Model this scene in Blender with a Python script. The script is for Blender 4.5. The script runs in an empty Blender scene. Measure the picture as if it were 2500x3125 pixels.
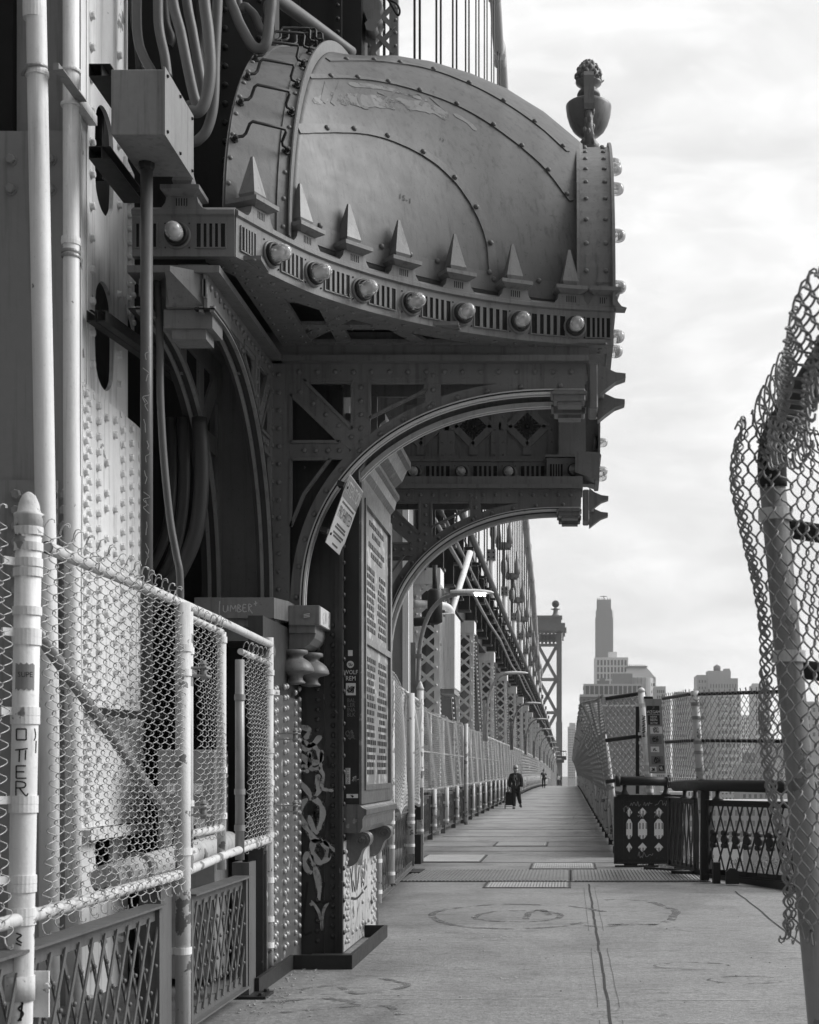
import bpy, math, random
import numpy as np
from mathutils import Vector, Matrix
random.seed(7); np.random.seed(7)
V = Vector; R = math.radians; PI = math.pi
sc = bpy.context.scene; COL = sc.collection
F, CX, CY, EH = 3100.0, 1200.0, 1621.0, 1.6      # focal length and vanishing point measured in the photograph, eye height in metres
def P(px, py, Y): return V(((px-CX)*Y/F, Y, EH-(py-CY)*Y/F))
def deckz(Y): return 0.0 if Y < 100 else -(Y-100)**2/17400.0
def lerp(a, b, t): return a+(b-a)*t
def cat(pts, n=8, closed=False):
    """smooth curve through points of any dimension"""
    pts = [np.array(p, float) for p in pts]; out = []; m = len(pts)
    for i in range(m if closed else m-1):
        if closed: p0, p1, p2, p3 = pts[i-1], pts[i], pts[(i+1) % m], pts[(i+2) % m]
        else:
            p1, p2 = pts[i], pts[i+1]
            p0 = pts[i-1] if i else 2*p1-p2
            p3 = pts[i+2] if i+2 < m else 2*p2-p1
        for k in range(n):
            t = k/n
            out.append(.5*((2*p1)+(-p0+p2)*t+(2*p0-5*p1+4*p2-p3)*t*t+(-p0+3*p1-3*p2+p3)*t**3))
    if not closed: out.append(pts[-1])
    return out
WL = {}                                            # world location of every object built
class Fr:
    """a frame: origin and three axes; call it with (a, b, d)"""
    def __init__(s, o, ea, eb, en=None):
        s.o = V(o); s.ea = V(ea); s.eb = V(eb); s.en = V(en) if en is not None else s.ea.cross(s.eb)
    def __call__(s, a, b, d=0.0): return s.o+s.ea*a+s.eb*b+s.en*d
WFR = Fr((0,0,0), (1,0,0), (0,1,0), (0,0,1))
_txt = {}
def text_geo(s):
    if s not in _txt:
        c = bpy.data.curves.new('lettering', 'FONT'); c.body = s; c.size = 1.0; c.align_x = 'CENTER'; c.align_y = 'CENTER'; c.resolution_u = 2
        o = bpy.data.objects.new('lettering', c); COL.objects.link(o)
        bpy.context.view_layer.update()
        me = bpy.data.meshes.new_from_object(o.evaluated_get(bpy.context.evaluated_depsgraph_get()))
        _txt[s] = ([tuple(v.co) for v in me.vertices], [tuple(p.vertices) for p in me.polygons])
        bpy.data.objects.remove(o); bpy.data.curves.remove(c); bpy.data.meshes.remove(me)
    return _txt[s]
class MB:
    def __init__(s): s.v = []; s.f = []; s.s = []
    def add(s, vs, fs, sm=False):
        n = len(s.v); s.v.extend([tuple(v) for v in vs])
        for f in fs: s.f.append(tuple(i+n for i in f)); s.s.append(sm)
        return s
    def box(s, a, b, fr=WFR, ch=0.0):
        x0, y0, z0 = a; x1, y1, z1 = b
        if ch:
            # chamfered box: every edge cut
            pts = []; c = ch
            q = []
            for x, sx in ((x0,1),(x1,-1)):
                for y, sy in ((y0,1),(y1,-1)):
                    for z, sz in ((z0,1),(z1,-1)):
                        q.append((x, y+sy*c, z+sz*c)); q.append((x+sx*c, y, z+sz*c)); q.append((x+sx*c, y+sy*c, z))
            def id(i,j,k,t): return (i*4+j*2+k)*3+t
            fs = []
            for i in (0,1): fs.append([id(i,0,0,0), id(i,0,1,0), id(i,1,1,0), id(i,1,0,0)])
            for j in (0,1): fs.append([id(0,j,0,1), id(0,j,1,1), id(1,j,1,1), id(1,j,0,1)])
            for k in (0,1): fs.append([id(0,0,k,2), id(0,1,k,2), id(1,1,k,2), id(1,0,k,2)])
            for j in (0,1):
                for k in (0,1): fs.append([id(0,j,k,1), id(1,j,k,1), id(1,j,k,2), id(0,j,k,2)])
            for i in (0,1):
                for k in (0,1): fs.append([id(i,0,k,0), id(i,1,k,0), id(i,1,k,2), id(i,0,k,2)])
            for i in (0,1):
                for j in (0,1): fs.append([id(i,j,0,0), id(i,j,1,0), id(i,j,1,1), id(i,j,0,1)])
            for i in (0,1):
                for j in (0,1):
                    for k in (0,1): fs.append([id(i,j,k,0), id(i,j,k,1), id(i,j,k,2)])
            return s.add([fr(*p) for p in q], fs)
        q = [(x0,y0,z0),(x1,y0,z0),(x1,y1,z0),(x0,y1,z0),(x0,y0,z1),(x1,y0,z1),(x1,y1,z1),(x0,y1,z1)]
        return s.add([fr(*p) for p in q], [(0,3,2,1),(4,5,6,7),(0,1,5,4),(1,2,6,5),(2,3,7,6),(3,0,4,7)])
    def hexa(s, q): return s.add(q, [(0,3,2,1),(4,5,6,7),(0,1,5,4),(1,2,6,5),(2,3,7,6),(3,0,4,7)])
    def bar(s, p, q, w, t, n):
        """straight bar from p to q, w wide, t thick along n"""
        p = V(p); q = V(q); n = V(n).normalized(); d = (q-p).normalized(); sd = d.cross(n).normalized()*w/2; n = n*t
        return s.hexa([p-sd, p+sd, q+sd, q-sd, p-sd+n, p+sd+n, q+sd+n, q-sd+n])
    def prism(s, poly, fr, d0, d1):
        n = len(poly); vs = [fr(a, b, d0) for a, b in poly]+[fr(a, b, d1) for a, b in poly]
        return s.add(vs, [tuple(range(n))[::-1], tuple(range(n, 2*n))]+[(i, (i+1) % n, n+(i+1) % n, n+i) for i in range(n)])
    def band(s, A, B, fr, d0, d1):
        """solid strip between two curves of equal length"""
        n = len(A); vs = []
        for a, b in zip(A, B): vs += [fr(a[0], a[1], d0), fr(b[0], b[1], d0), fr(b[0], b[1], d1), fr(a[0], a[1], d1)]
        fs = [(0,1,2,3), tuple(4*(n-1)+k for k in (3,2,1,0))]
        for i in range(n-1):
            for k in range(4): fs.append((4*i+k, 4*i+4+k, 4*i+4+(k+1) % 4, 4*i+(k+1) % 4))
        return s.add(vs, fs)
    def ribbon(s, pts, nrm, w, t, off=0.0):
        """rectangular section swept along pts, lying on normals nrm"""
        n = len(pts); pts = [V(p) for p in pts]; vs = []
        for i in range(n):
            d = (pts[min(i+1, n-1)]-pts[max(i-1, 0)])
            N = V(nrm[i] if isinstance(nrm, list) else nrm).normalized(); sd = d.cross(N)
            sd = sd.normalized()*(w[i] if isinstance(w, list) else w)/2
            b = pts[i]+N*off
            vs += [b-sd, b+sd, b+sd+N*t, b-sd+N*t]
        fs = [(0,1,2,3), tuple(4*(n-1)+k for k in (3,2,1,0))]
        for i in range(n-1):
            for k in range(4): fs.append((4*i+k, 4*i+4+k, 4*i+4+(k+1) % 4, 4*i+(k+1) % 4))
        return s.add(vs, fs)
    def tube(s, pts, r, sides=10, caps=True):
        pts = [V(p) for p in pts]; n = len(pts); vs = []; ref = None
        for i in range(n):
            d = (pts[min(i+1, n-1)]-pts[max(i-1, 0)]).normalized()
            if ref is None: ref = d.orthogonal().normalized()
            ref = (ref-d*ref.dot(d)).normalized(); b = d.cross(ref)
            rr = r[i] if isinstance(r, (list, tuple)) else r
            vs += [pts[i]+(ref*math.cos(2*PI*k/sides)+b*math.sin(2*PI*k/sides))*rr for k in range(sides)]
        s.add(vs, [(i*sides+k, i*sides+(k+1) % sides, (i+1)*sides+(k+1) % sides, (i+1)*sides+k) for i in range(n-1) for k in range(sides)], True)
        if caps:
            m = len(s.v)-len(vs); s.f.append(tuple(m+k for k in range(sides))[::-1]); s.s.append(False)
            s.f.append(tuple(m+(n-1)*sides+k for k in range(sides))); s.s.append(False)
        return s
    def lathe(s, prof, o, axis=(0,0,1), sides=20, smooth=True):
        """profile of (radius, height) turned round axis"""
        o = V(o); ax = V(axis).normalized(); u = ax.orthogonal().normalized(); w = ax.cross(u); vs = []; n = len(prof)
        for r, h in prof: vs += [o+ax*h+(u*math.cos(2*PI*k/sides)+w*math.sin(2*PI*k/sides))*max(r, 1e-4) for k in range(sides)]
        s.add(vs, [(i*sides+k, i*sides+(k+1) % sides, (i+1)*sides+(k+1) % sides, (i+1)*sides+k) for i in range(n-1) for k in range(sides)], smooth)
        m = len(s.v)-len(vs)
        s.f.append(tuple(m+k for k in range(sides))[::-1]); s.s.append(False)
        s.f.append(tuple(m+(n-1)*sides+k for k in range(sides))); s.s.append(False)
        return s
    def rivet(s, p, n, r=.02, h=.014):
        return s.lathe([(r, -.003), (r*.93, h*.45), (r*.62, h*.85), (r*.2, h)], p, n, 8)
    def hexbolt(s, p, n, r=.03, h=.03):
        s.lathe([(r*1.25, -.003), (r*1.25, h*.18)], p, n, 10, False)
        return s.lathe([(r, h*.18), (r, h*.85), (r*.8, h)], p, n, 6, False)
    def rivets(s, pts, n, r=.02, h=.014):
        for p in pts: s.rivet(p, n, r, h)
        return s
    def text(s, t, fr, size, off=.003, wide=1.0):
        vs, fs = text_geo(t)
        return s.add([fr(x*size*wide, y*size, off) for x, y, z in vs], fs)
    def stroke(s, pts, fr, w, off=.003, n=6, t=.001, vary=0.0):
        c = cat(pts, n); k = len(c)
        if vary: w = [w*(1-vary+vary*1.6*abs(math.sin(i*2.1/n+len(pts)))**.7)*(.45 if i in (0, k-1) else 1) for i in range(k)]
        return s.ribbon([fr(q[0], q[1], 0) for q in c], fr.en, w, t, off)
    def sphere(s, c, r, seg=12, rings=8, sc=(1,1,1)):
        c = V(c); vs = [c+V((r*sc[0]*math.sin(PI*i/rings)*math.cos(2*PI*k/seg), r*sc[1]*math.sin(PI*i/rings)*math.sin(2*PI*k/seg), r*sc[2]*math.cos(PI*i/rings))) for i in range(rings+1) for k in range(seg)]
        return s.add(vs, [(i*seg+k, (i+1)*seg+k, (i+1)*seg+(k+1) % seg, i*seg+(k+1) % seg) for i in range(rings) for k in range(seg)], True)
    def build(s, name, m, parent=None):
        me = bpy.data.meshes.new(name); o = bpy.data.objects.new(name, me); COL.objects.link(o)
        base = WL[parent] if parent else V((0,0,0))
        if not parent:
            n = len(s.v); base = V((sum(v[0] for v in s.v)/n, sum(v[1] for v in s.v)/n, min(v[2] for v in s.v)))
            o.location = base
        b = tuple(base)
        me.from_pydata([(x-b[0], y-b[1], z-b[2]) for x, y, z in s.v], [], s.f)
        me.polygons.foreach_set('use_smooth', s.s); me.materials.append(m); me.update()
        if parent: o.parent = parent
        WL[o] = base
        return o
def mesh_np(name, vs, quads, m, parent=None, smooth=True):
    me = bpy.data.meshes.new(name); o = bpy.data.objects.new(name, me); COL.objects.link(o)
    base = np.array(WL[parent]) if parent else np.array([vs[:,0].mean(), vs[:,1].mean(), vs[:,2].min()])
    vs = (vs-base).astype(np.float32); nq = len(quads)
    me.vertices.add(len(vs)); me.vertices.foreach_set('co', vs.ravel())
    me.loops.add(nq*4); me.loops.foreach_set('vertex_index', quads.ravel().astype(np.int32))
    me.polygons.add(nq); me.polygons.foreach_set('loop_start', np.arange(0, nq*4, 4, dtype=np.int32))
    me.polygons.foreach_set('use_smooth', np.full(nq, smooth)); me.materials.append(m)
    me.update(calc_edges=True); me.validate()
    if parent: o.parent = parent
    else: o.location = V(base)
    WL[o] = V(base)
    return o
def empty(name, loc):
    o = bpy.data.objects.new(name, None); o.empty_display_size = .2; COL.objects.link(o); o.location = V(loc); WL[o] = V(loc); return o
def tag(o, label=None, category=None, group=None, kind=None):
    if label: o['label'] = label
    if category: o['category'] = category
    if group: o['group'] = group
    if kind: o['kind'] = kind
    return o
def thing(name, loc, label, category, group=None): return tag(empty(name, loc), label, category, group)
def dup(o, off, label=None, parent=None, scale=None):
    """copy a thing with its parts and sub-parts"""
    c = o.copy(); COL.objects.link(c)
    if parent: c.parent = parent
    else:
        c.location = o.location+V(off); WL[c] = WL[o]+V(off)
        if label: c['label'] = label
    for ch in [k for k in o.children]: dup(ch, off, None, c)
    return c
def wires_np(U, Vv, D, fn, r, sides=4):
    """U,Vv,D: (wires, points) arrays in the sheet's own plane; fn maps them to world; returns verts and quads"""
    p = fn(U, Vv, D); nw, npt, _ = p.shape
    t = np.gradient(p, axis=1); t /= np.linalg.norm(t, axis=2, keepdims=True)+1e-9
    q = fn(U, Vv, D+.01)-p; q -= t*(q*t).sum(2, keepdims=True); q /= np.linalg.norm(q, axis=2, keepdims=True)+1e-9
    b = np.cross(t, q); vs = np.empty((nw, npt, sides, 3))
    for k in range(sides): vs[:,:,k,:] = p+(q*math.cos(2*PI*k/sides)+b*math.sin(2*PI*k/sides))*r
    idx = np.arange(nw*npt*sides).reshape(nw, npt, sides); nx = np.roll(idx, -1, axis=2)
    quads = np.stack([idx[:,:-1], nx[:,:-1], nx[:,1:], idx[:,1:]], -1).reshape(-1, 4)
    return vs.reshape(-1, 3), quads
def chainlink(name, fn, W, H, m, parent, w=.0355, r=.0021, depth=.007, sides=4, sub=2, wob=.0, hook=True, wv=None):
    wv = wv or w; nw = int(W/w); ns = int(H/wv); j = np.arange(ns*sub+1); ph = j/sub
    tri = np.abs((ph+1) % 2-1)                      # 0..1..0 along a wire
    k = np.arange(nw)[:,None]
    # corners are rounded a little, the wire being a flattened coil
    tri = .5-.5*np.cos(np.clip((tri-.5)*1.06+.5, 0, 1)*PI)*.35-(.5-tri)*.65 if sub > 1 else tri
    odd = (k % 2)*np.ones_like(tri)[None,:]; tri = np.where(odd > 0, 1-tri[None,:], tri[None,:])   # neighbouring wires hook each other's corners
    U = (k+tri+(tri-.5)*.16)*w; Vv = np.broadcast_to(ph*wv, U.shape).copy()
    D = depth*np.sin(ph*PI)[None,:]*np.where(odd > 0, -1, 1)
    if wob:
        rs = np.random.RandomState(3)
        U = U+wob*(np.sin(Vv*9+rs.rand(nw, 1)*2)+rs.randn(nw, 1)*.4); Vv = Vv+wob*rs.randn(nw, 1)
    vs, q = wires_np(U, Vv, D, fn, r, sides)
    if hook:                                        # twisted wire ends along both selvages
        m1 = MB(); rs = random.Random(5)
        for i in range(nw):
            for (v0, sg) in ((0, -1), (ns*wv, 1)):
                if rs.random() < .08: continue
                u0 = U[i, 0 if sg < 0 else -1]; l = .03+.02*rs.random(); e = rs.uniform(-.012, .012)
                hs = depth/.011; pp = [(u0, v0, 0), (u0+e*.4, v0+sg*l*.45, .002*hs), (u0+e, v0+sg*l*.85, .007*hs), (u0+e+.006, v0+sg*l*.98, .014*hs), (u0+e+.010, v0+sg*l*.88, .020*hs), (u0+e+.010, v0+sg*l*.62, .021*hs)]
                A = np.array(pp)[None]; a, b = wires_np(A[:,:,0], A[:,:,1], A[:,:,2], fn, r, 4)
                q = np.vstack([q, b+len(vs)]) if False else q
                m1.add([tuple(z) for z in a], [tuple(z) for z in b], True)
        if m1.v:
            q = np.vstack([q, np.array(m1.f)+len(vs)]); vs = np.vstack([vs, np.array(m1.v)])
    return mesh_np(name, vs, q, m, parent)
# ---------------------------------------------------------------- materials (the photograph is black and white: all greys)
def mat(name, v, rough=.6, var=.25, scale=3.0, bump=.0, bscale=60, metal=0.0, streak=.0, peel=None, speck=0.0, spec=.3, holes=None):
    m = bpy.data.materials.new(name); m.use_nodes = True; nt = m.node_tree; N = nt.nodes; L = nt.links
    b = N['Principled BSDF']; b.inputs['Roughness'].default_value = rough; b.inputs['Metallic'].default_value = metal; b.inputs['Specular IOR Level'].default_value = spec
    g = N.new('ShaderNodeNewGeometry')
    def noise(s, d=4, mp=None):
        n = N.new('ShaderNodeTexNoise'); n.inputs['Scale'].default_value = s; n.inputs['Detail'].default_value = d; n.inputs['Roughness'].default_value = .6
        if mp:
            k = N.new('ShaderNodeMapping'); k.inputs['Scale'].default_value = mp; L.new(g.outputs['Position'], k.inputs[0]); L.new(k.outputs[0], n.inputs['Vector'])
        else: L.new(g.outputs['Position'], n.inputs['Vector'])
        return n.outputs['Fac']
    def mth(op, a, c, d=None):
        n = N.new('ShaderNodeMath'); n.operation = op
        for i, x in enumerate((a, c, d)):
            if x is None: continue
            if isinstance(x, (int, float)): n.inputs[i].default_value = x
            else: L.new(x, n.inputs[i])
        return n.outputs[0]
    def ramp(x, a, c):
        n = N.new('ShaderNodeMapRange'); n.inputs[1].default_value = a; n.inputs[2].default_value = c; L.new(x, n.inputs[0]); return n.outputs[0]
    val = mth('MULTIPLY', mth('ADD', mth('MULTIPLY', mth('SUBTRACT', noise(scale, 6), .5), var*2), 1.0), v)
    val = mth('MULTIPLY', val, mth('ADD', mth('MULTIPLY', mth('SUBTRACT', noise(scale*9, 3), .5), var*.8), 1.0))
    if streak:
        s = ramp(noise(2.2, 5, (9, 9, .45)), .52, .72); val = mth('MULTIPLY', val, mth('SUBTRACT', 1.0, mth('MULTIPLY', s, streak)))
    if speck:
        s = ramp(noise(scale*22, 2), .66, .70); val = mth('MULTIPLY', val, mth('SUBTRACT', 1.0, mth('MULTIPLY', s, speck)))
    hgt = noise(bscale, 3) if bump else None
    if peel:
        pv, th = peel; k = ramp(noise(scale*2.3, 5), th, th+.015)
        mx = N.new('ShaderNodeMix'); mx.data_type = 'FLOAT'; L.new(k, mx.inputs[0]); L.new(val, mx.inputs[2])
        L.new(mth('MULTIPLY', mth('ADD', mth('MULTIPLY', mth('SUBTRACT', noise(scale*14, 4), .5), .9), 1.0), pv), mx.inputs[3]); val = mx.outputs[0]
        hgt = mth('SUBTRACT', hgt, mth('MULTIPLY', k, .6)) if hgt is not None else mth('MULTIPLY', k, -.6)
    cmb = N.new('ShaderNodeCombineColor'); 
    for i in range(3): L.new(val, cmb.inputs[i])
    L.new(cmb.outputs[0], b.inputs['Base Color'])
    if hgt is not None:
        bp = N.new('ShaderNodeBump'); bp.inputs['Strength'].default_value = bump or .4; bp.inputs['Distance'].default_value = .004; L.new(hgt, bp.inputs['Height']); L.new(bp.outputs[0], b.inputs['Normal'])
    if holes:                                      # worn paint: bare where the noise is low
        tp = N.new('ShaderNodeBsdfTransparent'); ms = N.new('ShaderNodeMixShader'); L.new(ramp(noise(holes[0], 6), holes[1], holes[1]+holes[2]), ms.inputs[0]); L.new(tp.outputs[0], ms.inputs[1]); L.new(b.outputs[0], ms.inputs[2]); L.new(ms.outputs[0], N['Material Output'].inputs['Surface'])
    L.new(mth('ADD', mth('MULTIPLY', mth('SUBTRACT', noise(scale*5, 3), .5), .25), rough), b.inputs['Roughness'])
    return m
M = dict(
    white=mat('white_pipe_paint', .70, .5, .14, 2.0, .35, 45, streak=.32, speck=.12, peel=(.22, .665)),
    whitep=mat('peeling_white_paint', .55, .55, .18, 3.0, .4, 50, streak=.35, speck=.2, peel=(.17, .595)),
    leg=mat('pale_tower_paint', .72, .55, .16, 1.6, .35, 25, streak=.45, speck=.12, peel=(.22, .67)),
    legf=mat('crackled_tower_paint', .25, .6, .16, 1.4, .35, 30, streak=.3),  # the leg's paint darkened, shade of its front faces put into the colour
    steel=mat('bridge_grey_paint', .17, .42, .28, 1.6, .35, 34, streak=.35, speck=.25),
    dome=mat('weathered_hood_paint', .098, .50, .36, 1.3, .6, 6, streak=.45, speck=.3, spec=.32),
    edge=mat('worn_flange_paint', .60, .5, .25, 3.0, .2, 40, streak=.2),  # paler than the brackets, so the flange edges look lit
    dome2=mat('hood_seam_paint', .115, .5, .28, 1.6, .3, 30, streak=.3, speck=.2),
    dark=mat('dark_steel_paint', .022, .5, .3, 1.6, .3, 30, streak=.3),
    pier=mat('dirty_pier_paint', .045, .38, .45, 1.5, .4, 22, streak=.45, peel=(.16, .64)),
    pierl=mat('scraped_pier_paint', .40, .42, .45, 2.2, .5, 24, streak=.5, peel=(.09, .60)),  # scraped, and painted paler still for the side turned to the light
    black=mat('black_iron', .022, .5, .3, 3.0, .2, 40),
    void=mat('soot_black', .012, .9, .2, 1.0),  # black for hollows and slots, in place of their shade
    rubber=mat('grey_cable_jacket', .12, .5, .15, 3.0, .15, 60),
    rubberd=mat('dark_cable_jacket', .025, .5, .2, 3.0, .15, 60),
    conduit=mat('dark_conduit_paint', .09, .4, .3, 2.0, .25, 40, streak=.3, peel=(.3, .72)),
    galv=mat('galvanised_sheet', .27, .42, .28, 2.6, .12, 60, metal=.25, streak=.35),
    wire=mat('galvanised_wire', .34, .45, .25, 8, metal=.45),
    wired=mat('dull_wire', .27, .55, .3, 8, metal=.3),  # darker wire whose tone stands in for the right side's shade
    deck=None,
    plate=mat('checker_plate', .20, .45, .3, 2.0, .2, 40, metal=.3),
    bronze=mat('bronze_tablet', .15, .33, .5, 3.5, .3, 40, metal=.5, streak=.5, peel=(.26, .62)),
    rivetl=mat('shiny_rivets', .30, .25, .4, 9, .3, 40, spec=.7), pierl2=mat('scraped_return_paint', .10, .35, .5, 2.4, .5, 24, streak=.5, peel=(.3, .62)),  # glossy rivets; base colour raised too, to carry their highlights
    bronze3=mat('worn_bronze', .20, .36, .5, 2.5, .3, 40, metal=.2, streak=.6, peel=(.40, .56)), bronze4=mat('dark_raised_letters', .04, .4, .4, 9, metal=.2),
    ink=mat('black_ink', .02, .6, .2, 5), chalk=mat('pale_spray_paint', .42, .6, .45, 9), chalkd=mat('faded_spray_paint', .22, .6, .4, 9),
    paper=mat('sticker_paper', .62, .5, .15, 6), signw=mat('sign_white', .55, .4, .06, 3), signg=mat('sign_grey', .15, .4, .1, 3), lett=mat('sign_lettering', .10, .5, .1, 3),
)
# ---------------------------------------------------------------- camera, sky, sun
cam = bpy.data.cameras.new('camera'); co = bpy.data.objects.new('camera', cam); COL.objects.link(co); sc.camera = co
cam.sensor_fit = 'VERTICAL'; cam.sensor_height = 24.0; cam.sensor_width = 19.2; cam.lens = F/2156*24
cam.shift_x = -(CX-862.5)/2156; cam.shift_y = (CY-1078)/2156; cam.clip_start = .1; cam.clip_end = 12000
co.location = (0, 0, EH); co.rotation_euler = (PI/2, 0, 0)
cam.dof.use_dof = True; cam.dof.focus_distance = 14.0; cam.dof.aperture_fstop = 5.6
SUN_EL, SUN_AZ = R(38), R(76)                     # azimuth measured from +Y towards +X
w = bpy.data.worlds.new('World'); sc.world = w; w.use_nodes = True; nt = w.node_tree; N = nt.nodes; L = nt.links
bg = N['Background']; bg.inputs['Strength'].default_value = .12
sky = N.new('ShaderNodeTexSky'); sky.sky_type = 'NISHITA'; sky.sun_disc = False; sky.sun_elevation = SUN_EL; sky.sun_rotation = SUN_AZ; sky.air_density = 1.0; sky.dust_density = 3.0
bw = N.new('ShaderNodeRGBToBW'); L.new(sky.outputs[0], bw.inputs[0])
tc = N.new('ShaderNodeTexCoord')
def wm(op, *a):
    n = N.new('ShaderNodeMath'); n.operation = op
    for i, x in enumerate(a):
        if isinstance(x, (int, float)): n.inputs[i].default_value = x
        else: L.new(x, n.inputs[i])
    return n.outputs[0]
def wn(scale, detail, mp, rough=.55):
    k = N.new('ShaderNodeMapping'); k.inputs['Scale'].default_value = mp; L.new(tc.outputs['Generated'], k.inputs[0])
    n = N.new('ShaderNodeTexNoise'); n.inputs['Scale'].default_value = scale; n.inputs['Detail'].default_value = detail; n.inputs['Roughness'].default_value = rough; n.inputs['Distortion'].default_value = .6
    L.new(k.outputs[0], n.inputs['Vector']); return n.outputs['Fac']
def wr(x, a, b, c, d):
    n = N.new('ShaderNodeMapRange'); n.interpolation_type = 'SMOOTHSTEP'
    for i, q in enumerate((a, b, c, d)): n.inputs[i+1].default_value = q
    L.new(x, n.inputs[0]); return n.outputs[0]
cloud = wr(wn(5.5, 7, (1, 1, 2.6)), .33, .70, -.85, .40)
fine = wr(wn(16, 5, (1, 1, 3.0)), .40, .72, -.34, .26)
sep = N.new('ShaderNodeSeparateXYZ'); L.new(tc.outputs['Generated'], sep.inputs[0])
# overcast brighter ahead and right; dimmed behind in place of the unbuilt bridge
dot = wm('ADD', wm('ADD', wm('MULTIPLY', sep.outputs[0], .62), wm('MULTIPLY', sep.outputs[1], .60)), wm('MULTIPLY', sep.outputs[2], .38))
thin = wr(dot, -.42, .68, .13, 1.0)  # sky brightness factor, lowest behind where the bridge would block it
val = wm('MULTIPLY', wm('ADD', wm('ADD', wm('ADD', 5.75, cloud), fine), wm('MULTIPLY', wm('MINIMUM', bw.outputs[0], 6.0), .04)), thin)
cc = N.new('ShaderNodeCombineColor')
for i in range(3): L.new(val, cc.inputs[i])
L.new(cc.outputs[0], bg.inputs['Color'])
sl = bpy.data.lights.new('sun', 'SUN'); sl.energy = 2.6; sl.angle = R(34); so = bpy.data.objects.new('sun', sl); COL.objects.link(so)
sd = V((math.sin(SUN_AZ)*math.cos(SUN_EL), math.cos(SUN_AZ)*math.cos(SUN_EL), math.sin(SUN_EL)))
so.rotation_euler = sd.to_track_quat('Z', 'Y').to_euler(); so.location = (30, 30, 60)
sc.view_settings.view_transform = 'Standard'; sc.view_settings.look = 'None'; sc.view_settings.exposure = .58; sc.view_settings.gamma = 1
sc.cycles.max_bounces = 6; sc.cycles.use_denoising = True
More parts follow.
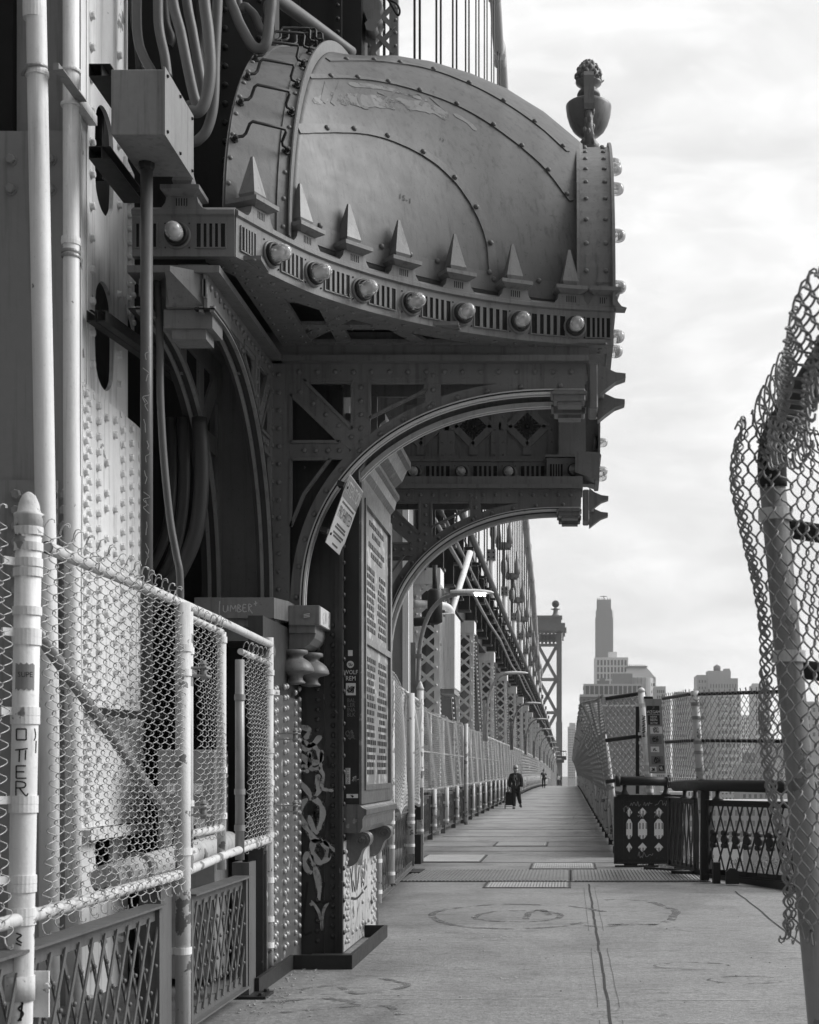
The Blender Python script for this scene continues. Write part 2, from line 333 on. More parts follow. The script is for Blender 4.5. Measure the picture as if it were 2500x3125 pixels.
# ---------------------------------------------------------------- the deck
def deck_material():
    m = bpy.data.materials.new('worn_concrete_deck'); m.use_nodes = True; nt = m.node_tree; N = nt.nodes; L = nt.links; b = N['Principled BSDF']
    g = N.new('ShaderNodeNewGeometry')
    def noise(s, d, mp=(1,1,1), dist=0):
        k = N.new('ShaderNodeMapping'); k.inputs['Scale'].default_value = mp; L.new(g.outputs['Position'], k.inputs[0])
        n = N.new('ShaderNodeTexNoise'); n.inputs['Scale'].default_value = s; n.inputs['Detail'].default_value = d; n.inputs['Roughness'].default_value = .62; n.inputs['Distortion'].default_value = dist
        L.new(k.outputs[0], n.inputs['Vector']); return n.outputs['Fac']
    def mth(op, *a):
        n = N.new('ShaderNodeMath'); n.operation = op
        for i, x in enumerate(a):
            if isinstance(x, (int, float)): n.inputs[i].default_value = x
            else: L.new(x, n.inputs[i])
        return n.outputs[0]
    def mr(x, a, c, d=0., e=1.):
        n = N.new('ShaderNodeMapRange')
        for i, q in enumerate((a, c, d, e)): n.inputs[i+1].default_value = q
        L.new(x, n.inputs[0]); return n.outputs[0]
    grain = mth('ADD', mth('MULTIPLY', mr(noise(48, 3), .32, .68), .5), mth('MULTIPLY', mr(noise(17, 5), .34, .66), .5)); mid = noise(1.1, 6); blot = mr(noise(.55, 6, (1,.6,1), .8), .50, .74)
    # scuffs: thin rings of a distorted noise, mostly lying across the walk
    sc1 = mth('ABSOLUTE', mth('SUBTRACT', noise(.9, 3, (.55, 1.3, 1), 2.2), .5)); scuff = mth('MULTIPLY', mr(sc1, .012, .002), mr(noise(.8, 3), .50, .60))
    sc2 = mth('ABSOLUTE', mth('SUBTRACT', noise(2.1, 4, (.25, 1.6, 1), 1.2), .5)); scuf2 = mth('MULTIPLY', mr(sc2, .020, .002), mr(noise(1.3, 3, (1,1,1)), .50, .62))
    wht = mth('MULTIPLY', mr(noise(7, 4, (.3, 3, 1), .6), .68, .74), mr(noise(.9, 2), .50, .62))
    v = mth('MULTIPLY', .225, mth('ADD', 1.0, mth('MULTIPLY', mth('SUBTRACT', mid, .5), .7)))
    v = mth('MULTIPLY', v, mth('ADD', 1.0, mth('MULTIPLY', mth('SUBTRACT', grain, .5), .85)))
    v = mth('MULTIPLY', v, mth('SUBTRACT', 1.0, mth('MULTIPLY', blot, .48)))
    v = mth('MULTIPLY', v, mth('SUBTRACT', 1.0, mth('MULTIPLY', mr(noise(30, 2), .68, .74), .35)))
    v = mth('MULTIPLY', v, mth('SUBTRACT', 1.0, mth('MULTIPLY', mr(noise(3.2, 6, (.5, 1.5, 1), 1.0), .54, .70), .28)))
    v = mth('MULTIPLY', v, mth('SUBTRACT', 1.0, mth('MULTIPLY', scuff, .42)))
    v = mth('MULTIPLY', v, mth('SUBTRACT', 1.0, mth('MULTIPLY', scuf2, .38)))
    # dirt gathered along both fence lines
    sx = N.new('ShaderNodeSeparateXYZ'); L.new(g.outputs['Position'], sx.inputs[0])
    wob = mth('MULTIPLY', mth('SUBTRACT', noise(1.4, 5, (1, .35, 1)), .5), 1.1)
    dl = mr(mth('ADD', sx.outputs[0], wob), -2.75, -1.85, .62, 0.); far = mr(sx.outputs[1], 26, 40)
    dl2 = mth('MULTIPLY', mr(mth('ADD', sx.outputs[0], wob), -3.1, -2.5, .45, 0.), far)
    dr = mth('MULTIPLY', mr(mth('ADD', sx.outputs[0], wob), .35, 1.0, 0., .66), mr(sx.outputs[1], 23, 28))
    v = mth('MULTIPLY', v, mr(sx.outputs[1], 23.5, 46, 1.0, 1.6))   # brightened with distance: grazing sheen put into the colour
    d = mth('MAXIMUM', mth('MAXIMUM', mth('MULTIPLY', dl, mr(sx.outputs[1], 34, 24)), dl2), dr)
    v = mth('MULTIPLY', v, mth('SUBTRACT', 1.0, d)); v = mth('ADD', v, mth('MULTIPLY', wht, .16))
    c = N.new('ShaderNodeCombineColor')
    for i in range(3): L.new(v, c.inputs[i])
    L.new(c.outputs[0], b.inputs['Base Color']); b.inputs['Roughness'].default_value = .66; b.inputs['Specular IOR Level'].default_value = .5
    bp = N.new('ShaderNodeBump'); bp.inputs['Strength'].default_value = .8; bp.inputs['Distance'].default_value = .010; L.new(mth('ADD', noise(38, 4), mth('MULTIPLY', noise(9, 3), .6)), bp.inputs['Height']); L.new(bp.outputs[0], b.inputs['Normal'])
    return m
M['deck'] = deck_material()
def deck_edge(Y):                                  # right edge of the walkway slab
    if Y < 13: return 3.6
    if Y < 19: return lerp(3.6, 2.95, (Y-13)/6)
    if Y < 22.6: return lerp(2.95, 1.95, (Y-19)/3.6)
    if Y < 23.6: return lerp(1.95, 1.25, (Y-22.6))
    return 1.15
m = MB(); ys = [-14, 0, 6, 10, 13, 16, 19, 20.5, 22.0, 22.6, 23.2, 23.6, 26, 30, 40, 60, 80]+[100+8*i for i in range(46)]
for i in range(len(ys)-1):
    a, b = ys[i], ys[i+1]; ea, eb = deck_edge(a), deck_edge(b); za, zb = deckz(a), deckz(b); xl = -3.5
    n = len(m.v)
    m.v += [(xl,a,za),(ea,a,za),(ea,b,zb),(xl,b,zb),(xl,a,za-.35),(ea,a,za-.35),(ea,b,zb-.35),(xl,b,zb-.35)]
    for f in ((0,1,2,3),(1,5,6,2),(0,3,7,4),(4,7,6,5)): m.f.append(tuple(k+n for k in f)); m.s.append(False)
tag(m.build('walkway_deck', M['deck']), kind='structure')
# joints between the slabs: narrow dark grooves and a few pale sealed ones
gm = MB()
def groove(mb, pts, w, z=.004):
    for (x0, y0), (x1, y1) in zip(pts, pts[1:]):
        d = V((x1-x0, y1-y0, 0)).normalized(); s = V((-d.y, d.x, 0))*w/2
        mb.add([V((x0,y0,z+deckz(y0)))-s, V((x0,y0,z+deckz(y0)))+s, V((x1,y1,z+deckz(y1)))+s, V((x1,y1,z+deckz(y1)))-s], [(0,3,2,1)])
def wobline(x0, y0, x1, y1, n, a):
    return [(lerp(x0,x1,i/n)+random.uniform(-a,a), lerp(y0,y1,i/n)+random.uniform(-a,a)*.5) for i in range(n+1)]
groove(gm, wobline(.268, 20.6, .262, 13.4, 26, .006), .022); groove(gm, wobline(.262, 13.4, .262, 5.5, 24, .006), .018)
groove(gm, wobline(2.18, 19.4, 2.12, 12.2, 18, .01), .02)
for dx in (-.075, .07):
    for (ya, yb) in ((20.0, 14.6), (13.2, 9.9), (9.4, 5.5)): groove(gm, wobline(.265+dx, ya, .265+dx, yb, 8, .003), .003)
for y in (25.4, 30.6, 32.7, 35.3, 39.5, 43.5, 48.5, 52, 58, 64, 71, 79, 88, 98, 112, 127): groove(gm, [(-3.05, y), (.85, y)], .03+.00005*y*y)
groove(gm, [(-2.5, 23.52), (1.9, 23.52)], .03); groove(gm, [(-2.5, 20.98), (2.1, 20.98)], .03); groove(gm, [(-3.1, 28.9), (.9, 28.9)], .07)
tag(gm.build('deck_joints', mat('joint_dirt', .045, .9, .4, 8)), kind='structure')
gp = MB()
for y, x0, x1, wd in ((10.3, -1.9, 1.7, .012), (13.0, -1.55, 2.1, .012), (15.6, -1.2, 2.3, .012), (18.6, -1.9, 2.2, .008)): groove(gp, wobline(x0, y, x1, y-.09, 14, .004), wd, .0045)
tag(gp.build('deck_sealed_joints', mat('worn_sealant', .40, .8, .4, 9, holes=(3, .40, .1))), kind='structure')
# ghost drawings and pale scribbles on the slabs
g1 = MB(); gf = Fr((0,0,0), (1,0,0), (0,1,0), (0,0,1))
def oval(cx, cy, rx, ry, a0, a1, n=14, j=.06): return [(cx+rx*math.cos(lerp(a0,a1,i/n))*(1+random.uniform(-j,j)), cy+ry*math.sin(lerp(a0,a1,i/n))*(1+random.uniform(-j,j))) for i in range(n+1)]
for pts, wd in ((oval(-.55, 16.2, .95, 1.35, .3, 5.6), .045), (oval(-.55, 16.1, .48, .62, 0, 6.2), .04), (oval(.62, 16.6, .55, 1.5, -2.0, 1.9), .05), (oval(-.35, 16.0, .12, .8, .2, 3.4), .04),
    ([(.0, 15.3), (.35, 15.0), (.6, 15.3), (.9, 15.2)], .05), (oval(1.0, 12.0, .3, .22, 0, 5), .014), (oval(1.35, 11.2, .28, .2, .5, 6), .014), ([(-2.05, 10.6), (-1.75, 10.9), (-1.5, 10.5), (-1.2, 10.9), (-1.45, 11.3)], .03), ([(-2.1, 10.1), (-1.7, 10.3), (-1.4, 10.0)], .04), ([(-1.9, 9.7), (-1.3, 10.0), (-1.1, 9.6)], .03)):
    g1.stroke(pts, gf, wd*1.9, .0042, 5, .0003)
tag(g1.build('deck_scribbles', mat('faded_floor_marks', .165, .75, .5, 9, holes=(5.5, .44, .25))), kind='structure')
g2 = MB(); rs = random.Random(4)
def scrib(mb, x, y, l, h, n, fr, wd, off=.0044):
    mb.stroke([(x+l*i/n+rs.uniform(-.3,.3)*l/n, y+rs.uniform(-h,h)) for i in range(n+1)], fr, wd, off, 4, .0003)
for x, y, l, h, n in ((-.62, 11.3, .22, .07, 9), (-.9, 14.1, .45, .1, 10), (-1.5, 14.5, .6, .05, 6), (-.75, 13.9, .25, .1, 6), (2.3, 17.9, .55, .25, 12), (.6, 9.3, .35, .02, 3), (1.1, 9.1, .3, .03, 4)): scrib(g2, x, y, l, h, n, gf, .012)
for a in ([(.02, 46), (.25, 46), (.12, 42.5)], [(.3, 56), (.1, 49)], [(.36, 66), (.3, 61)]): g2.stroke(a, gf, .04, .0044, 4, .0003)
tag(g2.build('deck_chalk_marks', mat('worn_chalk', .42, .8, .4, 9, holes=(9, .46, .1))), kind='structure')
# a scatter of litter and grit along the foot of the pier
g3 = MB()
for i in range(170):
    if i < 120: y = rs.uniform(9.6, 12.0); x = -2.2+abs(rs.gauss(0, .16)); 
    else: x = rs.uniform(-1.9, 2); y = rs.uniform(9.5, 19)
    s = rs.uniform(.003, .009); fr = Fr((x, y, .003), (math.cos(i), math.sin(i), 0), (-math.sin(i), math.cos(i), 0), (0,0,1))
    g3.box((-s, -s*rs.uniform(.4,1), 0), (s, s*.7, s*.6), fr)
tag(g3.build('litter', mat('litter_bits', .32, .7, .9, 30)), kind='stuff', label='small scraps of litter and grit on the slab by the pier foot', category='litter')
# distant ground under the city, far below the bridge
g4 = MB(); g4.add([(-6000,-400,-40),(7000,-400,-40),(7000,9000,-40),(-6000,9000,-40)], [(0,1,2,3)])
tag(g4.build('ground', mat('city_ground', .16, .9, .3, .02)), kind='structure')
# deck plates and gratings
def grating(x0, y0, x1, y1, label, m=None, nb=26, pale=True, cross=True):
    t = thing('floor_grating' if pale else 'expansion_joint_plate', ((x0+x1)/2, (y0+y1)/2, 0), label, 'grating' if pale else 'joint plate', 'pale gratings let into the walkway' if pale else None)
    b = MB(); b.box((x0, y0, -.05), (x1, y1, .006)); b.build('base_plate', M['pale'] if pale else M['plate'], t)
    f = MB()
    for i in range(nb):
        x = lerp(x0+.02, x1-.02, (i+.5)/nb); wd = (x1-x0)/nb*.32
        f.box((x-wd, y0+.02, .0055), (x+wd, y1-.02, .013 if pale else .018))
    if cross:
        for k in range(1, 5): y = lerp(y0, y1, k/5); f.box((x0+.03, y-.012, .0065), (x1-.03, y+.012, .0145))
    f.build('bars', M['pale2'] if pale else M['plate'], t)
    e = MB()
    for a, c in (((x0-.035, y0-.035), (x1+.035, y0)), ((x0-.035, y1), (x1+.035, y1+.035)), ((x0-.035, y0), (x0, y1)), ((x1, y0), (x1+.035, y1))): e.box((a[0], a[1], -.02), (c[0], c[1], .008))
    e.build('rim', M['dark'], t)
    return t
M['pale'] = mat('galvanised_grating', .22, .5, .3, 3, metal=.1, speck=.4); M['pale2'] = mat('galvanised_bars', .45, .5, .3, 3, metal=.1, speck=.3)
grating(-1.15, 19.95, -.02, 21.0-.1, 'nearest pale ribbed grating, just before the dark joint plate')
grating(-.62, 23.75, .40, 25.1, 'pale ribbed grating just beyond the right half of the joint plate')
grating(-2.65, 25.55, -1.57, 27.6, 'large square pale grating beyond the joint plate near the left fence')
grating(-1.58, 30.9, -.5, 32.5, 'farthest of the pale gratings, in the middle of the walkway')
grating(-2.45, 21.05, -.02, 23.4, 'wide grey ribbed steel joint plate across the left half of the walkway', nb=44, pale=False, cross=False)
grating(.04, 21.05, 1.98, 23.4, 'scuffed steel joint plate across the right half of the walkway', nb=36, pale=False, cross=False)
# ---------------------------------------------------------------- the riveted hood over the walkway
ZB, ZT = 5.18, 5.468                               # cornice face
yc_pts = [(-2.33,10.27),(-2.16,10.64),(-1.93,11.06),(-1.62,11.44),(-1.27,11.76),(-.88,12.03),(-.42,12.25),(.04,12.38),(.37,12.42)]
ycur = cat(yc_pts, 12); ycx = np.array([p[0] for p in ycur]); ycy = np.array([p[1] for p in ycur])
def Yc(x): return float(np.interp(x, ycx, ycy))
YR = 15.65                                         # ridge
bx = [(-2.6,2.90),(-2.07,2.92),(-1.61,3.10),(-1.3,3.12),(-.95,3.06),(-.61,2.94),(-.25,2.72),(.0,2.50),(.15,2.36)]
def Bx(x): return float(np.interp(x, [p[0] for p in bx], [p[1] for p in bx]))
def Ax(x): return YR-Yc(max(x, -2.28))-.12
def hoodpt(x, th):
    """th 0 at the front cornice, pi at the rear one"""
    a, b = Ax(x), Bx(x); c, s = math.cos(th), math.sin(th)
    if c < 0: a = 3.2
    return V((x, YR-a*c, 5.52+b*s))
def hoodn(x, th):
    e = 1e-3; a = hoodpt(x+e, th)-hoodpt(x-e, th); b = hoodpt(x, th+e)-hoodpt(x, th-e); n = a.cross(b).normalized()
    return n if n.z > 0 or n.y < 0 and th < PI/2 else -n
hood = thing('tower_hood', (-1.0, 14.5, ZB), 'big riveted steel hood arching from the tower over the walkway, spiked cornice with bulbs below', 'hood')
# shell
nx, nth = 64, 72; m = MB()
xs = [lerp(-2.075, .12, i/nx) for i in range(nx+1)]
vs = [hoodpt(x, PI*j/nth) for x in xs for j in range(nth+1)]
m.add(vs, [(i*(nth+1)+j, (i+1)*(nth+1)+j, (i+1)*(nth+1)+j+1, i*(nth+1)+j+1) for i in range(nx) for j in range(nth)], True)
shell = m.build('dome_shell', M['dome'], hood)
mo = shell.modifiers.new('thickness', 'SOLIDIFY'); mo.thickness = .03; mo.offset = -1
def ray(px, py):
    """where a sight line first meets the hood surface"""
    last = None
    for k in range(2400):
        Y = 10.3+k*.0022; x = (px-CX)*Y/F; z = EH-(py-CY)*Y/F; x = min(max(x, -2.07), .12); u = (Y-YR)/Ax(x)
        if abs(u) >= 1: continue
        if 5.52+Bx(x)*math.sqrt(1-u*u) >= z: return x, math.acos(max(-1, min(1, -u)))
        last = (x, math.acos(-u))
    return last
def seam(px, w, name='seam_strip', rv=.03, step=3.2, off=.0):
    c = cat(px, 6); q = [ray(a, b) for a, b in c]; pts = [hoodpt(*k) for k in q]; nr = [hoodn(*k) for k in q]
    s = MB(); s.ribbon(pts, nr, w, .014, -.003)
    acc = 0; last = pts[0]
    for i in range(1, len(pts)):
        acc += (pts[i]-pts[i-1]).length
        if acc > .30: s.rivet(pts[i]+nr[i]*.011, nr[i], .024, .02); acc = 0
    return s.build(name, M['dome2'], hood)
seam([(627,272),(716,272),(800,283),(890,322),(957,375),(1002,437),(1030,504),(1037,560),(1040,606)], .075)
seam([(651,162),(739,164),(817,174),(896,196),(974,227),(1052,274),(1142,347),(1203,424)], .045)
seam([(690,127),(806,130),(912,148),(1024,194),(1125,258),(1196,320)], .05)
# base flashing round the foot of the shell
fl = MB(); q = [(x, .05) for x in [lerp(-1.98, .08, i/30) for i in range(31)]]
fl.ribbon([hoodpt(*k) for k in q], [hoodn(*k) for k in q], .16, .012, -.003)
for k in q[1::3]: fl.rivet(hoodpt(k[0], .075)+hoodn(*k)*.01, hoodn(*k), .024, .02)
fl.build('base_flashing', M['dome2'], hood)
# stencilled plate numbers
for s, px, py, sz in (('15-1', 853, 420, .07), ('13', 930, 295, .05), ('13', 910, 193, .045)):
    k = ray(px, py); n = hoodn(*k); ea = V((1,0,0))-n*n.x; ea.normalize(); t = MB(); t.text(s, Fr(hoodpt(*k), ea, n.cross(ea), n), sz, .004); t.build('stencil_number', M['ink'], hood)
# scrubbed graffiti: a pale patch with darker ghost strokes
def onhood(px, w, mname, mt, off=.003):
    c = cat(px, 5); q = [ray(a, b) for a, b in c]; s = MB(); s.ribbon([hoodpt(*k) for k in q], [hoodn(*k) for k in q], w, .001, off); return s
gs = MB()
for px, w in (([(700,205),(740,210),(790,214),(850,220),(905,228),(945,246)], .16), ([(735,178),(790,183),(850,196),(900,212)], .07), ([(955,240),(985,258),(1003,276)], .06), ([(660,215),(690,205)], .07)):
    c = cat(px, 6); q = [ray(a, b) for a, b in c]; n = len(q)
    rr = random.Random(n); gs.ribbon([hoodpt(*k) for k in q], [hoodn(*k) for k in q], [w*(.75+.35*rr.random())*(1 if 0 < i < n-1 else .4) for i in range(n)], .001, .0015)
gs.build('scrubbed_patch', mat('scrubbed_paint', .15, .42, .35, 7, holes=(4.5, .40, .12)), hood)
gs = MB()
for px, w in (([(765,188),(755,205),(762,225),(775,228)], .03), ([(795,195),(845,215)], .02), ([(835,190),(800,222)], .02), ([(862,200),(880,198),(892,210),(885,222)], .03), ([(905,205),(940,235)], .03), ([(690,175),(680,215)], .05), ([(720,170),(700,220)], .04)):
    c = cat(px, 5); q = [ray(a, b) for a, b in c]; gs.ribbon([hoodpt(*k) for k in q], [hoodn(*k) for k in q], w, .001, .003)
gs.build('ghost_graffiti', M['dome'], hood)
# the two arch ribs that carry the shell
def rib(x0, x1, a, b, name, z0=5.5, th=.16, rows=(), rr=.022, m=None):
    s = MB(); n = 64; A = []; Bq = []
    fr = Fr((0,0,0), (0,1,0), (0,0,1), (1,0,0))
    for i in range(n+1):
        t = PI*i/n; A.append((YR-a*math.cos(t), z0+b*math.sin(t))); Bq.append((YR-(a-th)*math.cos(t), z0+(b-th)*math.sin(t)))
    s.band(A, Bq, fr, x0, x1); o = s.build(name, m or M['steel'], hood)
    r = MB(); acc = 0; p0 = None
    for i in range(401):
        t = .02+(PI*.62)*i/400; p = V((0, YR-a*math.cos(t), z0+b*math.sin(t)))
        if p0 is not None: acc += (p-p0).length
        p0 = p
        if acc > .26:
            acc = 0; nn = V((0, -math.cos(t)/a, math.sin(t)/b)).normalized()
            for rx in rows: r.rivet(V((rx, p.y, p.z)), nn, rr, .018)
    r.build('rivets', M['steel'], o); WL[o] = WL[hood]
    return o
facerib = rib(.085, .36, 3.26, 2.345, 'river_arch_rib', rows=(.14, .305))
s = MB(); fr = Fr((0,0,0), (0,1,0), (0,0,1), (1,0,0))
A = [(YR-3.30*math.cos(PI*i/64), 5.5+2.385*math.sin(PI*i/64)) for i in range(65)]; B = [(YR-2.95*math.cos(PI*i/64), 5.5+2.05*math.sin(PI*i/64)) for i in range(65)]
s.band(A, B, fr, .36, .385); s.build('rib_flange', M['steel'], hood)
s = MB(); A = [(YR-3.29*math.cos(PI*i/64), 5.5+2.375*math.sin(PI*i/64)) for i in range(65)]; s.band(A, B, fr, .06, .084); s.build('rib_flange', M['steel'], hood)
s = MB()
for (t0, t1) in ((.03, .30), (.31, .50), (.51, .80)):
    A = [(YR-3.14*math.cos(lerp(t0,t1,i/10)), 5.5+2.3*math.sin(lerp(t0,t1,i/10))) for i in range(11)]; B2 = [(YR-3.0*math.cos(lerp(t0,t1,i/10)), 5.5+2.16*math.sin(lerp(t0,t1,i/10))) for i in range(11)]
    s.band(A, B2, fr, -.03, .058)
    for i in (2, 5, 8): s.rivet(V((.015, A[i][0]-.004, A[i][1])), (0,-1,.3), .015, .012)
s.build('jamb_plate', M['steel'], hood)
def LS(x, t, o=0.0):
    """surface of the ladder rib, turned a little toward the walkway"""
    f = (x+2.48)/.41; a, b = lerp(5.15, 4.80, f)+o, lerp(2.82, 2.97, f)+o; return V((x, YR-a*math.cos(t), 5.5+b*math.sin(t)))
def LN(x, t):
    n = (LS(x, t+.01)-LS(x, t-.01)).cross(LS(x+.01, t)-LS(x-.01, t)).normalized(); return n if n.y < 0 or n.z > 0 else -n
nT = 72; s = MB(); vs = []
for i in range(nT+1):
    t = PI*i/nT; vs += [LS(-2.48,t), LS(-2.07,t), LS(-2.07,t,-.16), LS(-2.48,t,-.16)]
s.add(vs, [(4*i+k, 4*i+4+k, 4*i+4+(k+1) % 4, 4*i+(k+1) % 4) for i in range(nT) for k in range(4)]+[(0,1,2,3)])
ladder = s.build('ladder_rib', M['dome2'], hood)
tt = [.01+PI*i/90 for i in range(80)]
s = MB()
for x in (-2.435, -2.12): s.ribbon([LS(x,t) for t in tt], [LN(x,t) for t in tt], .085, .014, -.002)
s.build('edge_angle', M['dome2'], ladder)
s = MB()
s.ribbon([LS(-2.07,t,.0) for t in tt], [V((1,0,0))]*len(tt), .09, .012, .0); s.build('standing_flange', M['steel'], ladder)
s = MB()
for x in (-2.445, -2.105):
    acc = 9; p0 = LS(x, .03)
    for i in range(420):
        t = .03+1.9*i/420; p = LS(x, t, .012); acc += (p-p0).length; p0 = p
        if acc > .21: s.rivet(p, LN(x, t), .019, .016); acc = 0
s.build('rivets', M['steel'], ladder)
for z in (6.17, 6.52, 6.82, 7.10, 7.35, 7.56, 7.74, 7.90):
    t = math.asin((z-5.5)/2.87); A_, B_ = LS(-2.44, t), LS(-2.115, t); n = LN(-2.28, t); up = (LS(-2.28, t+.01)-LS(-2.28, t-.01)).normalized(); ex = (B_-A_).normalized(); W4 = (B_-A_).length
    q = lambda u, h, d: A_+ex*u+up*h+n*d
    s = MB(); s.tube([q(0,0,0), q(0,0,.03), q(.01,.0,.05), q(.05,.012,.055), q(.065,.03,.07), q(.065,.075,.125), q(.08,.09,.14), q(W4-.08,.09,.14), q(W4-.065,.075,.125), q(W4-.065,.03,.07), q(W4-.05,.012,.055), q(W4-.01,0,.05), q(W4,0,.03), q(W4,0,0)], .0115, 8)
    for u in (0, W4): s.lathe([(.03,0),(.03,.012),(.018,.012),(.018,.045),(.01,.05)], q(u,0,.012), n, 6, False)
    s.build('ladder_rung', M['dark'], ladder)
# cornice
def offset_path(path, o):
    out = []
    for i, p in enumerate(path):
        a = V((path[max(i-1,0)][0], path[max(i-1,0)][1], 0)); b = V((path[min(i+1,len(path)-1)][0], path[min(i+1,len(path)-1)][1], 0)); d = (b-a).normalized(); n = V((d.y, -d.x, 0)); out.append((p[0]+n.x*o, p[1]+n.y*o))
    return out
curve = [(p[0], p[1]) for p in ycur]
def sweep(path, prof, mb, cap=True):
    cols = [[(x, y, z) for (x, y) in offset_path(path, o)] for o, z in prof]; n = len(path); k = len(prof); vs = [cols[j][i] for i in range(n) for j in range(k)]
    fs = [(i*k+j, (i+1)*k+j, (i+1)*k+(j+1) % k, i*k+(j+1) % k) for i in range(n-1) for j in range(k)]
    if cap: fs += [tuple(range(k))[::-1], tuple((n-1)*k+j for j in range(k))]
    mb.add(vs, fs)
PROF = [(0,ZB),(.004,ZT-.012),(.022,ZT),(.022,ZT+.03),(-.02,ZT+.06),(-.30,ZT+.07),(-.30,ZB+.10),(-.06,ZB+.02),(-.05,ZB-.004)]
cm = MB()
sweep(curve, PROF, cm); cornice = cm.build('cornice', M['steel'], hood)
for pth in ([(-3.05,10.262),(-2.7,10.262),(-2.335,10.262)], [(.366,12.425),(.366,12.9),(.366,13.35)], [(.366,18.2),(.366,18.9)]): cm = MB(); sweep(pth, PROF, cm); cm.build('cornice_return', M['steel'], hood)
def cpos(px):
    """point on the cornice face seen at this picture column: x, y, tangent, outward normal"""
    best = min(range(len(curve)), key=lambda i: abs(CX+F*curve[i][0]/curve[i][1]-px)); i = best
    a, b = curve[max(i-1,0)], curve[min(i+1,len(curve)-1)]; t = V((b[0]-a[0], b[1]-a[1], 0)).normalized()
    return V((curve[i][0], curve[i][1], 0)), t, V((t.y, -t.x, 0))
glass = bpy.data.materials.new('bulb_glass'); glass.use_nodes = True; b = glass.node_tree.nodes['Principled BSDF']; b.inputs['Base Color'].default_value = (.9,.9,.9,1); b.inputs['Roughness'].default_value = .06; b.inputs['Transmission Weight'].default_value = .72; b.inputs['IOR'].default_value = 1.35; b.inputs['Specular IOR Level'].default_value = .7
BULB = dict()
def lamp(p, t, n, par, r=.075, zo=0):
    fr = Fr(p, t, (0,0,1), n)
    s = MB(); s.lathe([(.096,-.01),(.096,.012),(.088,.016)], fr(0,0,0), n, 24); s.build('lamp_plate', M['steel'], par)
    s = MB(); s.lathe([(.082,0),(.082,.03),(.070,.036),(.062,.03),(.062,.004)], fr(0,0,.012), n, 24)
    for k in range(4): a = PI/4+k*PI/2; s.rivet(fr(.088*math.cos(a)*1.35, .088*math.sin(a)*1.35, .0), n, .007, .008)
    rg = s.build('lamp_ring', M['black'], par)
    s = MB(); s.lathe([(.052,0),(.056,.03),(.060,.07),(.0595,.095),(.052,.122),(.038,.141),(.018,.151),(.002,.153)], fr(0,0,.02), n, 20)
    bo = s.build('bulb', glass, par)
    s = MB(); s.lathe([(.02,0),(.024,.03),(.012,.05),(.004,.09)], fr(0,0,.02), n, 10); s.tube([fr(-.02,0,.07), fr(-.012,.015,.11), fr(0,.02,.12), fr(.012,.015,.11), fr(.02,0,.07)], .004, 6)
    f = s.build('filament_holder', M['paper'], bo); WL[bo] = WL[hood]
def louvre(p, t, n, par, wd, h=.165, k=5):
    fr = Fr(p, t, (0,0,1), n)
    s = MB(); s.box((-wd/2,-h/2,-.012), (wd/2,h/2,.0055), fr); s.build('louvre_slots', M['void'], par)  # flat black panel drawing the shade inside the slots
    s = MB(); e = .008
    for a, c in (((-wd/2-e,-h/2-e),(wd/2+e,-h/2)), ((-wd/2-e,h/2),(wd/2+e,h/2+e)), ((-wd/2-e,-h/2),(-wd/2,h/2)), ((wd/2,-h/2),(wd/2+e,h/2))): s.box((a[0],a[1],-.01), (c[0],c[1],.011), fr)
    for i in range(1, k): x = lerp(-wd/2, wd/2, i/k); s.box((x-wd*.045,-h/2,-.01), (x+wd*.045,h/2,.0135), fr)
    s.build('louvre_bars', M['steel'], par)
def spike(p, t, n, par):
    """obelisk on its flared plate, standing on the cornice"""
    fr = Fr(p, t, n*-1, (0,0,1)); s = MB()
    # cove-sided pedestal
    c = [(-.19,.0),(-.145,.012),(-.115,.05),(-.105,.095),(.105,.095),(.115,.05),(.145,.012),(.19,0)]
    f2 = Fr(p, t, (0,0,1), n*-1); s.prism(c, f2, -.02, .13)
    o = s.build('spike', M['steel'], par)
    s = MB()
    for i in range(5): x = -.036+.018*i; s.box((x-.0035,.028,-.0215),(x+.0035,.08,.0), f2)
    s.build('pedestal_slots', M['void'], o)  # black strips painted as the shade of the slots
    q = lambda w, z, a=0: [fr(-w, .055-w, z), fr(w, .055-w, z), fr(w, .055+w, z), fr(-w, .055+w, z)]
    s = MB(); s.hexa(q(.085,.095)+q(.135,.125)); s.hexa(q(.135,.125)+q(.135,.155)); s.hexa(q(.135,.155)+q(.075,.172)); s.hexa(q(.060,.172)+q(.055,.182))
    s.hexa(q(.062,.182)+q(.070,.21)); s.hexa(q(.070,.21)+q(.009,.49))
    s.build('obelisk', M['steel'], o); WL[o] = WL[hood]
zc = (ZB+ZT)/2
bulbs = (570, 661, 762, 866, 973, 1093, 1210)
for px in bulbs:
    p, t, n = cpos(px); lamp(p+V((0,0,zc))+n*.004, t, n, cornice)
WL[cornice] = WL[hood]
for px, wd in ((523,.2),(612,.3),(705,.3),(808,.31),(914,.32),(1028,.36),(1152,.36),(1262,.25)):
    p, t, n = cpos(px); louvre(p+V((0,0,zc))+n*.004, t, n, cornice, wd*.8)
for px in (548, 646, 746, 852, 962, 1083, 1203, 1275):
    p, t, n = cpos(px); spike(p+V((0,0,ZT+.028)), t, n, cornice)
X1 = V((1,0,0)); Y1 = V((0,1,0)); FN = V((0,-1,0))
lamp(V((-2.735,10.262,zc)), X1, FN, cornice); louvre(V((-2.50,10.262,zc)), X1, FN, cornice, .2); louvre(V((-2.95,10.262,zc)), X1, FN, cornice, .14)
spike(V((-2.70,10.262,ZT+.028)), X1, FN, cornice)
for y in (12.65, 13.1): lamp(V((.30,y,zc)), Y1, X1, cornice)
for y in (18.35, 18.7): lamp(V((.30,y,zc)), Y1, X1, cornice)
